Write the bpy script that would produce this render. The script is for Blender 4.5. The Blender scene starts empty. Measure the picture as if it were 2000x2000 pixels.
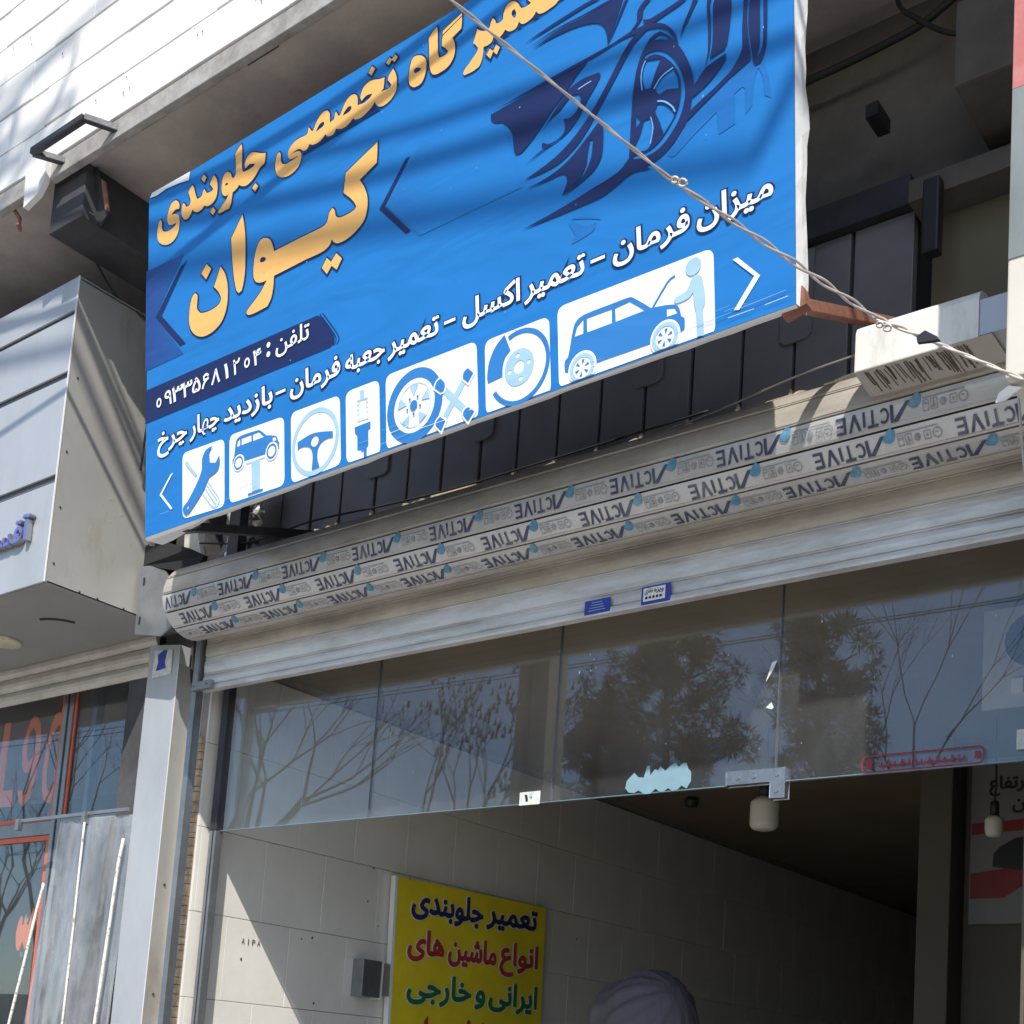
import bpy, bmesh, math, random
from mathutils import Vector, Matrix
from mathutils.geometry import tessellate_polygon
R=math.radians
H=1.35                      # eye height above the pavement; heights below are given relative to the eye
S=bpy.context.scene
COL=S.collection
# ------------------------------------------------------------------ camera
cd=bpy.data.cameras.new('camera'); cam=bpy.data.objects.new('camera',cd); COL.objects.link(cam)
cam.location=(0,0,H)
Rm=Matrix.Rotation(R(38.1707),4,'Z')@Matrix.Rotation(R(97.0302),4,'X')@Matrix.Rotation(R(4.0015),4,'Z')
cam.rotation_euler=Rm.to_euler()
cd.sensor_width=36; cd.lens=36*2564.65/2000; cd.shift_y=0.389; cd.clip_start=.05; cd.clip_end=2000
S.camera=cam
# ------------------------------------------------------------------ world, sun, exposure
SUN=Vector((.70,-1.0,1.237)).normalized()     # towards the sun
w=bpy.data.worlds.new('World'); S.world=w; w.use_nodes=True
nt=w.node_tree; nt.nodes.clear()
sky=nt.nodes.new('ShaderNodeTexSky'); sky.sky_type='NISHITA'; sky.sun_disc=False
sky.sun_elevation=math.asin(SUN.z); sky.sun_rotation=math.atan2(SUN.x,SUN.y); sky.air_density=1.0; sky.dust_density=.6; sky.ozone_density=2.0
bg=nt.nodes.new('ShaderNodeBackground'); bg.inputs['Strength'].default_value=.15
wo=nt.nodes.new('ShaderNodeOutputWorld'); nt.links.new(sky.outputs[0],bg.inputs[0]); nt.links.new(bg.outputs[0],wo.inputs[0])
ld=bpy.data.lights.new('sun','SUN'); ld.energy=3.9; ld.angle=R(.53); ld.color=(1,.95,.87)
sun=bpy.data.objects.new('sun',ld); COL.objects.link(sun); sun.location=(6,-8,12); sun.rotation_euler=SUN.to_track_quat('Z','Y').to_euler()
vs=S.view_settings; vs.view_transform='Standard'; vs.look='None'; vs.exposure=.42; vs.gamma=1; vs.use_curve_mapping=False
S.cycles.max_bounces=8; S.cycles.diffuse_bounces=4; S.cycles.transparent_max_bounces=24; S.cycles.glossy_bounces=4
S.cycles.sample_clamp_indirect=6; S.cycles.use_denoising=True
# ------------------------------------------------------------------ materials
def mat(name,c,rough=.6,metal=0.,var=.12,vs_=3.,bump=.1,bs=60.,c2=None,c2s=1.2,c2a=.5,stretch=(1,1,1),spec=.5,c2pos=(.45,.7)):
    m=bpy.data.materials.new(name); m.use_nodes=True; t=m.node_tree; N=t.nodes; L=t.links
    b=N['Principled BSDF']; b.inputs['Roughness'].default_value=rough; b.inputs['Metallic'].default_value=metal
    b.inputs['Specular IOR Level'].default_value=spec
    g=N.new('ShaderNodeNewGeometry'); mp=N.new('ShaderNodeMapping'); mp.inputs['Scale'].default_value=stretch
    L.new(g.outputs['Position'],mp.inputs[0])
    n=N.new('ShaderNodeTexNoise'); n.inputs['Scale'].default_value=vs_; n.inputs['Detail'].default_value=6; n.inputs['Roughness'].default_value=.62
    L.new(mp.outputs[0],n.inputs['Vector'])
    mr=N.new('ShaderNodeMapRange'); mr.inputs[1].default_value=.3; mr.inputs[2].default_value=.7; mr.inputs[3].default_value=1-var; mr.inputs[4].default_value=1+var
    L.new(n.outputs['Fac'],mr.inputs[0])
    src=None
    col=N.new('ShaderNodeRGB'); col.outputs[0].default_value=(*c,1); src=col.outputs[0]
    if c2:
        n2=N.new('ShaderNodeTexNoise'); n2.inputs['Scale'].default_value=c2s; n2.inputs['Detail'].default_value=8; n2.inputs['Roughness'].default_value=.7
        L.new(mp.outputs[0],n2.inputs['Vector'])
        r2=N.new('ShaderNodeMapRange'); r2.inputs[1].default_value=c2pos[0]; r2.inputs[2].default_value=c2pos[1]; r2.inputs[3].default_value=0; r2.inputs[4].default_value=c2a
        L.new(n2.outputs['Fac'],r2.inputs[0])
        mx=N.new('ShaderNodeMix'); mx.data_type='RGBA'; L.new(r2.outputs[0],mx.inputs[0]); L.new(src,mx.inputs[6]); mx.inputs[7].default_value=(*c2,1); src=mx.outputs[2]
    mm=N.new('ShaderNodeVectorMath'); mm.operation='SCALE'; L.new(src,mm.inputs[0]); L.new(mr.outputs[0],mm.inputs['Scale'])
    L.new(mm.outputs[0],b.inputs['Base Color'])
    if bump>0:
        nb=N.new('ShaderNodeTexNoise'); nb.inputs['Scale'].default_value=bs; nb.inputs['Detail'].default_value=4
        L.new(mp.outputs[0],nb.inputs['Vector'])
        bp=N.new('ShaderNodeBump'); bp.inputs['Strength'].default_value=bump; bp.inputs['Distance'].default_value=.01
        L.new(nb.outputs['Fac'],bp.inputs['Height']); L.new(bp.outputs[0],b.inputs['Normal'])
    return m
M={}
M['stone']=mat('white_stone',(.78,.77,.74),.55,0,.05,6,.05,80,c2=(.50,.45,.40),c2s=2.5,c2a=.35,c2pos=(.5,.75))
M['joint']=mat('mortar',(.33,.31,.29),.9,0,.1,20,.2,120)
M['strip']=mat('edge_strip',(.42,.40,.37),.6,.2,.2,12,.2,60,c2=(.2,.16,.12),c2s=9,c2a=.6)
M['soffit']=mat('soffit_plaster',(.54,.465,.40),.85,0,.20,2.2,.3,26,c2=(.36,.32,.30),c2s=1.3,c2a=.8,c2pos=(.4,.62))
M['crack']=mat('dark_stain',(.10,.09,.08),.9,0,.2,10,.2,60)
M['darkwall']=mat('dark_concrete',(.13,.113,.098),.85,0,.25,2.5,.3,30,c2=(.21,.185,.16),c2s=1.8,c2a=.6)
M['party']=mat('shaded_plaster',(.05,.05,.055),.8,0,.25,3,.25,30,c2=(.13,.12,.11),c2s=2,c2a=.5)  # near-black tone holds the shade between the two shops
M['ochre']=mat('ochre_board',(.17,.15,.095),.75,0,.12,2,.1,30)
M['clad']=mat('charcoal_sheet',(.215,.21,.225),.45,.1,.1,5,.05,40,c2=(.27,.26,.26),c2s=3,c2a=.5)
M['cladback']=mat('dark_gap',(.02,.02,.022),.9,0,.1,5,.0)
M['foam']=mat('dirty_foam',(.52,.44,.33),.9,0,.25,12,.4,70,c2=(.25,.18,.12),c2s=8,c2a=.8)
M['foil']=mat('foil',(.62,.62,.64),.28,.85,.15,8,.5,26)
M['steel']=mat('dark_steel',(.055,.055,.062),.5,.4,.25,10,.15,60)
M['greysteel']=mat('grey_steel',(.30,.32,.34),.4,.7,.12,6,.08,50,c2=(.16,.15,.14),c2s=7,c2a=.4)
M['bright']=mat('polished_steel',(.62,.63,.64),.22,.9,.12,9,.1,40,c2=(.3,.25,.2),c2s=14,c2a=.5)
M['rust']=mat('red_oxide',(.30,.135,.09),.7,.1,.25,12,.2,50,c2=(.16,.07,.05),c2s=9,c2a=.6)
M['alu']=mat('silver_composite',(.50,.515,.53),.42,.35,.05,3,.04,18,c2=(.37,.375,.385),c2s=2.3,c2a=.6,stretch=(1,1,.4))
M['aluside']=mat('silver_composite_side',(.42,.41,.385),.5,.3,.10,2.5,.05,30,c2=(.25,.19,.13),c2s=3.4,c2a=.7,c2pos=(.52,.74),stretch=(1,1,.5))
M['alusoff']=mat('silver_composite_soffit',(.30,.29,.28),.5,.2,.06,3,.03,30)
M['seam']=mat('panel_seam',(.10,.105,.125),.6,0,.1,5,.0)
M['slatcream']=mat('galvanised_slat',(.57,.53,.47),.45,.3,.16,5,.06,60,c2=(.30,.26,.21),c2s=3.2,c2a=.6,stretch=(1,1,2.5),c2pos=(.42,.7))
M['slatlow']=mat('aluminium_slat',(.72,.715,.71),.4,.4,.12,6,.06,60,c2=(.34,.31,.27),c2s=5,c2a=.65,stretch=(.6,1,3))
M['film']=mat('printed_film',(.55,.545,.54),.3,.25,.08,9,.04,60,c2=(.40,.38,.34),c2s=5,c2a=.45)
M['slatline']=mat('slat_groove',(.10,.085,.07),.8,0,.2,10,0)
M['ink']=mat('faded_navy_ink',(.05,.06,.11),.5,0,.3,40,0,c2=(.34,.34,.36),c2s=11,c2a=.45,c2pos=(.5,.72))
M['leafink']=mat('faded_blue_ink',(.07,.25,.40),.5,0,.3,60,0,c2=(.3,.4,.45),c2s=11,c2a=.7)
M['greyink']=mat('faded_grey_ink',(.27,.27,.28),.5,0,.3,60,0)
M['hood']=mat('dented_white_sheet',(.72,.70,.64),.5,.1,.12,6,.3,14,c2=(.26,.245,.23),c2s=8,c2a=.8,stretch=(1,1,.25),c2pos=(.46,.7))
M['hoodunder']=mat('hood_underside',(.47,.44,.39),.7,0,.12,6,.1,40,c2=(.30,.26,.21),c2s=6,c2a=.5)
M['drip']=mat('tar_streak',(.10,.08,.06),.8,0,.2,30,0)
M['cream']=mat('cream_board',(.62,.58,.50),.6,0,.05,4,.03,40)
M['greyprint']=mat('grey_print',(.235,.265,.26),.6,0,.25,4,.03,40,stretch=(1,1,.3),c2=(.13,.16,.16),c2s=5,c2a=.6)
M['redprint']=mat('red_print',(.50,.15,.14),.6,0,.1,4,.02,40,c2=(.62,.42,.38),c2s=4,c2a=.6)
M['vinyl_white']=mat('white_vinyl',(.84,.84,.84),.45,0,.03,4,.3,9)
M['tile']=mat('pale_wall_tile',(.75,.715,.65),.32,0,.04,3,.03,30,c2=(.60,.58,.54),c2s=5,c2a=.4)
M['grout']=mat('grout',(.34,.31,.28),.9,0,.1,20,0)
M['brickedge']=mat('raw_tile_edge',(.50,.38,.25),.9,0,.3,30,.5,60,c2=(.2,.14,.1),c2s=20,c2a=.7)
M['ceil']=mat('brown_ceiling',(.22,.165,.11),.9,0,.15,2,.1,30)  # dull brown tone, slightly mottled
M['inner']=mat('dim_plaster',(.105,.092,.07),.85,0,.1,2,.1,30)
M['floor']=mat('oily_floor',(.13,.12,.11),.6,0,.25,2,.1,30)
M['asphalt']=mat('asphalt',(.055,.055,.055),.85,0,.2,3,.3,120)
M['paving']=mat('pavement',(.42,.40,.375),.8,0,.12,3,.2,60)
M['kerb']=mat('kerb_concrete',(.38,.37,.35),.85,0,.12,5,.2,60)
M['ground']=mat('dry_ground',(.24,.21,.17),.95,0,.2,.6,.2,10)
M['yellow']=mat('yellow_board',(.84,.66,.03),.5,0,.10,3,.03,40,c2=(.70,.54,.02),c2s=4,c2a=.5)
M['whitepaint']=mat('white_paint',(.78,.78,.77),.5,0,.04,4,.02,40)
M['navytxt']=mat('navy_paint',(.035,.032,.10),.5,0,.1,20,0)
M['redtxt']=mat('red_paint',(.45,.045,.035),.5,0,.1,20,0)
M['greentxt']=mat('green_paint',(.02,.17,.06),.5,0,.1,20,0)
M['blacktxt']=mat('black_paint',(.012,.012,.014),.5,0,.1,20,0)
M['bulb']=mat('bulb_plastic',(.72,.68,.60),.4,0,.03,5,0)
M['lens']=mat('yellowed_lens',(.60,.54,.38),.4,0,.12,20,.05,60,c2=(.40,.35,.24),c2s=30,c2a=.5)
M['black']=mat('black_plastic',(.02,.02,.022),.5,0,.1,5,0)
M['cable']=mat('black_cable',(.025,.025,.028),.6,0,.1,5,0)
M['wire']=mat('dull_wire',(.52,.47,.43),.5,.35,.15,30,.1,90)
M['orange']=mat('orange_vinyl',(.62,.12,.055),.5,0,.08,8,.02)
M['orangep']=mat('faded_orange_vinyl',(.95,.20,.05),.5,0,.08,8,.02)
M['rope']=mat('mottled_rope',(.72,.70,.62),.8,0,.1,8,.3,120,c2=(.16,.14,.12),c2s=60,c2a=.8,c2pos=(.55,.62))
M['blueacr']=mat('blue_acrylic',(.13,.15,.42),.3,0,.08,8,.02)
M['bluesticker']=mat('blue_sticker',(.03,.05,.34),.5,0,.12,30,0)
M['pale']=mat('pale_sticker',(.62,.66,.60),.5,0,.2,40,.05)
M['frost']=mat('frosted_sticker',(.21,.34,.40),.5,0,.1,14,.03)
M['reddecal']=mat('red_decal',(.24,.015,.03),.5,0,.25,30,0)
M['posterw']=mat('poster_white',(.20,.19,.19),.5,0,.04,5,.02)
M['posterr']=mat('poster_red',(.22,.015,.015),.5,0,.05,5,.02)
M['skin']=mat('skin',(.50,.33,.24),.5,0,.05,8,.05)
M['scarf']=mat('grey_lilac_scarf',(.085,.077,.090),.7,0,.10,6,.55,16,stretch=(2.2,2.2,.45))
M['coat']=mat('dark_cloth',(.035,.033,.04),.85,0,.1,6,.1,120)
M['bark']=mat('grey_bark',(.12,.10,.08),.9,0,.25,14,.5,50)
M['needles']=mat('pine_needles',(.045,.06,.022),.8,0,.35,3,0)
M['seed']=mat('dry_seed_pods',(.16,.12,.08),.9,0,.3,8,0)
M['concrete']=mat('pole_concrete',(.33,.29,.22),.85,0,.12,3,.2,40)
def printmat(name,c,rough=.5):
    m=mat(name,c,rough,0,.035,5,0,spec=.22)
    t=m.node_tree;N=t.nodes;L=t.links
    g=N.new('ShaderNodeNewGeometry'); mp=N.new('ShaderNodeMapping'); mp.inputs['Scale'].default_value=(1.1,1,4.2); mp.inputs['Rotation'].default_value=(0,R(-9),0)
    n=N.new('ShaderNodeTexNoise'); n.inputs['Scale'].default_value=1.6; n.inputs['Detail'].default_value=2.5; n.inputs['Distortion'].default_value=.6
    bp=N.new('ShaderNodeBump'); bp.inputs['Strength'].default_value=.30; bp.inputs['Distance'].default_value=.035
    L.new(g.outputs['Position'],mp.inputs[0]); L.new(mp.outputs[0],n.inputs['Vector']); L.new(n.outputs['Fac'],bp.inputs['Height']); L.new(bp.outputs[0],N['Principled BSDF'].inputs['Normal'])
    return m
M['banner']=printmat('blue_banner_print',(.018,.185,.52))
M['navy']=printmat('navy_print',(.014,.027,.105))
M['gold']=printmat('gold_print',(.86,.475,.15))
M['white_print']=printmat('white_print',(.86,.88,.88))
M['icon_blue']=printmat('mid_blue_print',(.035,.20,.52))
M['icon_light']=printmat('pale_blue_print',(.36,.56,.70))
M['sky_print']=printmat('sky_blue_print',(.20,.42,.80))
M['chev_mid']=printmat('deep_blue_print',(.018,.150,.45))
def gradmat(name,ca,cb,x0,x1):
    m=printmat(name,ca); N=m.node_tree.nodes; L=m.node_tree.links
    g=N.new('ShaderNodeNewGeometry'); s=N.new('ShaderNodeSeparateXYZ'); r=N.new('ShaderNodeMapRange'); r.inputs[1].default_value=x0; r.inputs[2].default_value=x1
    x=N.new('ShaderNodeMix'); x.data_type='RGBA'; x.inputs[6].default_value=(*ca,1); x.inputs[7].default_value=(*cb,1)
    L.new(g.outputs['Position'],s.inputs[0]); L.new(s.outputs[0],r.inputs[0]); L.new(r.outputs[0],x.inputs[0]); L.new(x.outputs[2],N['Principled BSDF'].inputs['Base Color'])
    return m
M['chev_grad']=gradmat('navy_to_blue_print',(.022,.055,.21),(.022,.10,.34),-3.73,-3.45)
M['chev_grad2']=gradmat('deep_to_banner_blue_print',(.022,.095,.32),(.018,.185,.52),-2.95,-2.35)
def glass(name,tint,f0,dirt=.03):
    m=bpy.data.materials.new(name); m.use_nodes=True; N=m.node_tree.nodes; L=m.node_tree.links; N.clear()
    tr=N.new('ShaderNodeBsdfTransparent'); tr.inputs[0].default_value=(*tint,1)
    gl=N.new('ShaderNodeBsdfGlossy'); gl.inputs['Roughness'].default_value=.0; gl.inputs[0].default_value=(.84,.92,1,1)
    lw=N.new('ShaderNodeLayerWeight'); lw.inputs[0].default_value=.5
    p=N.new('ShaderNodeMath'); p.operation='POWER'; L.new(lw.outputs['Facing'],p.inputs[0]); p.inputs[1].default_value=4.
    q=N.new('ShaderNodeMath'); q.operation='MULTIPLY_ADD'; L.new(p.outputs[0],q.inputs[0]); q.inputs[1].default_value=.75; q.inputs[2].default_value=f0
    mx=N.new('ShaderNodeMixShader'); L.new(q.outputs[0],mx.inputs[0]); L.new(tr.outputs[0],mx.inputs[1]); L.new(gl.outputs[0],mx.inputs[2])
    df=N.new('ShaderNodeBsdfDiffuse'); df.inputs[0].default_value=(.62,.64,.68,1)
    g=N.new('ShaderNodeNewGeometry'); n=N.new('ShaderNodeTexNoise'); n.inputs['Scale'].default_value=3.5; n.inputs['Detail'].default_value=10; n.inputs['Roughness'].default_value=.7; mpp=N.new('ShaderNodeMapping'); mpp.inputs['Scale'].default_value=(1.6,1,.7); mpp.inputs['Rotation'].default_value=(0,.5,0); L.new(g.outputs['Position'],mpp.inputs[0]); L.new(mpp.outputs[0],n.inputs['Vector'])
    mr=N.new('ShaderNodeMapRange'); mr.inputs[1].default_value=.35; mr.inputs[2].default_value=.8; mr.inputs[3].default_value=dirt*.5; mr.inputs[4].default_value=dirt*2; L.new(n.outputs['Fac'],mr.inputs[0])
    m2=N.new('ShaderNodeMixShader'); L.new(mr.outputs[0],m2.inputs[0]); L.new(mx.outputs[0],m2.inputs[1]); L.new(df.outputs[0],m2.inputs[2])
    o=N.new('ShaderNodeOutputMaterial'); L.new(m2.outputs[0],o.inputs[0]); return m
M['glass']=glass('clear_glass',(.95,.975,.97),.062,.032)
M['glassdk']=glass('dusty_glass',(.90,.94,.95),.07,.02)
M['curtainpvc']=glass('clear_pvc',(.88,.92,.95),.09,.28)
# ------------------------------------------------------------------ mesh builder (coordinates relative to the eye)
G=1.0     # uniform scale about the eye point used while a group of things is set out
class MB:
    def __init__(s): s.v=[]; s.f=[]
    def add(s,vs,fs):
        o=len(s.v); s.v+= [tuple(p) for p in vs]; s.f+=[tuple(i+o for i in f) for f in fs]; return s
    def box(s,x0,x1,y0,y1,z0,z1):
        if x0>x1:x0,x1=x1,x0
        if y0>y1:y0,y1=y1,y0
        if z0>z1:z0,z1=z1,z0
        return s.add([(x0,y0,z0),(x1,y0,z0),(x1,y1,z0),(x0,y1,z0),(x0,y0,z1),(x1,y0,z1),(x1,y1,z1),(x0,y1,z1)],
              [(0,3,2,1),(4,5,6,7),(0,1,5,4),(1,2,6,5),(2,3,7,6),(3,0,4,7)])
    def prismX(s,prof,x0,x1,closed=True):   # profile [(y,z)] swept along x
        n=len(prof); s.add([(x0,y,z) for y,z in prof]+[(x1,y,z) for y,z in prof],
           [(i,(i+1)%n,(i+1)%n+n,i+n) for i in range(n if closed else n-1)]+([tuple(range(n))[::-1],tuple(range(n,2*n))] if closed else []))
        return s
    def slab(s,P,d):     # planar polygon P (3D) extruded by vector d
        n=len(P); P=[Vector(p) for p in P]; d=Vector(d); o=len(s.v)
        tri=tessellate_polygon([P])
        s.v+=[tuple(p) for p in P]+[tuple(p+d) for p in P]
        s.f+=[tuple(i+o for i in t) for t in tri]+[tuple(i+o+n for i in t[::-1]) for t in tri]+[(i+o,(i+1)%n+o,(i+1)%n+n+o,i+n+o) for i in range(n)]
        return s
    def tube(s,P,r,n=6,r1=None,caps=True):
        P=[Vector(p) for p in P]; m=len(P); o=len(s.v); 
        up=Vector((0,0,1))
        for i,p in enumerate(P):
            t=(P[min(i+1,m-1)]-P[max(i-1,0)]).normalized()
            if abs(t.dot(up))>.95: a=t.cross(Vector((1,0,0))).normalized()
            else: a=t.cross(up).normalized()
            b=t.cross(a)
            rr=r if r1 is None else r+(r1-r)*i/(m-1)
            for k in range(n):
                q=2*math.pi*k/n; s.v.append(tuple(p+a*rr*math.cos(q)+b*rr*math.sin(q)))
        for i in range(m-1):
            for k in range(n):
                s.f.append((o+i*n+k,o+i*n+(k+1)%n,o+(i+1)*n+(k+1)%n,o+(i+1)*n+k))
        if caps: s.f.append(tuple(o+k for k in range(n))[::-1]); s.f.append(tuple(o+(m-1)*n+k for k in range(n)))
        return s
    def bar(s,a,b,w,h,up=(0,0,1)):
        a=Vector(a);b=Vector(b);t=(b-a).normalized(); x=t.cross(Vector(up)).normalized(); y=x.cross(t)
        P=[a+x*sx*w/2+y*sy*h/2 for sx,sy in((-1,-1),(1,-1),(1,1),(-1,1))]
        Q=[p+(b-a) for p in P]
        return s.add(P+Q,[(0,3,2,1),(4,5,6,7),(0,1,5,4),(1,2,6,5),(2,3,7,6),(3,0,4,7)])
    def lathe(s,c,prof,n=24,axis='z'):
        o=len(s.v); c=Vector(c)
        for r_,h in prof:
            for k in range(n):
                q=2*math.pi*k/n
                s.v.append(tuple(c+Vector((r_*math.cos(q),r_*math.sin(q),h))))
        for i in range(len(prof)-1):
            for k in range(n): s.f.append((o+i*n+k,o+i*n+(k+1)%n,o+(i+1)*n+(k+1)%n,o+(i+1)*n+k))
        s.f.append(tuple(o+k for k in range(n))[::-1]); s.f.append(tuple(o+(len(prof)-1)*n+k for k in range(n)))
        return s
    def build(s,name,m,parent=None,bevel=0,smooth=False,seg=2,loc=None):
        base=Vector(parent['_b']) if parent is not None else Vector(loc if loc else (0,0,0))*G
        me=bpy.data.meshes.new(name); me.from_pydata([tuple(Vector(p)*G-base) for p in s.v],[],s.f)
        if bevel or True:
            bm=bmesh.new(); bm.from_mesh(me)
            if bevel: bmesh.ops.bevel(bm,geom=bm.edges[:],offset=bevel,segments=seg,affect='EDGES',profile=.6)
            bmesh.ops.recalc_face_normals(bm,faces=bm.faces); bm.to_mesh(me); bm.free()
        if smooth: 
            for p in me.polygons: p.use_smooth=True
        me.materials.append(M[m] if isinstance(m,str) else m)
        o=bpy.data.objects.new(name,me); COL.objects.link(o)
        if parent is not None: o.parent=parent
        else: o.location=base+Vector((0,0,H))
        o['_b']=tuple(base)
        return o
def thing(name,label,cat,base,group=None):
    base=Vector(base)*G
    o=bpy.data.objects.new(name,None); COL.objects.link(o); o.empty_display_size=.1
    o.location=Vector(base)+Vector((0,0,H)); o['_b']=tuple(base); o['label']=label; o['category']=cat
    if group: o['group']=group
    return o
def tag(o,label,cat,group=None):
    o['label']=label; o['category']=cat
    if group: o['group']=group
    return o
def struct(o): o['kind']='structure'; return o
def pmesh(name,m,parent,verts,faces,label=None):
    b=MB(); b.add(verts,faces); o=b.build(name,m,parent)
    if label:o['label']=label
    return o
# flat shapes: loops in 2D mapped by a function to 3D
def flat(name,m,parent,shapes,fn,label=None):
    V=[];F=[]
    for loops in shapes:
        L=[[Vector((x,y,0)) for x,y in lp] for lp in loops]
        tri=tessellate_polygon(L); o=len(V)
        for lp in loops: V+=[fn(x,y) for x,y in lp]
        F+=[tuple(i+o for i in t) for t in tri]
    b=MB(); b.v=V; b.f=F
    o=b.build(name,m,parent)
    if label:o['label']=label
    return o
# ------------------------------------------------------------------ lettering with contextual Persian forms
FORMS={'ا':('FE8D','FE8E'),'آ':('FE81','FE82'),'ب':('FE8F','FE90','FE91','FE92'),'پ':('FB56','FB57','FB58','FB59'),'ت':('FE95','FE96','FE97','FE98'),'ج':('FE9D','FE9E','FE9F','FEA0'),'چ':('FB7A','FB7B','FB7C','FB7D'),
'خ':('FEA5','FEA6','FEA7','FEA8'),'د':('FEA9','FEAA'),'ر':('FEAD','FEAE'),'ز':('FEAF','FEB0'),'س':('FEB1','FEB2','FEB3','FEB4'),'ش':('FEB5','FEB6','FEB7','FEB8'),'ص':('FEB9','FEBA','FEBB','FEBC'),'ع':('FEC9','FECA','FECB','FECC'),
'ف':('FED1','FED2','FED3','FED4'),'ق':('FED5','FED6','FED7','FED8'),'ک':('FB8E','FB8F','FB90','FB91'),'گ':('FB92','FB93','FB94','FB95'),'ل':('FEDD','FEDE','FEDF','FEE0'),'م':('FEE1','FEE2','FEE3','FEE4'),'ن':('FEE5','FEE6','FEE7','FEE8'),
'ه':('FEE9','FEEA','FEEB','FEEC'),'و':('FEED','FEEE'),'ی':('FBFC','FBFD','FBFE','FBFF')}
def shape(t):
    out=[]
    for i,c in enumerate(t):
        if c not in FORMS: out.append(c); continue
        f=FORMS[c]; prev=i>0 and t[i-1] in FORMS and len(FORMS[t[i-1]])==4; nxt=i<len(t)-1 and t[i+1] in FORMS and len(f)==4
        k=(3 if prev and nxt else 1 if prev else 2 if nxt else 0)
        out.append(chr(int(f[k],16)))
    return ''.join(out[::-1]) if any(c in FORMS for c in t) else t
_tc={}
def textgeo(t,off,res=3):
    k=(t,off)
    if k in _tc: return _tc[k]
    c=bpy.data.curves.new('txt','FONT'); c.body=shape(t); c.size=1; c.resolution_u=res; c.offset=off; c.fill_mode='FRONT'
    o=bpy.data.objects.new('txt',c); COL.objects.link(o)
    me=o.evaluated_get(bpy.context.evaluated_depsgraph_get()).to_mesh()
    bm=bmesh.new(); bm.from_mesh(me); bmesh.ops.remove_doubles(bm,verts=bm.verts,dist=1e-5); bm.verts.index_update(); bm.verts.ensure_lookup_table(); bm.faces.ensure_lookup_table()
    # order faces by island so that overlapping letters can be staggered
    isl={}; n=0
    for v in bm.verts:
        if v.index in isl: continue
        st=[v]; isl[v.index]=n
        while st:
            q=st.pop()
            for e in q.link_edges:
                r_=e.other_vert(q)
                if r_.index not in isl: isl[r_.index]=n; st.append(r_)
        n+=1
    V=[(v.co.x,v.co.y,isl[v.index]) for v in bm.verts]; F=[tuple(v.index for v in f.verts) for f in bm.faces]
    bm.free(); o.to_mesh_clear(); bpy.data.objects.remove(o); bpy.data.curves.remove(c)
    _tc[k]=(V,F); return _tc[k]
def text(name,m,parent,t,xl,xr,y0,hs,fn,off=0,lay=0,label=None,step=.00012,shift=0):
    """fit text t between xl..xr on baseline y0; hs = font size in metres; fn(x,y,layer)->3D"""
    V0,_=textgeo(t,0); a=min(v[0] for v in V0); b=max(v[0] for v in V0)
    V,F=textgeo(t,off); sx=(xr-xl)/(b-a)
    mb=MB(); n=len(V); k=0
    for dx,dy in (((0,0),) if not shift else ((0,0),(1,0),(-1,0),(0,1),(0,-1),(.7,.7),(-.7,.7),(.7,-.7),(-.7,-.7))):
        mb.v+=[fn(xl+(x-a)*sx+dx*shift,y0+y*hs+dy*shift,lay+(i%7)*step+k*.42) for x,y,i in V]; mb.f+=[tuple(q+n*k for q in f_) for f_ in F]; k+=1
    o=mb.build(name,m,parent)
    if label:o['label']=label
    return o
def strokeP(pts,w_,n=1):
    L=[Vector(p) for p in pts]; a=[];b=[]
    for i,p in enumerate(L):
        d=(L[min(i+1,len(L)-1)]-L[max(i-1,0)]).normalized(); q=Vector((-d[1],d[0]))*w_[i]/2 if isinstance(w_,list) else Vector((-d[1],d[0]))*w_/2
        a.append(tuple(p+q)); b.append(tuple(p-q))
    return a+b[::-1]
# ================================================================== GROUND AND STREET
struct(MB().box(-300,300,-300,300,-H-.6,-H-.16).build('ground','ground'))
struct(MB().box(-60,60,-12,-2.2,-H-.16,-H-.13).build('road','asphalt'))
struct(MB().box(-60,60,-2.0,3.1,-H-.155,-H).build('pavement','paving'))
struct(MB().box(-60,60,-2.2,-2.004,-H-.155,-H+.005).build('kerb','kerb',bevel=.01))
struct(MB().box(-60,60,-16,-12.004,-H-.155,-H-.02).build('far_pavement','paving'))
struct(MB().box(-4.6,2.0,3.104,12,-H-.155,-H+.004).build('shop_floor','floor'))
# ================================================================== MAIN BUILDING
YF,ZS,YW=2.38,3.205,3.26
bld=thing('shop_building','two storey shop building faced with small white stone tiles above a dark recessed overhang','building',(-2,3.3,-H))
random.seed(4)
G=.977
MB().box(-9,3,2.412,2.9,3.25,8).build('upper_wall','joint',bld)
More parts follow.
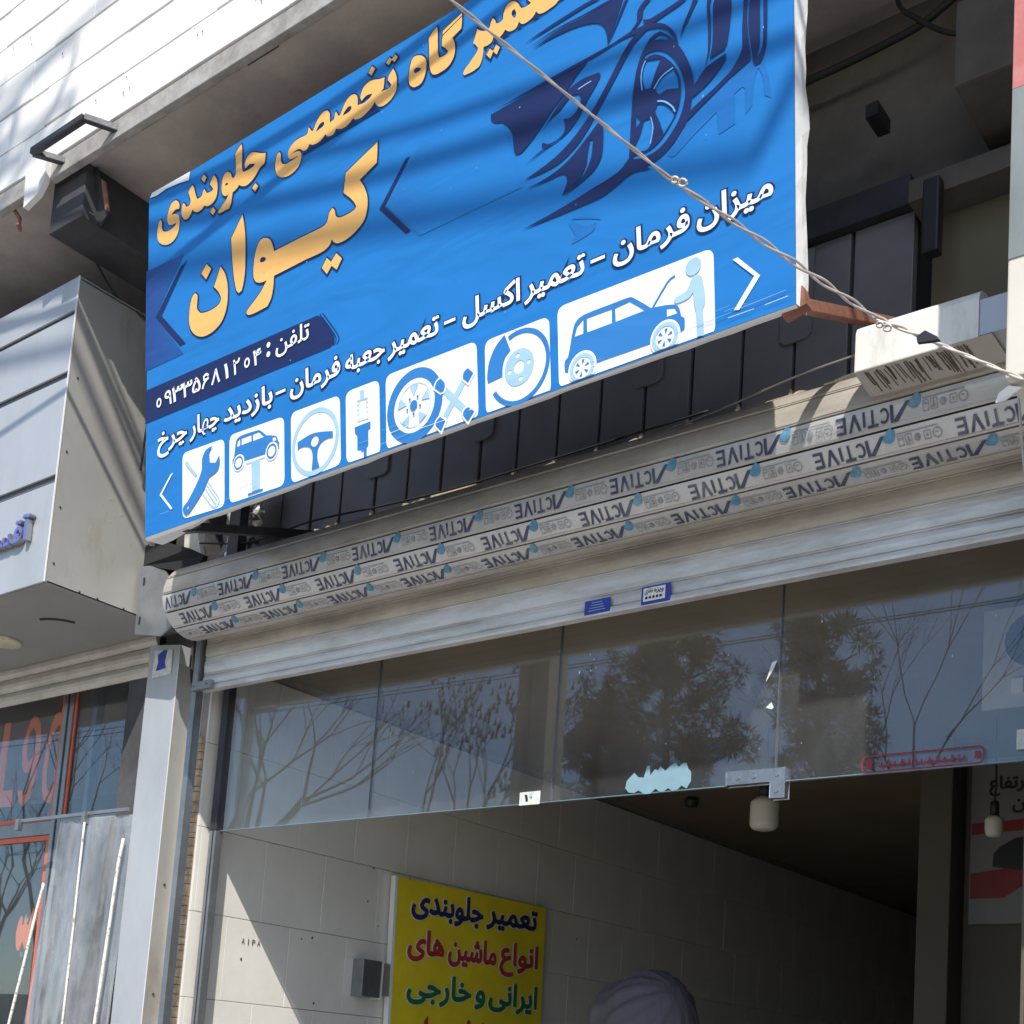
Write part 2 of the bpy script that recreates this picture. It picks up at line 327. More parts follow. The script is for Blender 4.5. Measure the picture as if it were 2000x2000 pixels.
# stone tiles of the upper facade
tw,th=.2505,.1655
tiles=[]
meshes=[]
for k in range(3):
    mb=MB().box(-(tw-.0005)/2,(tw-.0005)/2,0,.03,.004,th-.004); mb.v=[(x*G,y*G,z*G) for x,y,z in mb.v]
    me=bpy.data.meshes.new('tile'); me.from_pydata(mb.v,[],mb.f); bm=bmesh.new(); bm.from_mesh(me); bmesh.ops.bevel(bm,geom=bm.edges[:],offset=.0012,segments=1,affect='EDGES'); bm.to_mesh(me); bm.free(); me.materials.append(M['stone']); meshes.append(me)
B0=Vector(bld['_b'])
for r_ in range(8):
    z=3.247+r_*th
    off=-4.378-.12*(r_-1)
    k0=int((-6.6-off)/tw); 
    for k in range(k0,k0+25):
        x=off+k*tw+tw/2
        o=bpy.data.objects.new('tile',meshes[k%3]); COL.objects.link(o); o.parent=bld
        o.location=Vector((x,YF+random.uniform(-.0010,.0010),z+random.uniform(-.0022,.0022)))*G-B0
        o.rotation_euler=(random.uniform(-.004,.004),random.uniform(-.006,.006),random.uniform(-.003,.003))
MB().box(-6.8,-4.41,YF+.004,YF+.034,ZS-.035,3.243).build('edge_strip','strip',bld,bevel=.003)
MB().box(-4.30,1.5,YF+.004,YF+.034,ZS-.035,3.243).build('edge_strip','strip',bld,bevel=.003)
MB().box(-4.13,3,YF+.036,3.4,ZS,3.249).build('soffit','soffit',bld)
MB().box(-9,-4.131,YF+.036,3.4,ZS,3.249).build('soffit','soffit',bld)
# spalled plaster edge behind the strip
random.seed(9); mb=MB(); x=-4.1
while x<0.4:
    l=random.uniform(.04,.22); mb.box(x,x+l,YF+.036,YF+.036+random.uniform(.006,.03),ZS-.004-random.uniform(.001,.004),ZS+.004); x+=l+random.uniform(.0,.12)
mb.build('chipped_plaster','crack',bld)
# haunch / party beam between the two shops, party wall, rear wall
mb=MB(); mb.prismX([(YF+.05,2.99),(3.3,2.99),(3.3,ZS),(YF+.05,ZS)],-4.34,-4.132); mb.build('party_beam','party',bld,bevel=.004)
mb=MB(); prof=[(YF+.05,3.10),(2.52,3.14),(2.6,3.16),(2.70,3.20),(2.80,3.202),(2.80,2.99),(YF+.05,2.99)]
G=1.0
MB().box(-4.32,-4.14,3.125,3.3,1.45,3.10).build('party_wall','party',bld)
mb=MB(); random.seed(19)
for k in range(34):
    x=random.uniform(-4.9,-2.6); z=3.25+random.choice((0,.1655,.331,.4965,.662))+random.uniform(.06,.15); r_=random.uniform(.002,.0045)
    mb.add([((x+r_*math.cos(a*1.05))*.977,2.3205,(z+1.5*r_*math.sin(a*1.05))*.977) for a in range(6)],[tuple(range(6))])
mb.build('fixing_hole','crack',bld)['kind']='stuff'
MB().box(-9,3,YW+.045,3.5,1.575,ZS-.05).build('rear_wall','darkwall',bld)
MB().box(-4.2,-1.31,YW-.05,YW+.02,2.44,2.53).build('cladding_rail','steel',bld)
MB().box(-1.295,3,YW-.10,YW+.028,2.405,2.47).build('cross_beam','darkwall',bld,bevel=.004)
MB().box(-1.232,-1.186,3.10,3.14,2.20,2.41).build('hanger_block','black',bld,bevel=.006)
MB().box(-1.26,3,YW,YW+.028,1.99,2.404).build('infill_board','ochre',bld)
MB().box(-1.12,3,3.0,3.28,2.56,2.80).build('concrete_stub','darkwall',bld,bevel=.01)
MB().box(-4.2,3,YW+.022,YW+.029,1.96,2.44).build('cladding_backing','cladback',bld)
# dark sheet cladding: individual panels
random.seed(2)
px=-4.06
xs=[-4.02,-3.834,-3.665,-3.505,-3.327,-3.165,-3.003,-2.831,-2.668,-2.5,-2.332,-2.164,-1.999,-1.827,-1.656,-1.486,-1.302]
for i in range(len(xs)-1):
    a,b=xs[i],xs[i+1]; z0=1.985+random.uniform(-.006,.006)+.0006*i; dy=random.uniform(0,.006)
    mb=MB(); mb.prismX([(YW-.018+dy,z0),(YW-.018+dy,2.438),(YW+.018,2.438),(YW+.018,z0)],a+.006,b-.006)
    mb.build('panel','clad',bld,bevel=.003)
for a,b,z in ((-3.372,-3.262,2.131),(-2.868,-2.772,2.148),(-2.210,-2.098,2.158),(-1.70,-1.60,2.15)):
    MB().slab([(a,YW-.026,z+.012),(a+.02,YW-.026,z),(b-.02,YW-.026,z+.002),(b,YW-.026,z+.016),(b,YW-.026,2.43),(a,YW-.026,2.43)],(0,.007,0)).build('overlap_tab','clad',bld)
# foam and board scraps under the cladding
random.seed(7); x=-3.6
while x<-1.35:
    l=random.uniform(.06,.2); 
    if random.random()<.8:
        y=YW-.035-random.uniform(0,.02); z=1.967+random.uniform(-.004,.006)
        mb=MB(); n=6; P=[(x+l*i/n,y,z+random.uniform(-.004,.004)) for i in range(n+1)]+[(x+l*(n-i)/n,y,z+.010+random.uniform(-.004,.007)) for i in range(n+1)]
        mb.slab(P,(0,.03,0)).build('foam_scrap','foam',bld)
    x+=l+random.uniform(0,.05)
for x in xs[3:-2]:
    MB().slab([(x-.009,YW-.03,1.968),(x+.009,YW-.03,1.968),(x+.002,YW-.03,2.005),(x-.001,YW-.03,2.005)],(0,.02,0)).build('foam_wedge','foam',bld)
MB().box(-4.2,3,3.10,3.255,1.85,1.865).build('shutter_box_shelf','steel',bld)
MB().box(-.93,3,3.08,3.45,-H,1.80).build('right_pier','inner',bld,bevel=.005)
MB().box(-4.5,-4.33,3.1,3.5,-H,1.6).build('left_pier','party',bld)
# room behind the opening
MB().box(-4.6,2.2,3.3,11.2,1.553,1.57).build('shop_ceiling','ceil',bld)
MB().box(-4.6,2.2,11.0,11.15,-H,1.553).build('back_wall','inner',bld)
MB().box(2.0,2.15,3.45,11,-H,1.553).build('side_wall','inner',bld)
iw=MB().box(-4.3,-4.042,3.15,11,-H,1.553).build('inner_wall','grout',bld)
XT=-4.03; f=.9763; tp=.3335*.993
tme=[]
for a in range(2):
    hgt=[.333,.333][a]
    me=bpy.data.meshes.new('tile'); b=MB().box(0,.012,.0010,.3295,.0010,.3268); me.from_pydata(b.v,[],b.f)
    bm=bmesh.new(); bm.from_mesh(me); bmesh.ops.bevel(bm,geom=bm.edges[:],offset=.0012,segments=1,affect='EDGES'); bm.to_mesh(me); bm.free(); me.materials.append(M['tile']); tme.append(me)
zr=[.876*f-.328*k for k in range(-2,7)]
nt_=0
for k,z in enumerate(zr):
    y=3.583*f-.3305+(0 if k%2==0 else .165)
    y0s=y-.3305*2
    for j in range(26):
        yy=y0s+.3305*j
        if yy+.33<3.16 or yy>10.8 or z-.328<-H or z>1.56: continue
        if yy<3.15:
            b=MB().box(XT-.012,XT,3.152,yy+.3295,z-.327,z-.0010); b.build('tile','tile',iw); nt_+=1; continue
        if nt_>285: continue
        o=bpy.data.objects.new('tile',tme[0]); COL.objects.link(o); o.parent=iw; nt_+=1
        o.location=Vector((XT-.012+random.uniform(-.0006,.0006),yy,z-.328))-Vector(iw['_b'])
MB().box(-4.3,-4.075,3.145,3.149,-H,1.553).build('wall_end','tile',iw)
random.seed(3); mb=MB(); z=-H
while z<1.2:
    h=random.uniform(.02,.05); w_=random.uniform(.0,.004); mb.box(-4.085-w_,-4.043,3.138-w_,3.1495,z,z+h-.003); z+=h
mb.build('raw_tile_edge','brickedge',iw)
# nail holes and small marks on the tiles
mb=MB(); random.seed(12)
for yy,zz in ((4.12,.850),(4.36,.84),(3.79,.50),(3.73,.488),(4.18,.60),(4.10,.70),(5.7,.73),(6.8,.33),(3.83,.23),(3.42,.37)):
    r_=random.uniform(.003,.006); mb.lathe((0,0,0),[(r_,0),(r_,.001)],8); n=len(mb.v)
    for i in range(n-16,n): q=mb.v[i]; mb.v[i]=(XT+.0008+q[2],yy+q[0],zz+q[1]*1.3)
mb.build('nail_hole','crack',iw)
num=lambda x,y,l:(XT+.002+l,3.414+x,.430+y)
for i,ch in enumerate(('A','I','P','A')):
    text('stencil_letter','blacktxt',iw,ch,.0+i*.027+(.006 if ch=='I' else 0),.0+i*.027+.016-(.006 if ch=='I' else 0),0,.034,num)
# interior pillar, partition and far things
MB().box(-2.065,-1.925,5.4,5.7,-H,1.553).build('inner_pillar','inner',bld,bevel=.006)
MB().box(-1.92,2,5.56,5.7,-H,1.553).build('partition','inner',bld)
# ================================================================== BRACKET, CABLES ON THE OVERHANG
G=.977
br=thing('steel_bracket','dark square tube bracket projecting from the canopy edge above the silver shopfront','bracket',(-4.15,2.38,3.15))
for nm,a,b in (('bar',(-4.287,2.30,3.222),(-3.965,2.30,3.222)),('arm',(-4.287,2.30,3.222),(-4.16,2.46,3.205)),('arm',(-3.965,2.30,3.222),(-3.885,2.40,3.205))):
    MB().bar(a,b,.024,.024).build(nm,'steel',br,bevel=.003)
MB().slab([(-4.20,2.455,3.19),(-4.11,2.455,3.19),(-4.075,2.50,3.02),(-4.12,2.50,2.985)],(0,.006,0)).build('gusset_plate','steel',br)
MB().slab([(-4.235,2.45,3.17),(-4.20,2.45,3.16),(-4.13,2.46,3.02),(-4.215,2.45,3.06)],(0,.02,0)).build('mortar_patch','hoodunder',br)
MB().slab([(-4.10,2.47,3.15),(-4.075,2.47,3.13),(-4.06,2.49,3.02),(-4.08,2.49,3.03)],(0,.01,0)).build('wood_packer','rust',br)
tag(MB().slab([(-4.435,2.362,3.245),(-4.293,2.362,3.245),(-4.30,2.364,3.155),(-4.34,2.366,3.118),(-4.428,2.366,3.095)],(0,.022,0)).build('stone_slab','stone',loc=(-4.36,2.38,3.17)),'bright white stone slab fragment hanging below the canopy edge beside the bracket','stone slab')
tag(MB().tube([(-4.60,2.40,3.20),(-4.58,2.44,3.15),(-4.57,2.44,3.10),(-4.56,2.42,3.11)],.008).build('rod_hook','rust',loc=(-4.58,2.42,3.15)),'short rusty rod hook under the canopy edge at far left','hook')
G=1.0
def cablething(name,label,pts,r_,m='cable',n=6,cat='cable'):
    P=[Vector(p) for p in pts]; out=[]
    for i in range(len(P)-1):
        p0,p1,p2,p3=P[max(i-1,0)],P[i],P[i+1],P[min(i+2,len(P)-1)]
        for j in range(6):
            s=j/6; out.append(.5*((2*p1)+(-p0+p2)*s+(2*p0-5*p1+4*p2-p3)*s*s+(-p0+3*p1-3*p2+p3)*s**3))
    out.append(P[-1])
    o=MB().tube(out,r_,n).build(name,m,None,smooth=True,loc=tuple(P[0]))
    return tag(o,label,cat)
cablething('cable','black cable sagging along the dark wall right of the banner',[(-3.4,3.2,2.95),(-2.5,3.2,2.93),(-1.633,3.2,2.943),(-1.495,3.2,2.946),(-1.385,3.2,2.953),(-1.289,3.2,2.965),(-1.207,3.2,2.999),(-1.0,3.2,3.09),(-.6,3.2,3.16)],.011)
cablething('cable','looped black cable end hanging near the top right of the dark wall',[(-1.357,3.18,3.072),(-1.345,3.18,3.03),(-1.311,3.18,2.987),(-1.225,3.18,2.90),(-1.163,3.18,2.866),(-1.099,3.18,2.879),(-1.081,3.18,2.936),(-1.09,3.18,3.1)],.007)
cablething('cable','thin black cable lying along the foot of the dark cladding panels',[(-4.0,3.0,1.925),(-3.75,3.05,1.90),(-3.5,3.1,1.945),(-3.2,3.17,1.968),(-2.9,3.2,1.975),(-2.6,3.2,1.978),(-2.2,3.2,1.985),(-1.9,3.19,1.985)],.0035)
cablething('cable','thin black cable curving down the party wall over the silver sign box',[(-4.33,2.62,3.0),(-4.27,2.7,2.86),(-4.2,2.83,2.77),(-4.19,2.84,2.5),(-4.2,2.84,2.2)],.005)
cablething('steel_wire','single slack grey wire crossing in front of the dark panels below the banner',[(-1.96,2.95,1.807),(-1.73,2.95,1.828),(-1.49,2.95,1.862),(-1.341,2.95,1.872),(-1.20,2.95,1.885)],.0028,'wire',cat='wire')
cablething('cable','thin pale cable dangling down over the right end of the shutter',[(-.865,2.75,1.58),(-.86,2.76,1.50),(-.858,2.78,1.42),(-.850,2.8,1.30)],.003,'wire')
tag(MB().box(-1.40,-1.365,3.10,3.19,2.66,2.70).build('socket_stub','black',loc=(-1.38,3.15,2.68)),'small dark socket stub fixed on the wall right of the banner','wall fitting')
# twisted guy wire
gw=thing('guy_wire','twisted grey steel guy wire running diagonally down in front of the blue banner','wire',(-.7,2.2,1.25))
P=[(-1.30,.86,1.62),(-1.164,1.2,1.475),(-1.076,1.65,1.449),(-.9135,2.1,1.395),(-.700,2.26,1.292)]
def lerpP(P,n):
    out=[]
    for i in range(len(P)-1):
        a,b=Vector(P[i]),Vector(P[i+1]); 
        for j in range(n): out.append(a.lerp(b,j/n))
    out.append(Vector(P[-1])); return out
pp=lerpP(P,60); gws=lambda p:p[1]/2.2
for ph in (0,math.pi):
    q=[p+Vector((math.cos(i*.35+ph),.6*math.sin(i*.35+ph),math.sin(i*.35+ph)))*.0032*gws(p)*(1+.5*math.sin(i*.05)) for i,p in enumerate(pp)]
    MB().tube(q,.0030*gws(q[0]),5,.0030).build('strand','wire',gw,smooth=True)
random.seed(5)
for kx,ky,kz,n_ in ((-1.068,1.65,1.444,2),(-.905,2.1,1.378,2)):
    for q in range(n_):
        c=Vector((kx+q*.015,ky,kz-q*.011)); pts=[c+Vector((math.cos(a),.5*math.sin(a*1.3),math.sin(a)))*(.0050+.0012*q) for a in [i*.6 for i in range(17)]]
        MB().tube(pts,.0022,5).build('knot','wire',gw,smooth=True)
G=2.13/2.195
MB().slab([(-.874,2.195,1.395),(-.858,2.195,1.402),(-.835,2.195,1.383),(-.83,2.195,1.375),(-.85,2.195,1.378),(-.872,2.195,1.382)],(0,.008,0)).build('tape_wrap','black',gw)
# ================================================================== BANNER
BL=Vector((-3.732,2.57,1.730)); E1=Vector((.99955734,0,.02975119)); E2=Vector((-8.36755631e-04,-.108778232,.99406569)); NN=Vector((.00323762,-.99406112,-.10877501))
BW,BH=2.42007,1.19509
def bp(u,v,l=0): return tuple(BL+E1*u+E2*v+NN*(.0012*l))
G=.977
ban=thing('shop_banner','large blue shop banner with gold Persian lettering and a row of white car repair icons','banner',tuple(BL))
# face with softly rolled edges
mb=MB(); nu,nv=40,20
for j in range(nv+1):
    for i in range(nu+1):
        mb.v.append(bp(BW*i/nu,BH*j/nv,0))
for j in range(nv):
    for i in range(nu): a=j*(nu+1)+i; mb.f.append((a,a+1,a+nu+2,a+nu+1))
mb.build('printed_face','banner',ban)
random.seed(21)
# white vinyl return on the right, irregular back edge
mb=MB(); n=26
for i in range(n+1):
    v=BH*i/n*1.0; d=.058+.008*math.sin(i*.8)+random.uniform(-.004,.005)+.012*(i/n)
    a=Vector(bp(BW,v)); mb.v+= [tuple(a+Vector((.001,0,0))),tuple(a+Vector((.003+random.uniform(-.001,.002),d*.5,random.uniform(-.003,.003)))),tuple(a+Vector((.001+random.uniform(-.002,.003),d,0)))]
for i in range(n):
    for k in range(2): a=i*3+k; mb.f.append((a,a+1,a+4,a+3))
mb.build('vinyl_return','vinyl_white',ban,smooth=False)
mb=MB(); n=40
for i in range(n+1):
    u=BW*i/n; a=Vector(bp(u,0)); d=.026+random.uniform(-.003,.004)+(.05 if i<5 else 0)*(1-i/5)
    mb.v+=[tuple(a+Vector((0,.0005,-.0005))),tuple(a+Vector((0,.010,-.0015-random.uniform(0,.0015)-(.006 if i<5 else 0)))),tuple(a+Vector((0,d,.002)))]
for i in range(n):
    for k in range(2): a=i*3+k; mb.f.append((a,a+1,a+4,a+3))
mb.build('vinyl_return','vinyl_white',ban)
mb=MB(); n=14
for i in range(n+1):
    a=Vector(bp(0,BH*i/n)); mb.v+=[tuple(a),tuple(a+Vector((-.006,.02,0))),tuple(a+Vector((-.004,.05,0)))]
for i in range(n):
    for k in range(2): a=i*3+k; mb.f.append((a,a+1,a+4,a+3))
mb.build('vinyl_return','vinyl_white',ban)
# silver tape scraps on the top left edge
flat('edge_tape','vinyl_white',ban,[[[(.01,BH-.010),(.05,BH-.016),(.10,BH-.012),(.17,BH-.020),(.22,BH-.030),(.225,BH-.002),(.02,BH+.004)]]],lambda x,y:bp(x,y,3))
def inb(u,v,d): return tuple(BL+E1*u+E2*v-NN*d)
for nm,a,b in (('frame_tube',(.02,.02),(2.40,.02)),('frame_tube',(.02,1.17),(2.40,1.17)),('frame_tube',(.02,.02),(.02,1.17)),('frame_tube',(2.40,.02),(2.40,1.17)),('frame_tube',(.8,.02),(.8,1.17)),('frame_tube',(1.6,.02),(1.6,1.17))):
    MB().bar(inb(*a,.025),inb(*b,.025),.025,.025,up=tuple(NN)).build(nm,'steel',ban)
MB().box(-3.735,-1.315,2.595,2.60,1.80,2.9).build('backing_sheet','vinyl_white',ban) if False else None
MB().bar((-3.56,2.60,1.745),(-3.53,3.16,1.92),.03,.03).build('strut','steel',ban,bevel=.002)
MB().bar((-3.66,2.60,1.738),(-3.50,2.60,1.75),.05,.012).build('mounting_plate','steel',ban)
MB().bar((-1.335,2.60,1.825),(-1.315,3.2,2.075),.028,.028).build('strut','rust',ban,bevel=.002)['label']='rusty red oxide strut'
MB().bar((-1.36,2.60,1.815),(-1.30,2.60,1.83),.03,.05).build('mounting_plate','rust',ban)
for u in (.4,2.0): MB().bar(inb(u,1.17,.03),(BL.x+u,2.9,3.2),.025,.025).build('strut','steel',ban)
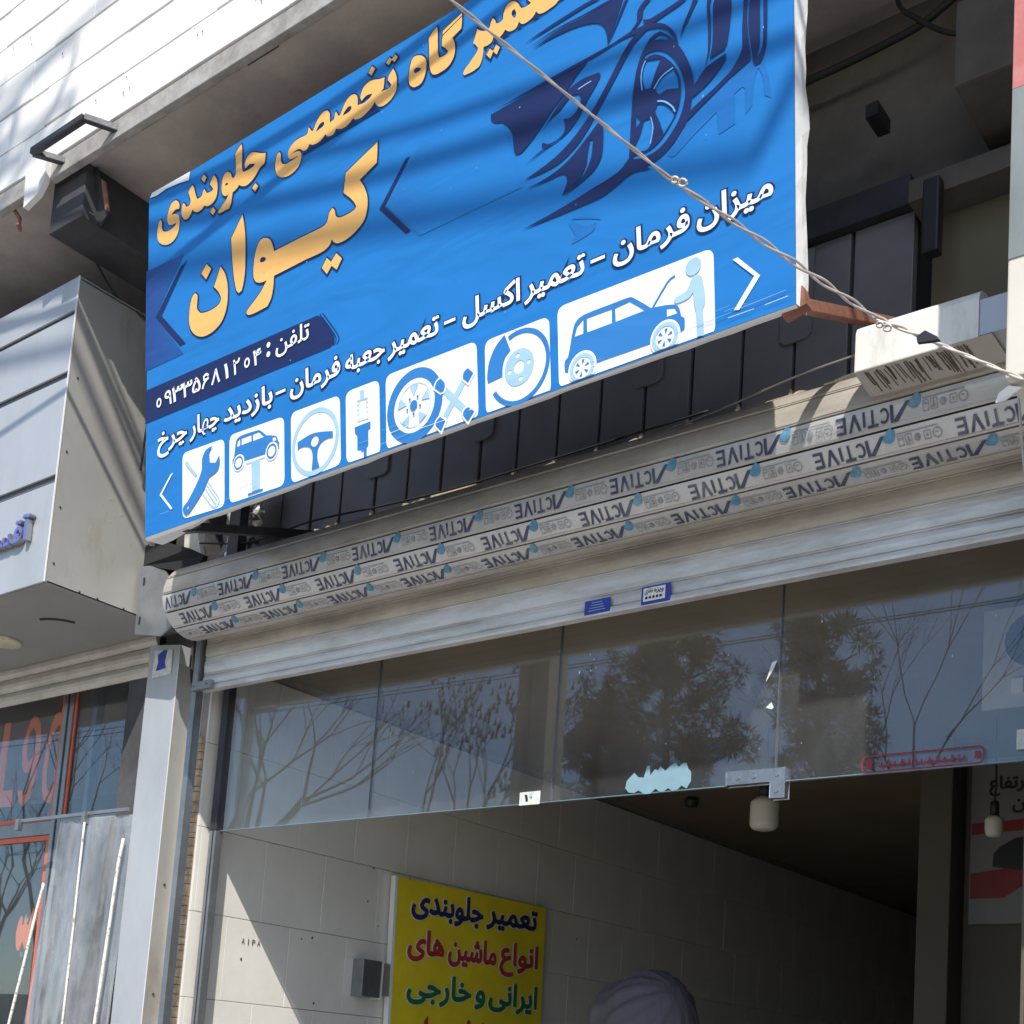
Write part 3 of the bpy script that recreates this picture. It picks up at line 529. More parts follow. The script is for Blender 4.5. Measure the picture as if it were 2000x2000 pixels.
ART=[
["headline_lettering_outline","navy",2,["290,2256 275,2257 261,2255 246,2245 236,2233 227,2221 219,2207 211,2192 206,2176 203,2163 203,2149 204,2133 209,2122 215,2111 222,2098 234,2092 245,2086 256,2082 276,2079 294,2078 298,2080 300,2086 297,2081 293,2079 281,2074 266,2071 250,2070 234,2070 216,2072 198,2076 189,2080 179,2086 172,2091 169,2097 166,2106 164,2114 164,2126 165,2139 163,2155 159,2163 153,2170 144,2182 132,2178 124,2175 117,2170 108,2154 102,2138 98,2121 96,2105 95,2087 97,2069 99,2053 105,2037 115,2020 128,2005 144,1991 162,1980 186,1969 211,1962 235,1958 259,1958 280,1963 299,1970 316,1981 330,1994 340,2009 347,2027 351,2045 353,2063 354,2079 353,2094 350,2111 348,2120 344,2129 337,2139 325,2148 312,2156 299,2162 284,2166 271,2168 271,2164 267,2156 271,2159 274,2161 283,2166 291,2169 300,2171 311,2170 324,2167 348,2162 350,2179 351,2188 351,2198 348,2209 343,2221 335,2233 327,2241 317,2247 306,2255","703,2266 697,2266 691,2265 682,2259 675,2253 669,2247 662,2239 654,2230 650,2217 653,2207 659,2199 665,2193 671,2184 678,2175 681,2172 683,2174 682,2173 681,2173 674,2172 664,2172 653,2172 645,2174 637,2176 631,2177 629,2181 625,2187 621,2194 616,2200 612,2206 602,2219 590,2210 584,2205 579,2199 575,2190 574,2183 572,2179 569,2177 564,2175 557,2174 549,2173 540,2174 535,2174 533,2177 529,2185 525,2193 521,2205 517,2217 512,2229 509,2242 505,2255 499,2269 494,2276 488,2282 477,2293 462,2284 453,2278 444,2271 437,2266 431,2259 428,2248 430,2237 434,2227 438,2219 442,2206 447,2194 450,2183 450,2177 450,2173 448,2169 445,2166 440,2163 434,2162 429,2163 422,2165 418,2166 416,2170 413,2177 408,2185 402,2191 395,2196 383,2206 373,2196 368,2191 363,2184 359,2171 356,2158 355,2145 355,2130 358,2115 365,2098 373,2088 383,2078 394,2067 406,2064 417,2060 429,2059 444,2064 457,2071 467,2079 476,2089 483,2100 482,2101 478,2105 481,2098 487,2091 499,2082 511,2074 525,2068 544,2065 562,2065 579,2068 591,2073 600,2081 603,2083 608,2080 619,2073 630,2068 647,2065 662,2064 675,2066 694,2071 710,2078 724,2089 733,2101 738,2116 742,2130 744,2144 745,2158 745,2174 744,2189 741,2206 736,2223 730,2236 722,2249 712,2266","556,2288 599,2238 636,2273 597,2321","649,2028 691,1981 734,2013 693,2059","955,2360 944,2355 934,2349 922,2341 912,2332 898,2321 902,2297 905,2278 907,2260 908,2242 909,2225 908,2207 908,2196 908,2186 906,2180 903,2177 896,2174 893,2173 892,2173 889,2177 887,2180 883,2188 880,2199 874,2212 865,2221 854,2230 842,2236 830,2239 818,2240 808,2237 795,2230 786,2221 779,2210 774,2197 771,2183 769,2168 768,2152 767,2135 770,2117 773,2106 778,2095 787,2083 796,2075 807,2069 819,2064 831,2063 841,2063 836,2067 835,2070 827,2062 820,2055 809,2048 795,2041 782,2033 769,2026 757,2018 744,2008 740,2003 739,1998 735,1988 756,1971 774,1971 788,1971 803,1970 819,1970 835,1969 855,1967 866,1979 874,1988 882,1999 886,2013 889,2027 891,2040 893,2050 895,2059 896,2063 903,2065 917,2067 930,2071 941,2077 948,2084 950,2085 953,2083 963,2075 973,2069 989,2062 1004,2057 1019,2055 1038,2056 1054,2059 1068,2063 1083,2069 1096,2076 1108,2083 1119,2092 1129,2100 1139,2109 1146,2115 1153,2120 1159,2124 1169,2126 1183,2128 1198,2134 1205,2146 1208,2159 1209,2170 1210,2181 1211,2192 1213,2210 1190,2218 1174,2224 1158,2230 1141,2239 1123,2249 1105,2259 1094,2264 1083,2268 1071,2271 1056,2270 1043,2267 1032,2262 1021,2255 1013,2246 1006,2236 1001,2227 997,2216 995,2204 997,2194 1000,2185 1007,2168 1021,2173 1026,2175 1032,2177 1040,2180 1048,2182 1055,2182 1068,2178 1083,2172 1088,2171 1093,2178 1091,2176 1090,2175 1085,2173 1078,2171 1071,2170 1059,2169 1047,2169 1034,2170 1022,2170 1009,2172 1000,2173 996,2176 992,2181 990,2185 987,2201 986,2218 986,2236 986,2253 987,2270 987,2288 987,2306 986,2324 985,2343 983,2350 980,2356 974,2370","1064,2028 1105,1977 1149,2011 1112,2056","1327,2164 1319,2164 1310,2160 1301,2148 1294,2135 1289,2121 1286,2104 1285,2086 1286,2068 1289,2052 1294,2034 1303,2017 1312,2004 1325,1992 1339,1983 1357,1974 1376,1967 1394,1964 1415,1961 1435,1961 1454,1963 1474,1968 1492,1974 1508,1983 1520,1992 1529,2004 1536,2017 1540,2033 1541,2049 1539,2067 1535,2077 1529,2086 1521,2096 1507,2100 1496,2102 1485,2104 1471,2106 1458,2107 1445,2108 1455,2092 1464,2094 1474,2095 1486,2096 1498,2096 1509,2094 1516,2091 1523,2084 1532,2078 1538,2073 1544,2068 1553,2064 1565,2062 1577,2062 1588,2065 1598,2073 1605,2081 1606,2083 1608,2082 1617,2077 1626,2072 1639,2068 1652,2065 1664,2063 1680,2064 1695,2065 1709,2069 1724,2076 1737,2084 1742,2087 1742,2087 1748,2079 1756,2072 1764,2067 1772,2064 1780,2062 1794,2060 1807,2060 1820,2063 1831,2071 1838,2081 1839,2083 1839,2083 1846,2079 1853,2075 1868,2070 1882,2065 1897,2062 1915,2063 1932,2066 1947,2070 1961,2076 1973,2084 1978,2087 1979,2086 1985,2080 1993,2075 2009,2069 2023,2066 2037,2064 2057,2066 2075,2069 2092,2074 2109,2079 2125,2086 2140,2094 2150,2101 2158,2108 2157,2108 2155,2111 2158,2103 2163,2095 2170,2086 2179,2077 2189,2069 2204,2063 2218,2059 2232,2058 2249,2058 2265,2061 2279,2065 2294,2071 2308,2079 2320,2089 2330,2098 2337,2110 2342,2123 2344,2142 2344,2162 2343,2183 2341,2197 2337,2213 2331,2228 2325,2240 2318,2251 2306,2271 2288,2256 2278,2248 2269,2238 2262,2229 2256,2219 2253,2205 2258,2196 2264,2189 2268,2183 2274,2176 2279,2168 2280,2167 2281,2168 2278,2165 2274,2164 2264,2163 2252,2164 2239,2166 2229,2167 2218,2169 2220,2163 2236,2162 2239,2178 2241,2190 2243,2201 2244,2212 2245,2223 2247,2242 2224,2246 2209,2248 2195,2251 2178,2257 2160,2264 2142,2270 2128,2272 2113,2274 2100,2273 2086,2270 2074,2265 2063,2259 2053,2249 2045,2238 2038,2227 2034,2218 2031,2207 2030,2195 2033,2186 2037,2177 2046,2160 2062,2169 2070,2173 2079,2177 2085,2179 2093,2180 2101,2179 2112,2178 2123,2175 2124,2176 2126,2181 2122,2176 2117,2173 2106,2169 2094,2165 2082,2162 2070,2162 2058,2163 2045,2165 2037,2166 2028,2169 2026,2169 2026,2170 2027,2178 2027,2187 2026,2197 2025,2209 2021,2222 2014,2231 2007,2239 1998,2248 1985,2252 1974,2255 1962,2256 1948,2253 1935,2248 1925,2242 1911,2233 1900,2222 1889,2211 1880,2199 1873,2187 1866,2177 1864,2174 1860,2172 1862,2174 1862,2173 1858,2180 1853,2187 1849,2193 1845,2200 1835,2216 1824,2205 1820,2200 1817,2194 1814,2184 1813,2175 1811,2169 1809,2168 1806,2167 1800,2166 1795,2165 1789,2166 1790,2166 1791,2166 1791,2175 1791,2185 1791,2195 1791,2206 1787,2219 1781,2229 1774,2238 1765,2248 1753,2252 1743,2256 1732,2258 1716,2255 1704,2250 1693,2243 1679,2234 1667,2223 1656,2211 1647,2199 1639,2187 1632,2177 1630,2175 1627,2172 1630,2175 1631,2174 1626,2180 1622,2186 1617,2193 1613,2199 1604,2214 1593,2207 1589,2205 1585,2199 1582,2188 1581,2180 1579,2176 1577,2175 1572,2174 1565,2173 1555,2174 1543,2176 1530,2178 1512,2178 1494,2178 1478,2176 1461,2171 1445,2164 1432,2157 1422,2150 1413,2142 1407,2131 1403,2120 1401,2107 1403,2093 1407,2083 1413,2075 1421,2064 1432,2060 1441,2057 1450,2055 1470,2054 1488,2054 1505,2053 1497,2069 1492,2067 1486,2066 1471,2065 1454,2064 1437,2064 1423,2063 1409,2062 1396,2063 1386,2066 1376,2071 1368,2075 1363,2083 1358,2093 1355,2101 1354,2112 1355,2123 1355,2137 1351,2146 1346,2153 1339,2165","2091,2321 2130,2281 2174,2319 2133,2361","2235,2317 2268,2281 2293,2301 2315,2278 2354,2308 2321,2350 2296,2327 2277,2349","2494,2257 2483,2260 2471,2261 2459,2258 2450,2251 2443,2243 2435,2228 2430,2211 2426,2195 2423,2177 2420,2159 2419,2140 2420,2127 2422,2113 2428,2099 2435,2088 2444,2077 2456,2068 2468,2062 2480,2059 2491,2058 2505,2057 2520,2059 2533,2064 2545,2074 2554,2086 2560,2099 2566,2114 2571,2131 2573,2148 2574,2162 2574,2178 2569,2196 2562,2210 2551,2223 2539,2235 2528,2243 2517,2249 2506,2253","2630,2351 2618,2346 2607,2340 2596,2332 2585,2324 2572,2313 2574,2283 2575,2258 2576,2233 2576,2209 2577,2185 2578,2161 2580,2146 2582,2130 2586,2114 2589,2103 2595,2092 2603,2080 2613,2072 2624,2067 2635,2063 2651,2060 2665,2060 2679,2060 2696,2061 2713,2063 2729,2067 2744,2075 2757,2084 2768,2095 2775,2106 2781,2117 2784,2129 2787,2141 2788,2154 2788,2167 2787,2179 2785,2192 2781,2205 2776,2215 2771,2225 2771,2224 2771,2224 2782,2227 2793,2231 2805,2236 2817,2240 2833,2247 2835,2262 2837,2273 2838,2285 2839,2296 2838,2307 2838,2330 2796,2318 2765,2308 2734,2298 2718,2293 2702,2287 2681,2280 2677,2267 2675,2259 2674,2249 2673,2239 2672,2228 2672,2214 2684,2203 2693,2195 2701,2186 2707,2179 2713,2171 2716,2167 2716,2168 2714,2165 2713,2164 2708,2163 2700,2163 2691,2163 2682,2164 2673,2165 2669,2166 2668,2168 2665,2175 2663,2180 2661,2195 2660,2210 2660,2226 2659,2257 2659,2288 2658,2320 2657,2330 2655,2340 2651,2360","2714,2280 2738,2288 2763,2296 2786,2303 2809,2310 2839,2319 2837,2351 2798,2341 2769,2334 2740,2326 2722,2321 2704,2315 2680,2308 2677,2270","2927,2186 2923,2174 2918,2161 2913,2151 2909,2142 2901,2126 2912,2114 2919,2107 2925,2099 2931,2091 2936,2084 2937,2080 2935,2075 2930,2069 2924,2063 2911,2054 2898,2045 2884,2037 2871,2028 2857,2019 2843,2008 2838,2002 2834,1996 2828,1985 2844,1964 2868,1961 2887,1959 2907,1958 2924,1959 2939,1962 2957,1965 2965,1973 2971,1980 2977,1988 2984,2003 2988,2019 2992,2034 2994,2046 2994,2059 2995,2060 2994,2060 3004,2059 3014,2058 3025,2058 3037,2060 3048,2064 3056,2073 3060,2082 3059,2080 3059,2081 3068,2073 3078,2068 3091,2065 3102,2065 3112,2068 3125,2075 3135,2083 3138,2085 3137,2087 3142,2081 3148,2075 3158,2069 3168,2064 3179,2061 3193,2059 3206,2060 3218,2064 3229,2074 3236,2085 3233,2086 3227,2092 3229,2086 3234,2080 3242,2073 3250,2066 3260,2062 3275,2060 3289,2060 3301,2062 3314,2065 3326,2069 3337,2075 3345,2081 3350,2089 3347,2086 3345,2088 3351,2080 3358,2073 3371,2066 3383,2062 3395,2060 3410,2059 3425,2060 3438,2062 3453,2063 3467,2065 3482,2068 3490,2072 3494,2076 3497,2078 3506,2078 3519,2077 3532,2077 3551,2081 3569,2086 3585,2092 3603,2098 3620,2107 3635,2118 3644,2132 3649,2147 3652,2163 3653,2180 3651,2198 3647,2217 3639,2233 3630,2250 3616,2273 3599,2263 3590,2257 3581,2250 3574,2243 3567,2235 3563,2222 3565,2210 3570,2200 3574,2192 3577,2179 3580,2166 3582,2161 3577,2160 3564,2156 3551,2154 3529,2154 3505,2156 3481,2159 3468,2162 3454,2166 3452,2165 3451,2162 3459,2168 3467,2178 3470,2191 3471,2203 3473,2219 3457,2231 3445,2241 3431,2250 3408,2259 3386,2265 3364,2269 3343,2269 3324,2265 3306,2259 3294,2251 3284,2239 3277,2225 3276,2213 3279,2200 3284,2187 3290,2177 3299,2168 3300,2167 3305,2171 3304,2170 3302,2170 3295,2168 3287,2167 3279,2167 3271,2168 3262,2171 3256,2172 3254,2174 3251,2178 3248,2182 3244,2189 3240,2197 3234,2206 3226,2216 3217,2226 3207,2234 3194,2240 3181,2244 3169,2244 3155,2242 3144,2236 3135,2228 3127,2217 3121,2205 3117,2192 3115,2180 3115,2171 3113,2167 3110,2166 3103,2165 3094,2165 3090,2166 3084,2170 3080,2171 3080,2174 3078,2180 3075,2188 3070,2196 3065,2203 3055,2217 3042,2206 3037,2202 3031,2195 3028,2185 3026,2177 3023,2172 3020,2168 3017,2165 3013,2164 3005,2165 2995,2168 2984,2172 2975,2177 2966,2184 2958,2191 2954,2194 2951,2198 2937,2211","2994,2017 3035,1969 3055,2000 3079,1971 3113,2016 3074,2057 3053,2031 3031,2054"]],
["headline_lettering","gold",3,["303,2246 312,2240 321,2234 328,2227 335,2217 339,2207 342,2197 342,2188 341,2181 340,2173 326,2176 312,2179 300,2180 288,2178 279,2174 270,2169 265,2167 261,2163 257,2160 270,2159 283,2157 296,2154 308,2148 320,2141 330,2133 336,2125 340,2117 341,2109 344,2094 345,2079 344,2064 342,2046 339,2029 332,2014 323,2000 310,1988 295,1978 278,1971 258,1967 235,1967 213,1970 189,1978 166,1988 149,1999 134,2011 122,2025 113,2041 108,2056 105,2070 104,2087 105,2104 107,2120 111,2135 116,2150 124,2164 128,2167 135,2169 141,2171 146,2165 151,2158 154,2152 156,2139 155,2126 155,2113 157,2104 161,2094 164,2085 174,2078 185,2072 195,2068 214,2063 233,2061 251,2061 268,2062 283,2066 297,2071 303,2075 307,2081 311,2086 294,2087 277,2088 259,2091 249,2094 239,2100 228,2105 223,2115 217,2126 213,2135 212,2149 212,2162 214,2174 220,2189 227,2203 235,2216 243,2227 252,2238 264,2246 276,2248 289,2247","707,2257 714,2244 722,2232 728,2219 732,2203 735,2188 736,2173 736,2159 735,2145 733,2132 730,2118 725,2106 717,2095 705,2086 691,2079 674,2074 662,2073 648,2074 633,2076 623,2081 612,2087 602,2094 594,2088 586,2081 576,2077 561,2074 545,2074 527,2077 515,2082 504,2089 494,2098 489,2103 486,2109 483,2115 476,2105 469,2095 461,2086 452,2078 441,2072 428,2068 419,2069 409,2072 398,2075 389,2084 380,2094 373,2103 367,2117 364,2131 364,2145 365,2157 367,2169 371,2180 375,2185 379,2190 384,2194 390,2189 396,2185 401,2180 405,2173 408,2166 411,2159 419,2156 428,2154 435,2153 443,2155 450,2159 455,2164 458,2170 460,2177 459,2184 456,2197 451,2209 446,2222 442,2231 439,2239 437,2247 439,2254 444,2260 449,2264 458,2271 467,2276 476,2281 481,2276 487,2270 491,2264 496,2252 500,2239 504,2227 508,2214 512,2202 517,2189 521,2181 525,2173 530,2165 539,2165 549,2164 558,2165 566,2166 573,2169 579,2173 582,2180 584,2187 587,2194 590,2199 595,2203 600,2206 605,2201 609,2195 613,2189 618,2183 621,2176 625,2170 634,2167 643,2165 652,2163 663,2163 674,2163 684,2164 688,2166 690,2169 692,2172 685,2181 678,2190 672,2199 666,2205 661,2211 659,2217 662,2226 668,2233 675,2240 681,2246 687,2252 695,2257 698,2257 703,2257","595,2309 623,2274 599,2251 569,2287","692,2047 721,2014 693,1993 662,2026","969,2358 972,2352 974,2347 976,2342 977,2324 978,2306 978,2288 978,2271 977,2253 977,2236 977,2218 978,2200 981,2182 984,2176 990,2170 995,2164 1008,2163 1021,2162 1034,2161 1047,2160 1060,2160 1072,2161 1080,2162 1088,2164 1095,2167 1098,2169 1100,2172 1102,2175 1087,2181 1071,2187 1056,2191 1046,2191 1038,2188 1030,2186 1023,2184 1018,2182 1012,2180 1009,2188 1005,2196 1004,2204 1005,2214 1009,2223 1014,2232 1020,2240 1027,2248 1036,2254 1046,2258 1058,2261 1071,2262 1080,2260 1091,2256 1101,2251 1119,2241 1137,2231 1154,2222 1171,2215 1187,2209 1203,2204 1202,2193 1202,2182 1200,2171 1199,2160 1197,2150 1191,2141 1181,2137 1168,2135 1156,2132 1147,2127 1140,2121 1133,2115 1123,2107 1114,2099 1103,2091 1092,2084 1079,2077 1066,2072 1052,2068 1037,2065 1020,2064 1006,2066 992,2071 977,2077 968,2083 959,2090 950,2097 943,2091 935,2085 927,2080 915,2076 901,2073 888,2071 886,2061 884,2051 882,2042 880,2028 877,2015 873,2003 867,1993 860,1985 852,1977 835,1978 819,1979 803,1979 788,1980 774,1980 759,1980 745,1991 747,1995 748,1999 751,2002 762,2010 774,2018 786,2026 800,2033 813,2040 826,2048 834,2056 841,2064 849,2073 840,2072 831,2072 821,2073 811,2077 801,2083 793,2089 786,2099 781,2109 779,2119 776,2136 777,2152 778,2167 780,2181 783,2194 788,2206 793,2215 801,2223 811,2229 819,2231 828,2230 839,2227 849,2222 859,2215 866,2207 872,2196 875,2186 879,2175 882,2171 886,2167 891,2163 899,2166 908,2169 914,2174 917,2184 917,2196 917,2207 918,2225 917,2243 916,2261 914,2279 911,2298 908,2317 918,2325 928,2334 939,2341 948,2347 959,2352|812,2151 815,2154 819,2157 824,2159 844,2149 841,2146 839,2144 836,2142 830,2142 823,2142 816,2143 814,2146 812,2149","1110,2044 1136,2013 1106,1990 1078,2025","1334,2155 1339,2149 1343,2142 1346,2135 1346,2123 1345,2112 1346,2099 1350,2089 1355,2078 1361,2068 1372,2063 1383,2058 1394,2054 1409,2053 1423,2054 1437,2055 1455,2055 1471,2056 1488,2057 1494,2058 1500,2060 1506,2062 1488,2063 1470,2063 1452,2064 1444,2066 1435,2069 1426,2072 1421,2080 1415,2088 1412,2096 1410,2107 1412,2118 1415,2127 1420,2136 1428,2143 1436,2149 1449,2156 1464,2162 1479,2167 1495,2169 1512,2169 1529,2169 1541,2167 1553,2165 1565,2164 1573,2165 1581,2167 1586,2170 1589,2178 1591,2187 1593,2195 1595,2198 1598,2200 1601,2202 1605,2195 1610,2188 1614,2181 1619,2175 1624,2169 1628,2163 1632,2165 1636,2168 1639,2171 1647,2182 1654,2194 1663,2206 1673,2217 1685,2227 1697,2236 1708,2242 1719,2246 1732,2249 1740,2247 1750,2244 1760,2240 1767,2232 1774,2224 1779,2216 1782,2205 1782,2195 1782,2185 1782,2176 1782,2167 1781,2158 1788,2157 1795,2156 1802,2157 1808,2158 1814,2160 1819,2164 1822,2173 1823,2182 1825,2191 1828,2195 1831,2199 1834,2202 1838,2195 1842,2189 1846,2182 1850,2175 1855,2168 1859,2162 1864,2164 1869,2167 1873,2171 1881,2182 1888,2194 1896,2205 1906,2216 1917,2226 1929,2235 1939,2240 1950,2245 1963,2247 1972,2246 1982,2243 1993,2240 2000,2233 2008,2225 2013,2218 2016,2207 2017,2196 2018,2186 2018,2178 2017,2170 2017,2162 2026,2160 2034,2158 2043,2156 2057,2154 2070,2153 2083,2153 2097,2156 2110,2160 2122,2165 2128,2170 2133,2175 2138,2180 2126,2183 2113,2186 2102,2188 2092,2189 2084,2187 2076,2185 2066,2182 2058,2177 2050,2172 2046,2181 2042,2189 2039,2196 2040,2206 2042,2215 2046,2223 2052,2233 2059,2243 2069,2252 2078,2257 2089,2261 2101,2264 2113,2265 2127,2264 2140,2261 2157,2256 2175,2249 2192,2243 2207,2239 2222,2237 2237,2235 2236,2224 2235,2213 2234,2202 2232,2191 2230,2180 2228,2169 2206,2162 2216,2160 2227,2158 2238,2157 2251,2155 2264,2154 2276,2155 2282,2157 2287,2161 2292,2165 2286,2173 2281,2181 2276,2189 2271,2195 2265,2201 2263,2206 2265,2216 2269,2224 2275,2232 2284,2241 2294,2249 2304,2257 2311,2246 2317,2236 2323,2225 2328,2210 2332,2196 2334,2182 2335,2162 2335,2143 2333,2125 2329,2114 2322,2104 2314,2095 2303,2087 2291,2079 2276,2074 2263,2070 2248,2067 2232,2067 2220,2068 2207,2071 2193,2077 2185,2084 2177,2092 2171,2100 2166,2108 2163,2115 2160,2122 2152,2115 2144,2108 2135,2101 2121,2094 2106,2088 2090,2082 2073,2078 2056,2074 2037,2073 2025,2074 2011,2078 1997,2083 1991,2087 1985,2093 1979,2098 1968,2091 1957,2084 1944,2079 1930,2075 1914,2072 1897,2072 1884,2074 1871,2078 1857,2084 1850,2087 1843,2091 1836,2095 1830,2086 1824,2078 1816,2071 1806,2069 1794,2069 1782,2071 1775,2072 1768,2075 1761,2079 1755,2085 1749,2092 1744,2099 1732,2091 1720,2084 1706,2078 1693,2074 1679,2073 1664,2072 1653,2074 1641,2076 1629,2080 1621,2084 1613,2090 1604,2095 1598,2087 1592,2079 1584,2073 1576,2071 1566,2071 1555,2072 1549,2075 1543,2080 1537,2085 1529,2091 1521,2098 1512,2103 1498,2105 1485,2105 1473,2104 1463,2103 1454,2101 1444,2099 1457,2098 1470,2097 1484,2096 1494,2094 1505,2091 1516,2088 1522,2080 1527,2072 1531,2065 1532,2049 1531,2034 1527,2021 1522,2009 1513,1999 1503,1990 1488,1982 1471,1976 1453,1972 1435,1970 1416,1970 1395,1972 1378,1976 1361,1982 1344,1990 1331,1999 1319,2010 1310,2022 1302,2038 1298,2054 1295,2069 1294,2086 1295,2103 1298,2119 1302,2131 1308,2143 1316,2153 1321,2155 1328,2155|1660,2149 1668,2159 1675,2168 1684,2177 1692,2182 1701,2185 1712,2187 1718,2186 1724,2184 1731,2182 1732,2175 1733,2169 1731,2164 1724,2159 1715,2155 1705,2153 1691,2151 1675,2150|1890,2151 1898,2160 1907,2169 1917,2176 1924,2181 1933,2185 1943,2187 1950,2185 1957,2181 1965,2178 1965,2172 1965,2166 1964,2161 1956,2156 1947,2152 1937,2150 1922,2150 1906,2150","2133,2348 2161,2320 2130,2293 2104,2321","2276,2337 2295,2315 2320,2337 2341,2309 2316,2290 2294,2313 2269,2293 2248,2316","2503,2245 2513,2241 2524,2235 2533,2228 2545,2217 2554,2205 2561,2192 2565,2177 2565,2163 2564,2149 2562,2133 2558,2117 2552,2103 2546,2091 2538,2080 2528,2071 2518,2068 2505,2066 2491,2067 2482,2068 2471,2070 2461,2076 2451,2084 2442,2093 2436,2103 2431,2116 2429,2128 2428,2140 2429,2158 2432,2176 2435,2193 2439,2209 2444,2224 2450,2238 2456,2245 2463,2249 2472,2252 2481,2251 2492,2249|2472,2176 2478,2178 2486,2178 2494,2177 2503,2173 2512,2168 2521,2163 2521,2158 2521,2154 2518,2151 2512,2149 2505,2149 2497,2149 2490,2149 2483,2150 2476,2151 2473,2156 2471,2161 2469,2166 2469,2170 2470,2174","2644,2347 2646,2338 2648,2329 2649,2320 2650,2288 2650,2257 2651,2226 2651,2210 2652,2194 2654,2178 2656,2171 2660,2164 2663,2157 2672,2156 2681,2155 2690,2154 2700,2154 2709,2154 2717,2156 2721,2159 2724,2163 2727,2168 2721,2176 2714,2184 2708,2193 2699,2201 2690,2209 2681,2217 2681,2228 2682,2238 2682,2248 2684,2257 2686,2265 2688,2273 2704,2279 2721,2284 2737,2290 2768,2300 2798,2309 2829,2318 2829,2307 2830,2296 2829,2285 2828,2274 2826,2264 2825,2253 2813,2248 2802,2244 2790,2240 2779,2236 2768,2233 2758,2229 2763,2220 2768,2211 2772,2202 2776,2190 2778,2178 2779,2167 2779,2154 2778,2142 2776,2131 2772,2120 2768,2110 2761,2101 2751,2091 2739,2082 2726,2076 2711,2072 2695,2070 2679,2069 2665,2069 2651,2069 2637,2072 2628,2075 2618,2080 2610,2086 2603,2096 2598,2106 2595,2116 2591,2132 2588,2147 2587,2162 2586,2186 2585,2209 2585,2233 2584,2258 2583,2284 2581,2309 2591,2317 2601,2325 2611,2333 2622,2338 2633,2343","2686,2281 2688,2301 2706,2307 2724,2312 2743,2317 2771,2325 2800,2332 2828,2340 2830,2325 2807,2318 2783,2311 2760,2304 2736,2297 2711,2289","2940,2196 2944,2192 2948,2188 2952,2184 2961,2177 2970,2170 2980,2164 2992,2159 3003,2156 3014,2155 3021,2157 3027,2162 3031,2167 3034,2175 3036,2183 3039,2190 3043,2195 3048,2200 3053,2204 3058,2197 3063,2190 3067,2184 3070,2178 3071,2171 3073,2165 3079,2162 3086,2158 3092,2156 3103,2156 3113,2157 3120,2161 3123,2169 3124,2180 3125,2190 3130,2201 3135,2212 3142,2222 3149,2228 3158,2233 3169,2235 3180,2235 3191,2232 3202,2226 3211,2219 3219,2210 3227,2201 3232,2193 3236,2185 3240,2177 3244,2172 3247,2168 3251,2164 3260,2162 3269,2160 3278,2158 3288,2158 3297,2159 3305,2161 3308,2162 3311,2164 3313,2166 3305,2174 3297,2183 3292,2192 3287,2203 3285,2214 3286,2223 3292,2234 3300,2244 3310,2251 3326,2257 3344,2260 3364,2260 3384,2256 3405,2250 3427,2241 3439,2234 3451,2224 3464,2215 3462,2203 3461,2192 3458,2182 3453,2175 3445,2168 3437,2162 3452,2158 3466,2153 3479,2150 3504,2147 3528,2145 3552,2145 3566,2147 3579,2151 3592,2155 3589,2168 3586,2181 3582,2195 3578,2204 3574,2213 3572,2221 3575,2230 3581,2237 3587,2244 3595,2250 3604,2255 3613,2261 3622,2245 3631,2229 3638,2214 3642,2196 3644,2180 3643,2164 3641,2149 3636,2136 3628,2125 3615,2114 3599,2107 3582,2100 3566,2094 3549,2090 3531,2086 3519,2086 3507,2087 3495,2087 3489,2084 3485,2080 3479,2077 3466,2074 3452,2072 3438,2071 3424,2069 3410,2068 3396,2069 3385,2071 3374,2074 3364,2080 3358,2086 3353,2093 3348,2101 3343,2094 3338,2087 3332,2082 3322,2077 3311,2073 3300,2071 3288,2069 3276,2069 3262,2071 3255,2074 3247,2080 3241,2086 3237,2090 3236,2095 3234,2100 3228,2090 3222,2080 3213,2072 3204,2069 3193,2068 3181,2070 3172,2072 3162,2077 3153,2083 3148,2087 3144,2093 3139,2098 3130,2090 3120,2083 3109,2077 3101,2074 3092,2074 3081,2076 3073,2081 3065,2088 3056,2095 3052,2086 3048,2078 3042,2072 3034,2069 3025,2067 3014,2067 3005,2068 2996,2069 2986,2071 2985,2059 2985,2047 2983,2036 2980,2021 2975,2006 2969,1993 2964,1986 2958,1979 2952,1973 2937,1971 2923,1968 2907,1967 2888,1968 2869,1970 2849,1972 2839,1986 2842,1991 2845,1997 2849,2002 2862,2011 2876,2020 2889,2029 2903,2038 2917,2047 2929,2056 2937,2063 2943,2070 2946,2080 2944,2088 2938,2096 2932,2105 2926,2113 2919,2120 2912,2128 2917,2138 2922,2148 2926,2158 2931,2170 2936,2183|3200,2185 3205,2175 3210,2166 3213,2156 3214,2149 3213,2142 3211,2136 3208,2133 3204,2133 3200,2132 3195,2138 3190,2145 3186,2152 3183,2160 3182,2168 3183,2175 3187,2180 3193,2182","3031,2041 3054,2017 3075,2043 3101,2016 3079,1985 3054,2014 3034,1983 3006,2017"]],
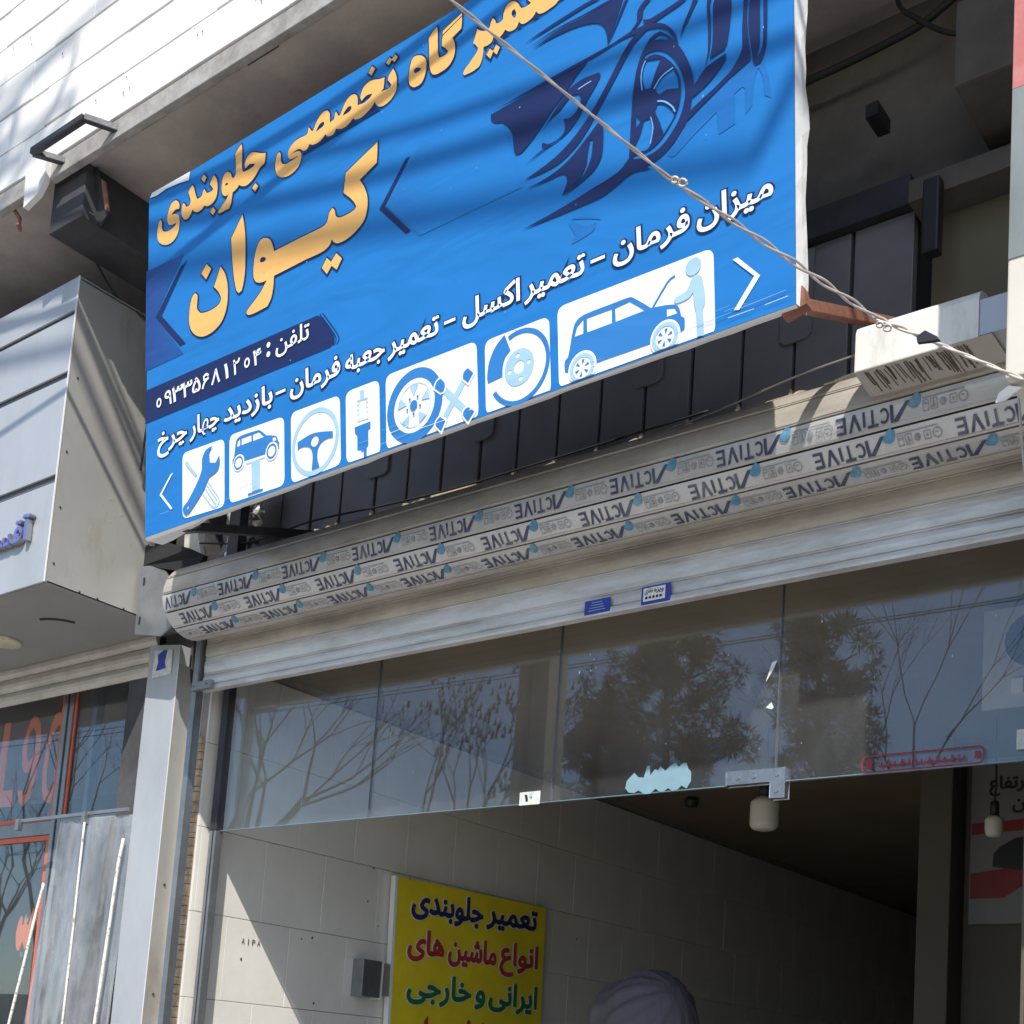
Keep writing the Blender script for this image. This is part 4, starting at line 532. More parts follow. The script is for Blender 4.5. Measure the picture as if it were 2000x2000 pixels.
["name_lettering_outline","navy",2,["754,1601 741,1577 729,1553 720,1539 711,1525 697,1504 717,1486 730,1473 742,1460 755,1443 766,1427 772,1412 773,1402 771,1393 766,1387 753,1379 736,1374 716,1370 692,1369 666,1369 639,1371 620,1374 599,1379 580,1383 569,1394 556,1406 549,1417 546,1430 547,1443 549,1458 551,1472 553,1487 551,1506 545,1517 536,1526 524,1539 509,1536 497,1533 487,1527 475,1511 467,1494 462,1477 455,1451 451,1424 449,1396 448,1372 450,1348 456,1322 465,1300 479,1278 496,1257 516,1240 539,1224 563,1212 589,1203 616,1197 641,1195 674,1196 705,1200 733,1207 760,1218 783,1231 803,1247 821,1269 835,1293 846,1318 853,1344 857,1371 858,1398 859,1423 858,1448 855,1475 849,1503 840,1531 828,1561 814,1583 798,1605 773,1635","566,1642 629,1571 694,1636 634,1698","961,1872 942,1852 924,1832 906,1813 888,1794 867,1772 872,1723 876,1679 881,1634 886,1590 892,1546 899,1502 906,1469 915,1436 926,1402 933,1392 942,1382 953,1370 969,1373 982,1375 993,1382 1007,1414 1016,1447 1022,1480 1026,1515 1027,1552 1027,1589 1028,1632 1027,1677 1025,1722 1023,1752 1018,1783 1013,1815 1008,1839 1001,1864 989,1900","1203,1662 1187,1665 1172,1665 1154,1659 1140,1650 1130,1639 1118,1620 1109,1600 1102,1580 1096,1555 1092,1529 1089,1503 1087,1481 1087,1458 1090,1434 1096,1419 1105,1403 1118,1388 1135,1378 1152,1371 1170,1366 1189,1363 1206,1363 1211,1365 1204,1362 1191,1348 1177,1335 1158,1320 1137,1306 1116,1292 1089,1277 1062,1262 1035,1245 1029,1236 1027,1228 1024,1215 1036,1206 1045,1198 1055,1194 1086,1189 1115,1188 1143,1188 1173,1189 1202,1190 1235,1191 1251,1207 1264,1221 1275,1237 1284,1262 1291,1287 1296,1312 1298,1333 1299,1355 1300,1367 1588,1368 1621,1366 1654,1365 1686,1364 1706,1364 1726,1365 1746,1367 1762,1371 1778,1376 1793,1384 1802,1395 1808,1407 1807,1407 1804,1407 1810,1398 1819,1388 1831,1379 1844,1372 1857,1368 1884,1365 1911,1364 1935,1366 1966,1372 1994,1380 2021,1391 2044,1402 2065,1415 2083,1432 2096,1451 2104,1472 2110,1494 2113,1516 2114,1539 2112,1564 2105,1590 2095,1618 2083,1645 2072,1664 2058,1683 2051,1692 2185,1738 2191,1813 2191,1880 1913,1794 1909,1770 1906,1752 1903,1734 1900,1713 1897,1693 1893,1667 1923,1640 1948,1616 1972,1591 1983,1576 1993,1559 2001,1547 2000,1546 1997,1542 1994,1540 1976,1537 1955,1535 1932,1535 1910,1535 1888,1537 1865,1542 1858,1546 1851,1553 1846,1559 1842,1570 1841,1582 1836,1597 1830,1606 1822,1614 1810,1626 1793,1614 1782,1606 1773,1596 1766,1579 1763,1564 1759,1553 1755,1548 1748,1544 1740,1541 1729,1539 1717,1538 1704,1537 1643,1538 1580,1540 1517,1542 1296,1543 1295,1550 1291,1563 1287,1577 1280,1594 1271,1612 1259,1629 1247,1640 1233,1649 1219,1656","1709,1274 1764,1207 1805,1246 1850,1205 1905,1271 1846,1335 1801,1296 1764,1334"]],
["name_lettering","gold",3,["774,1621 790,1599 807,1578 820,1556 831,1528 840,1500 846,1473 849,1448 850,1423 849,1398 848,1372 844,1346 837,1321 827,1297 814,1274 797,1253 778,1238 756,1226 730,1216 703,1209 673,1205 641,1204 617,1206 592,1211 567,1220 543,1232 521,1247 503,1263 486,1284 473,1304 465,1325 459,1349 457,1373 458,1395 460,1423 464,1449 470,1475 476,1491 483,1506 493,1520 501,1524 511,1527 521,1529 530,1520 538,1512 543,1503 544,1488 542,1473 540,1459 538,1444 537,1429 541,1413 550,1400 563,1388 576,1375 597,1370 618,1365 638,1362 666,1360 692,1360 717,1362 738,1365 757,1371 772,1380 780,1389 782,1401 781,1414 773,1431 762,1449 749,1466 737,1479 723,1493 709,1506 718,1520 728,1534 736,1548 749,1572 762,1597","633,1686 681,1637 629,1584 579,1641","986,1886 992,1862 999,1837 1004,1813 1009,1782 1014,1751 1016,1721 1018,1676 1019,1632 1018,1589 1018,1552 1017,1516 1013,1481 1007,1449 998,1417 986,1388 978,1384 967,1382 956,1380 948,1389 940,1397 934,1406 923,1439 915,1471 908,1503 901,1547 895,1591 890,1635 885,1680 881,1724 877,1769 895,1788 913,1807 931,1826 949,1846 968,1866","1215,1648 1229,1641 1241,1633 1252,1623 1263,1607 1271,1590 1278,1574 1283,1561 1286,1547 1289,1534 1517,1533 1580,1531 1643,1529 1704,1528 1718,1529 1731,1530 1743,1532 1752,1536 1760,1541 1766,1548 1772,1562 1775,1577 1780,1591 1788,1600 1799,1607 1809,1614 1816,1607 1823,1600 1828,1593 1832,1580 1833,1568 1838,1555 1844,1547 1852,1539 1862,1534 1886,1528 1910,1526 1932,1526 1955,1526 1977,1528 1998,1532 2004,1536 2007,1541 2011,1547 2001,1564 1991,1581 1978,1597 1955,1622 1929,1646 1903,1671 1906,1691 1909,1712 1912,1732 1915,1751 1918,1769 1921,1787 2182,1868 2182,1813 2177,1745 2038,1696 2051,1678 2064,1659 2075,1641 2087,1614 2097,1588 2103,1562 2105,1539 2104,1517 2101,1496 2095,1475 2088,1455 2077,1437 2060,1422 2040,1410 2017,1399 1991,1389 1964,1381 1934,1375 1910,1373 1885,1374 1859,1377 1847,1381 1836,1387 1825,1395 1818,1403 1812,1412 1806,1421 1800,1411 1795,1400 1787,1392 1775,1385 1760,1380 1744,1376 1726,1374 1706,1373 1686,1373 1654,1374 1621,1375 1588,1377 1291,1376 1290,1355 1289,1334 1287,1313 1282,1289 1276,1264 1267,1241 1257,1227 1244,1213 1231,1200 1202,1199 1173,1198 1142,1197 1115,1197 1087,1198 1058,1202 1049,1206 1042,1212 1034,1219 1036,1226 1037,1233 1041,1238 1067,1255 1094,1269 1120,1284 1142,1298 1163,1312 1183,1328 1197,1342 1211,1356 1224,1371 1207,1372 1190,1372 1172,1375 1155,1379 1139,1386 1124,1395 1112,1408 1104,1422 1099,1436 1096,1459 1096,1481 1098,1502 1101,1528 1105,1553 1111,1577 1117,1597 1126,1616 1137,1633 1146,1643 1158,1651 1173,1656 1186,1656 1200,1653|1159,1520 1161,1526 1164,1532 1169,1536 1177,1536 1186,1534 1196,1531 1203,1526 1210,1520 1217,1514 1212,1509 1208,1504 1201,1501 1190,1501 1177,1504 1165,1506 1162,1511 1160,1516","1764,1321 1801,1283 1845,1322 1893,1271 1849,1218 1805,1258 1765,1220 1721,1274"]],
["chevron_panel","chev_grad",1,["-19,1866 389,1848 90,1519 395,1160 -16,1163"]],
["chevron_line","navy",1,["420,1788 355,1769 90,1508 361,1222 418,1224 157,1497"]],
["chevron_line","navy",1,["2437,1681 2404,1680 2195,1459 2407,1233 2447,1236 2241,1461"]],
["chevron_panel","chev_grad2",1,["2519,1732 3095,1674 3249,1177 2515,1182 2252,1457"]],
["phone_bar","navy",1,["-7,1026 1677,995 1693,986 1709,977 1722,966 1760,921 1794,876 1822,830 1829,812 1830,794 1826,778 1817,770 1804,765 1791,760 -10,794"]],
["phone_bar_edge","navy",1,["1703,998 1728,967 1752,936 1776,905 1799,875 1821,845 1841,815 1845,804 1846,793 1844,783 1839,775 1832,768 1825,762 1821,766 1828,773 1835,778 1839,785 1840,793 1839,803 1836,812 1816,842 1794,872 1771,901 1748,932 1723,963 1698,994"]],
["phone_bar_edge","navy",1,["1727,997 1752,965 1776,934 1800,903 1823,873 1845,843 1864,813 1869,802 1871,791 1870,781 1864,773 1857,766 1850,760 1846,765 1853,771 1860,776 1864,783 1865,791 1863,800 1859,810 1840,840 1818,870 1795,899 1771,930 1747,962 1723,993"]],
["car_drawing","navy",2,["3266,1959 3335,1961 3404,1963 3471,1965 3540,1968 3608,1971 3675,1974 3704,1973 3733,1972 3762,1971 3748,1979 3735,1987 3722,1991 3660,1992 3600,1990 3540,1987 3484,1984 3429,1979 3373,1974 3337,1969 3302,1964","3316,1907 3368,1906 3419,1906 3471,1905 3516,1902 3562,1898 3608,1892 3643,1885 3679,1875 3715,1863 3731,1856 3747,1848 3761,1836 3775,1821 3787,1804 3794,1787 3801,1757 3804,1729 3807,1700 3823,1729 3898,1899 3904,1930 3866,1921 3803,1921 3739,1922 3675,1922 3608,1924 3539,1926 3471,1925 3419,1920 3368,1913","3295,1925 3354,1929 3412,1933 3471,1935 3539,1933 3608,1930 3675,1927 3740,1925 3803,1923 3866,1922 3855,1928 3844,1933 3833,1936 3780,1938 3728,1937 3675,1937 3608,1939 3539,1943 3471,1943 3412,1939 3354,1932","3821,1713 3933,1891 3927,1894 3920,1897 3916,1896 3899,1874 3885,1849 3872,1823 3855,1787 3838,1750","3036,1668 3112,1668 3186,1668 3260,1669 3331,1669 3401,1670 3471,1671 3531,1672 3590,1673 3648,1673 3659,1672 3671,1671 3682,1670 3666,1662 3650,1655 3635,1646 3619,1635 3603,1623 3588,1610 3549,1582 3510,1553 3471,1524 3439,1498 3407,1471 3374,1445 3338,1418 3300,1393 3260,1370 3247,1367 3232,1367 3217,1367 3210,1376 3203,1386 3199,1395 3194,1424 3192,1453 3188,1482 3181,1504 3171,1526 3158,1547 3148,1560 3136,1572 3122,1582 3102,1591 3082,1597 3063,1606 3053,1614 3044,1624 3039,1634 3036,1646 3036,1657","3062,1679 3153,1683 3242,1688 3331,1691 3424,1693 3517,1694 3608,1695 3675,1695 3742,1696 3807,1697 3851,1700 3894,1705 3936,1709 4037,1683 4037,1670 3990,1678 3944,1687 3898,1691 3847,1689 3798,1684 3748,1679 3676,1677 3602,1676 3526,1675 3462,1676 3397,1677 3331,1678 3243,1679 3153,1679","3999,1685 3976,1679 3955,1670 3936,1657 3908,1631 3883,1602 3859,1573 3816,1521 3773,1469 3728,1419 3691,1383 3651,1349 3608,1317 3566,1291 3520,1268 3471,1249 3406,1232 3337,1219 3268,1206 3313,1203 3358,1200 3402,1199 3443,1200 3483,1204 3520,1212 3564,1229 3605,1250 3642,1275 3685,1314 3723,1356 3761,1399 3805,1450 3848,1502 3891,1553 3913,1580 3936,1607 3961,1631 3987,1647 4015,1660 4043,1673 4028,1678 4013,1684","3936,1704 3965,1706 3994,1707 4025,1705 4057,1697 4091,1686 4124,1669 4146,1653 4167,1633 4185,1611 4198,1592 4207,1572 4215,1551 4219,1535 4222,1520 4224,1504 4215,1522 4206,1540 4197,1557 4186,1577 4174,1596 4161,1614 4145,1628 4129,1640 4112,1650 4089,1659 4066,1666 4043,1673 4029,1677 4014,1681 3999,1685 3978,1691 3957,1697","3987,1798 4001,1814 4019,1826 4037,1837 4069,1822 4052,1812 4035,1803 4022,1790 4018,1777 4019,1762 4015,1749 4000,1733 3982,1720 3962,1708 3953,1706 3943,1706 3933,1705 3950,1716 3967,1727 3981,1741 3984,1759 3983,1780","4018,1737 4033,1730 4048,1724 4062,1721 4121,1724 4178,1730 4234,1736 4246,1739 4276,1724 4264,1720 4252,1715 4240,1712 4202,1706 4163,1702 4124,1697 4095,1694 4066,1691 4037,1688","3774,1323 3776,1291 3779,1260 3779,1229 3778,1195 3775,1163 3767,1133 3754,1111 3736,1092 3715,1076 3688,1063 3659,1053 3628,1043 3594,1034 3559,1025 3523,1017 3552,1029 3581,1041 3608,1054 3630,1066 3650,1079 3668,1095 3682,1113 3693,1133 3702,1155 3708,1184 3711,1214 3715,1245 3698,1251 3694,1235 3689,1218 3685,1201 3681,1176 3678,1150 3672,1127 3658,1105 3642,1085 3621,1069 3589,1052 3553,1038 3516,1025 3528,1043 3539,1061 3548,1081 3550,1093 3548,1107 3547,1121 3538,1129 3529,1136 3520,1140 3491,1143 3464,1142 3437,1142 3386,1145 3334,1148 3282,1151 3323,1153 3363,1155 3402,1159 3440,1164 3478,1171 3513,1180 3551,1196 3587,1213 3621,1233 3649,1251 3675,1270 3702,1289 3717,1300 3732,1311 3748,1320 3756,1322 3765,1323","3753,1583 3757,1574 3761,1566 3761,1560 3735,1526 3705,1495 3675,1464 3654,1437 3632,1410 3608,1386 3584,1368 3556,1352 3526,1340 3489,1332 3449,1326 3409,1320 3368,1312 3327,1302 3285,1293 3315,1303 3344,1313 3374,1322 3384,1324 3395,1325 3405,1326 3384,1347 3389,1363 3403,1354 3416,1345 3430,1339 3449,1337 3468,1338 3485,1340 3501,1344 3515,1349 3526,1357 3533,1369 3536,1383 3537,1399 3534,1409 3530,1421 3525,1432 3542,1428 3559,1423 3574,1423 3593,1430 3608,1440 3621,1453 3630,1466 3635,1481 3638,1497 3637,1505 3632,1514 3628,1523 3612,1529 3595,1535 3581,1537 3551,1523 3525,1505 3499,1486 3478,1480 3456,1473 3437,1464 3419,1452 3403,1438 3388,1424 3415,1452 3443,1480 3471,1507 3499,1532 3528,1557 3560,1577 3587,1587 3617,1592 3648,1595 3674,1594 3701,1591 3728,1587 3737,1586 3745,1584","3931,1053 3911,1037 3891,1022 3867,1011 3816,1000 3762,993 3708,987 3646,978 3583,969 3519,961 3435,953 3349,947 3262,940 3349,935 3435,930 3519,926 3603,923 3685,920 3765,920 3793,924 3819,931 3845,938 3881,950 3917,964 3957,970 3992,966 4029,956 4066,946 4037,968 4008,991 3979,1014 3963,1027 3947,1040","4386,1671 4412,1658 4407,1643 4403,1629 4401,1613 4402,1574 4405,1533 4407,1494 4406,1462 4404,1431 4399,1402 4392,1377 4382,1353 4372,1330 4379,1355 4385,1380 4389,1407 4391,1446 4391,1487 4390,1528 4388,1563 4385,1597 4384,1632 4384,1645 4385,1658","4426,1651 4518,1606 4517,1573 4516,1539 4513,1506 4509,1470 4503,1434 4496,1400 4491,1389 4486,1380 4480,1370 4398,1359 4404,1385 4410,1411 4414,1438 4416,1480 4417,1524 4418,1568 4417,1584 4416,1600 4417,1616 4419,1628 4423,1639","4486,1349 4486,1337 4487,1325 4484,1316 4457,1289 4428,1266 4395,1245 4367,1231 4335,1220 4304,1209 4304,1224 4303,1239 4304,1254 4307,1262 4311,1269 4316,1275 4323,1281 4330,1287 4337,1293 4350,1304 4363,1316 4376,1328","4583,1575 4581,1530 4578,1485 4575,1440 4575,1406 4576,1371 4574,1337 4569,1320 4561,1304 4551,1291 4536,1272 4519,1255 4499,1241 4430,1208 4357,1179 4283,1149 4271,1106 4313,1126 4354,1147 4395,1166 4435,1185 4476,1203 4516,1220 4551,1233 4585,1245 4619,1257 4616,1287 4613,1316 4610,1346 4607,1382 4604,1418 4602,1454 4602,1491 4603,1528 4604,1564","4614,1560 4669,1533 4669,1461 4670,1390 4667,1320 4664,1299 4656,1280 4647,1262 4642,1258 4636,1257 4629,1255 4626,1281 4622,1306 4619,1332 4614,1372 4610,1412 4608,1451 4609,1488 4612,1524","4686,1524 4707,1514 4707,1461 4707,1407 4705,1353 4704,1328 4701,1304 4697,1280 4691,1259 4682,1238 4671,1220 4663,1216 4653,1216 4643,1215 4628,1249 4639,1252 4649,1255 4658,1260 4668,1269 4675,1280 4679,1294 4684,1332 4686,1373 4687,1414 4687,1450 4687,1487","4310,1707 4337,1694 4318,1665 4298,1636 4279,1607 4271,1597 4262,1587 4255,1576 4247,1563 4240,1549 4234,1535 4238,1555 4243,1576 4249,1595 4261,1618 4275,1640 4288,1662 4296,1677 4303,1692"]],
["car_drawing","navy",2,["4121,1629 4106,1630 4091,1631 4078,1629 4061,1621 4047,1610 4034,1597 4017,1575 4002,1551 3990,1524 3979,1493 3971,1460 3965,1426 3959,1392 3955,1357 3952,1322 3948,1277 3945,1233 3942,1188 3940,1153 3938,1117 3935,1081 3933,1055 3929,1029 3926,1003 3943,994 3960,985 3976,980 4002,975 4028,973 4051,974 4084,978 4115,985 4144,996 4175,1013 4203,1034 4229,1057 4248,1076 4264,1098 4277,1122 4287,1151 4295,1181 4301,1213 4306,1235 4310,1258 4310,1283 4306,1312 4299,1342 4290,1372 4280,1401 4268,1429 4254,1458 4242,1481 4228,1503 4212,1526 4199,1544 4185,1563 4170,1581 4154,1597 4138,1613|4025,1536 4029,1542 4033,1547 4040,1550 4058,1550 4077,1547 4096,1542 4118,1532 4138,1518 4158,1502 4179,1479 4197,1455 4212,1429 4227,1398 4239,1368 4248,1338 4255,1310 4260,1283 4261,1257 4258,1224 4251,1193 4241,1164 4228,1138 4212,1115 4193,1094 4169,1071 4143,1051 4113,1035 4085,1027 4054,1024 4020,1024 3999,1028 3977,1035 3954,1042 3964,1058 3987,1053 4011,1048 4033,1047 4060,1049 4085,1055 4107,1065 4132,1081 4154,1101 4175,1123 4191,1140 4206,1159 4217,1180 4228,1207 4235,1236 4239,1267 4238,1298 4233,1331 4224,1365 4213,1391 4199,1417 4182,1443 4165,1463 4147,1483 4127,1500 4111,1512 4094,1522 4078,1528 4060,1531 4044,1529 4028,1528 4026,1531 4025,1534|4040,1515 4124,1488 4114,1474 4105,1459 4096,1444 4084,1418 4073,1391 4062,1364 4029,1370 4024,1389 4018,1407 4015,1425 4015,1446 4017,1465 4021,1483 4027,1495 4033,1505|4083,1357 4097,1370 4111,1382 4127,1392 4148,1398 4171,1402 4194,1405 4202,1385 4211,1365 4218,1346 4221,1328 4222,1310 4224,1292 4201,1300 4179,1308 4157,1314 4142,1314 4128,1311 4114,1308 4108,1315 4102,1321 4097,1328 4092,1338 4088,1347|4105,1265 4118,1259 4132,1252 4145,1243 4163,1225 4179,1205 4193,1185 4197,1176 4199,1168 4198,1161 4180,1138 4159,1117 4138,1096 4130,1121 4122,1145 4114,1170 4105,1190 4095,1210 4089,1229 4092,1243 4098,1254|4024,1214 4061,1209 4066,1192 4071,1176 4074,1160 4074,1131 4071,1103 4064,1077 4057,1067 4046,1060 4033,1057 4013,1060 3992,1066 3970,1072 3970,1083 3970,1094 3972,1104 3981,1121 3992,1136 4002,1152 4010,1172 4017,1193|3978,1266 3981,1260 3983,1253 3986,1246 3992,1236 3999,1226 4005,1216 3977,1198|4072,1601 4080,1605 4088,1609 4096,1612 4104,1613 4112,1613 4121,1610 4133,1603 4144,1594 4155,1584 4162,1575 4167,1565 4173,1556 4156,1568 4139,1579 4121,1589 4104,1594 4088,1598"]],
["spoke_line","sky_print",3,["4011,1371 4008,1394 4005,1417 4005,1440 4007,1458 4010,1475 4016,1491 4020,1500 4026,1509 4032,1517 4037,1514 4031,1505 4025,1497 4021,1489 4016,1473 4012,1457 4011,1440 4011,1418 4014,1395 4017,1372","4080,1351 4094,1367 4108,1383 4125,1395 4147,1403 4170,1407 4193,1412 4195,1404 4171,1400 4149,1396 4129,1388 4113,1377 4100,1362 4086,1346","4105,1281 4119,1275 4133,1269 4147,1260 4163,1247 4177,1232 4190,1217 4198,1205 4203,1193 4209,1181 4202,1178 4196,1189 4191,1201 4184,1212 4171,1227 4157,1241 4142,1254 4129,1262 4115,1268 4101,1274","4067,1214 4072,1192 4078,1169 4080,1148 4076,1122 4070,1099 4064,1075 4058,1077 4064,1100 4071,1123 4074,1148 4072,1168 4067,1190 4062,1212","3621,1553 3634,1555 3648,1556 3661,1558 3676,1559 3690,1560 3705,1561 3705,1555 3691,1554 3676,1553 3662,1552 3649,1550 3635,1549 3622,1547"]],
["car_reflection","chev_mid",1,["4156,980 4271,1098 4516,1215 4646,1219 4690,1207 4698,1176 4705,1145 4711,1115 4715,1086 4717,1058 4719,1030 4689,1053 4686,1085 4684,1117 4679,1150 4673,1167 4665,1184 4657,1201 4649,1184 4640,1168 4634,1149 4629,1111 4626,1071 4622,1031 4589,1004 4589,1045 4589,1087 4587,1129 4584,1134 4578,1140 4573,1145 4527,1129 4532,982 4446,966 4433,1082 4381,1056 4329,1031 4277,1005 4250,988 4223,971 4192,960 4181,962 4169,971","3555,863 3575,856 3595,849 3614,841 3634,828 3653,814 3673,804 3693,801 3712,801 3731,802 3728,789 3726,776 3719,767 3694,758 3666,753 3638,748 3617,746 3595,744 3573,743 3602,781","3567,878 3594,876 3622,873 3649,867 3677,858 3704,847 3731,833 3743,825 3754,814 3765,804 3738,816 3711,828 3684,839 3645,853 3606,866"]],
["icon_tile","white_print",1,["399,430 401,449 407,463 417,473 432,479 450,480 774,468 792,466 807,459 818,448 824,433 826,414 832,69 830,50 824,36 814,26 799,20 780,19 458,31 439,34 425,41 414,52 408,66 405,85"]],
["icon_tile","white_print",1,["875,420 877,438 883,453 893,463 908,469 926,470 1338,455 1357,452 1371,445 1382,435 1389,420 1391,401 1399,68 1397,49 1391,34 1381,24 1367,18 1348,16 933,22 914,24 900,30 889,41 883,56 880,74"]],
["icon_tile","white_print",1,["1453,404 1455,422 1461,437 1471,447 1486,453 1504,454 1826,445 1845,443 1859,436 1870,426 1877,411 1880,392 1891,69 1890,50 1884,35 1874,25 1859,18 1841,16 1513,10 1494,10 1480,16 1469,26 1462,40 1460,59"]],
["icon_tile","white_print",1,["1929,394 1930,412 1936,427 1947,437 1961,443 1980,445 2150,442 2169,440 2184,433 2195,423 2201,408 2204,389 2214,44 2213,26 2207,11 2197,10 2182,10 2164,10 1990,10 1971,10 1956,14 1946,25 1939,40 1937,59"]],
["icon_tile","white_print",1,["2255,395 2257,413 2263,428 2273,438 2287,444 2306,446 2886,436 2905,434 2920,427 2931,417 2937,402 2940,383 2952,49 2950,30 2945,15 2935,10 2920,10 2902,10 2316,10 2297,10 2283,10 2272,20 2265,34 2263,53"]],
["icon_tile","white_print",1,["2997,363 2998,381 3004,396 3014,406 3028,412 3047,414 3381,411 3400,408 3414,402 3425,391 3432,377 3434,358 3444,40 3442,22 3437,10 3426,10 3412,10 3393,10 3059,10 3040,10 3025,10 3015,13 3008,27 3005,46"]],
["icon_tile","white_print",1,["3487,386 3488,404 3494,419 3504,429 3519,435 3538,437 4361,423 4380,420 4394,414 4405,403 4412,389 4414,370 4421,40 4419,22 4413,10 4403,10 4389,10 4370,10 3549,10 3530,10 3515,10 3505,16 3498,30 3496,49"]],
["wrench_icon","icon_blue",4,["721,442 708,434 695,427 686,418 682,408 682,398 683,387 685,371 689,355 692,339 746,325 785,367 787,350 789,333 788,317 784,301 778,286 768,273 753,264 734,258 715,252 704,250 692,249 683,246 665,223 649,198 631,175 584,133 534,93 481,55 472,51 461,50 450,48 439,57 427,67 420,76 417,89 418,101 423,112 433,119 446,125 458,132 488,159 517,188 544,217 568,246 590,276 607,308 610,330 608,355 609,378 615,396 625,413 637,427 649,435 664,440 680,444 693,444 707,443|479,99 477,108 472,114 466,114 461,108 460,99 461,90 466,84 472,84 477,90"]],
["screwdriver_icon","icon_light",3,["431,403 447,417 469,400 481,376 559,299 543,282 459,369","618,160 634,140 651,121 667,102 682,83 697,65 715,49 726,43 739,39 750,38 762,42 772,48 778,55 781,65 780,75 775,87 761,107 743,127 724,148 706,170 688,192 670,214 676,219 694,197 712,175 730,153 749,133 767,112 782,91 788,77 789,64 785,51 777,42 765,34 751,30 737,31 723,35 711,42 692,60 676,78 661,97 645,116 628,135 612,155","645,188 663,165 681,142 699,119 717,97 736,75 755,53 749,47 730,69 711,91 693,114 674,137 656,160 638,184","660,204 678,182 696,160 714,139 733,117 752,94 771,72 766,68 747,91 728,113 709,135 691,157 673,178 655,200"]],
["van_icon","icon_blue",2,["909,272 911,309 923,309 926,325 928,340 931,356 934,376 937,396 943,415 947,422 954,428 963,432 975,435 989,437 1004,438 1052,437 1101,434 1150,430 1157,429 1164,427 1170,423 1191,408 1211,391 1230,374 1258,367 1286,359 1314,349 1321,345 1327,339 1331,333 1335,326 1337,318 1339,311 1351,297 1349,256 1334,256 1246,257 1026,265 926,266|951,375 960,410 981,420 982,375|996,418 1090,416 1091,375 996,375|1105,415 1160,415 1210,371 1106,372|1289,347 1316,339 1326,319 1293,320"]],
["wheel_icon","white_print",3,["1027,265 1026,277 1022,289 1016,299 1007,307 997,314 985,318 973,319 961,318 950,314 940,307 931,299 925,289 921,277 919,265 921,253 925,242 931,232 940,223 950,217 961,213 973,211 985,213 997,217 1007,223 1016,232 1022,242 1026,253"]],
["wheel_icon","icon_blue",4,["1017,265 1016,275 1012,284 1007,292 1000,299 992,304 983,307 973,308 964,307 955,304 946,299 940,292 934,284 931,275 930,265 931,256 934,246 940,238 946,231 955,226 964,223 973,222 983,223 992,226 1000,231 1007,238 1012,246 1016,256|1005,258 1003,251 999,245 994,240 987,236 981,234 973,233 966,234 959,236 953,240 948,245 944,251 942,258 941,265 942,272 944,279 948,285 953,291 959,294 966,297 973,298 981,297 987,294 994,291 999,285 1003,279 1005,272 1006,265"]],
["wheel_icon","white_print",3,["1344,258 1342,271 1338,283 1331,294 1322,303 1311,310 1299,315 1286,316 1273,315 1260,310 1249,303 1240,294 1233,283 1229,271 1227,258 1229,245 1233,233 1240,222 1249,212 1260,205 1273,201 1286,200 1299,201 1311,205 1322,212 1331,222 1338,233 1342,245"]],
["wheel_icon","icon_blue",4,["1332,258 1331,268 1328,278 1322,287 1315,294 1306,300 1296,303 1286,304 1275,303 1265,300 1257,294 1249,287 1244,278 1240,268 1239,258 1240,247 1244,238 1249,229 1257,221 1265,216 1275,212 1286,211 1296,212 1306,216 1315,221 1322,229 1328,238 1331,247|1320,250 1317,243 1313,236 1307,231 1301,226 1293,224 1286,223 1278,224 1270,226 1264,231 1258,236 1254,243 1252,250 1251,258 1252,266 1254,273 1258,280 1264,285 1270,289 1278,292 1286,293 1293,292 1301,289 1307,285 1313,280 1317,273 1320,266 1321,258"]],
["lift_icon","icon_light",2,["1042,236 1042,245 1217,240 1217,232 1173,233 1175,48 1100,48 1090,234"]],
["lift_icon","icon_blue",3,["1063,42 1205,42 1205,29 1063,30"]],
["steering_wheel_icon","icon_light",2,["1876,214 1874,246 1866,277 1854,307 1837,335 1816,359 1791,380 1764,397 1734,409 1703,417 1671,419 1639,417 1607,409 1578,397 1550,380 1526,359 1505,335 1488,307 1476,277 1468,246 1466,214 1468,182 1476,151 1488,121 1505,93 1526,69 1550,48 1578,31 1607,19 1639,11 1671,9 1703,11 1734,19 1764,31 1791,48 1816,69 1837,93 1854,121 1866,151 1874,182|1845,186 1838,160 1828,134 1813,110 1795,89 1774,71 1751,57 1725,46 1698,40 1671,38 1643,40 1616,46 1591,57 1567,71 1546,89 1528,110 1514,134 1503,160 1497,186 1495,214 1497,242 1503,269 1514,294 1528,318 1546,339 1567,357 1591,371 1616,382 1643,388 1671,390 1698,388 1725,382 1751,371 1774,357 1795,339 1813,318 1828,294 1838,269 1845,242 1847,214"]],
["steering_wheel_icon","icon_blue",3,["1519,251 1549,256 1579,262 1610,267 1634,269 1659,269 1684,267 1731,259 1779,248 1826,237 1826,198 1809,201 1792,204 1776,205 1760,203 1744,200 1731,195 1717,186 1706,176 1699,164 1694,144 1693,122 1695,100 1700,82 1707,64 1714,46 1645,46 1649,74 1652,102 1653,130 1651,145 1647,161 1639,177 1632,186 1622,193 1611,199 1592,206 1573,210 1554,211 1542,210 1531,206 1520,202|1705,217 1702,230 1695,242 1684,249 1671,252 1658,249 1647,242 1639,230 1637,217 1639,204 1647,193 1658,186 1671,183 1684,186 1695,193 1702,204"]],
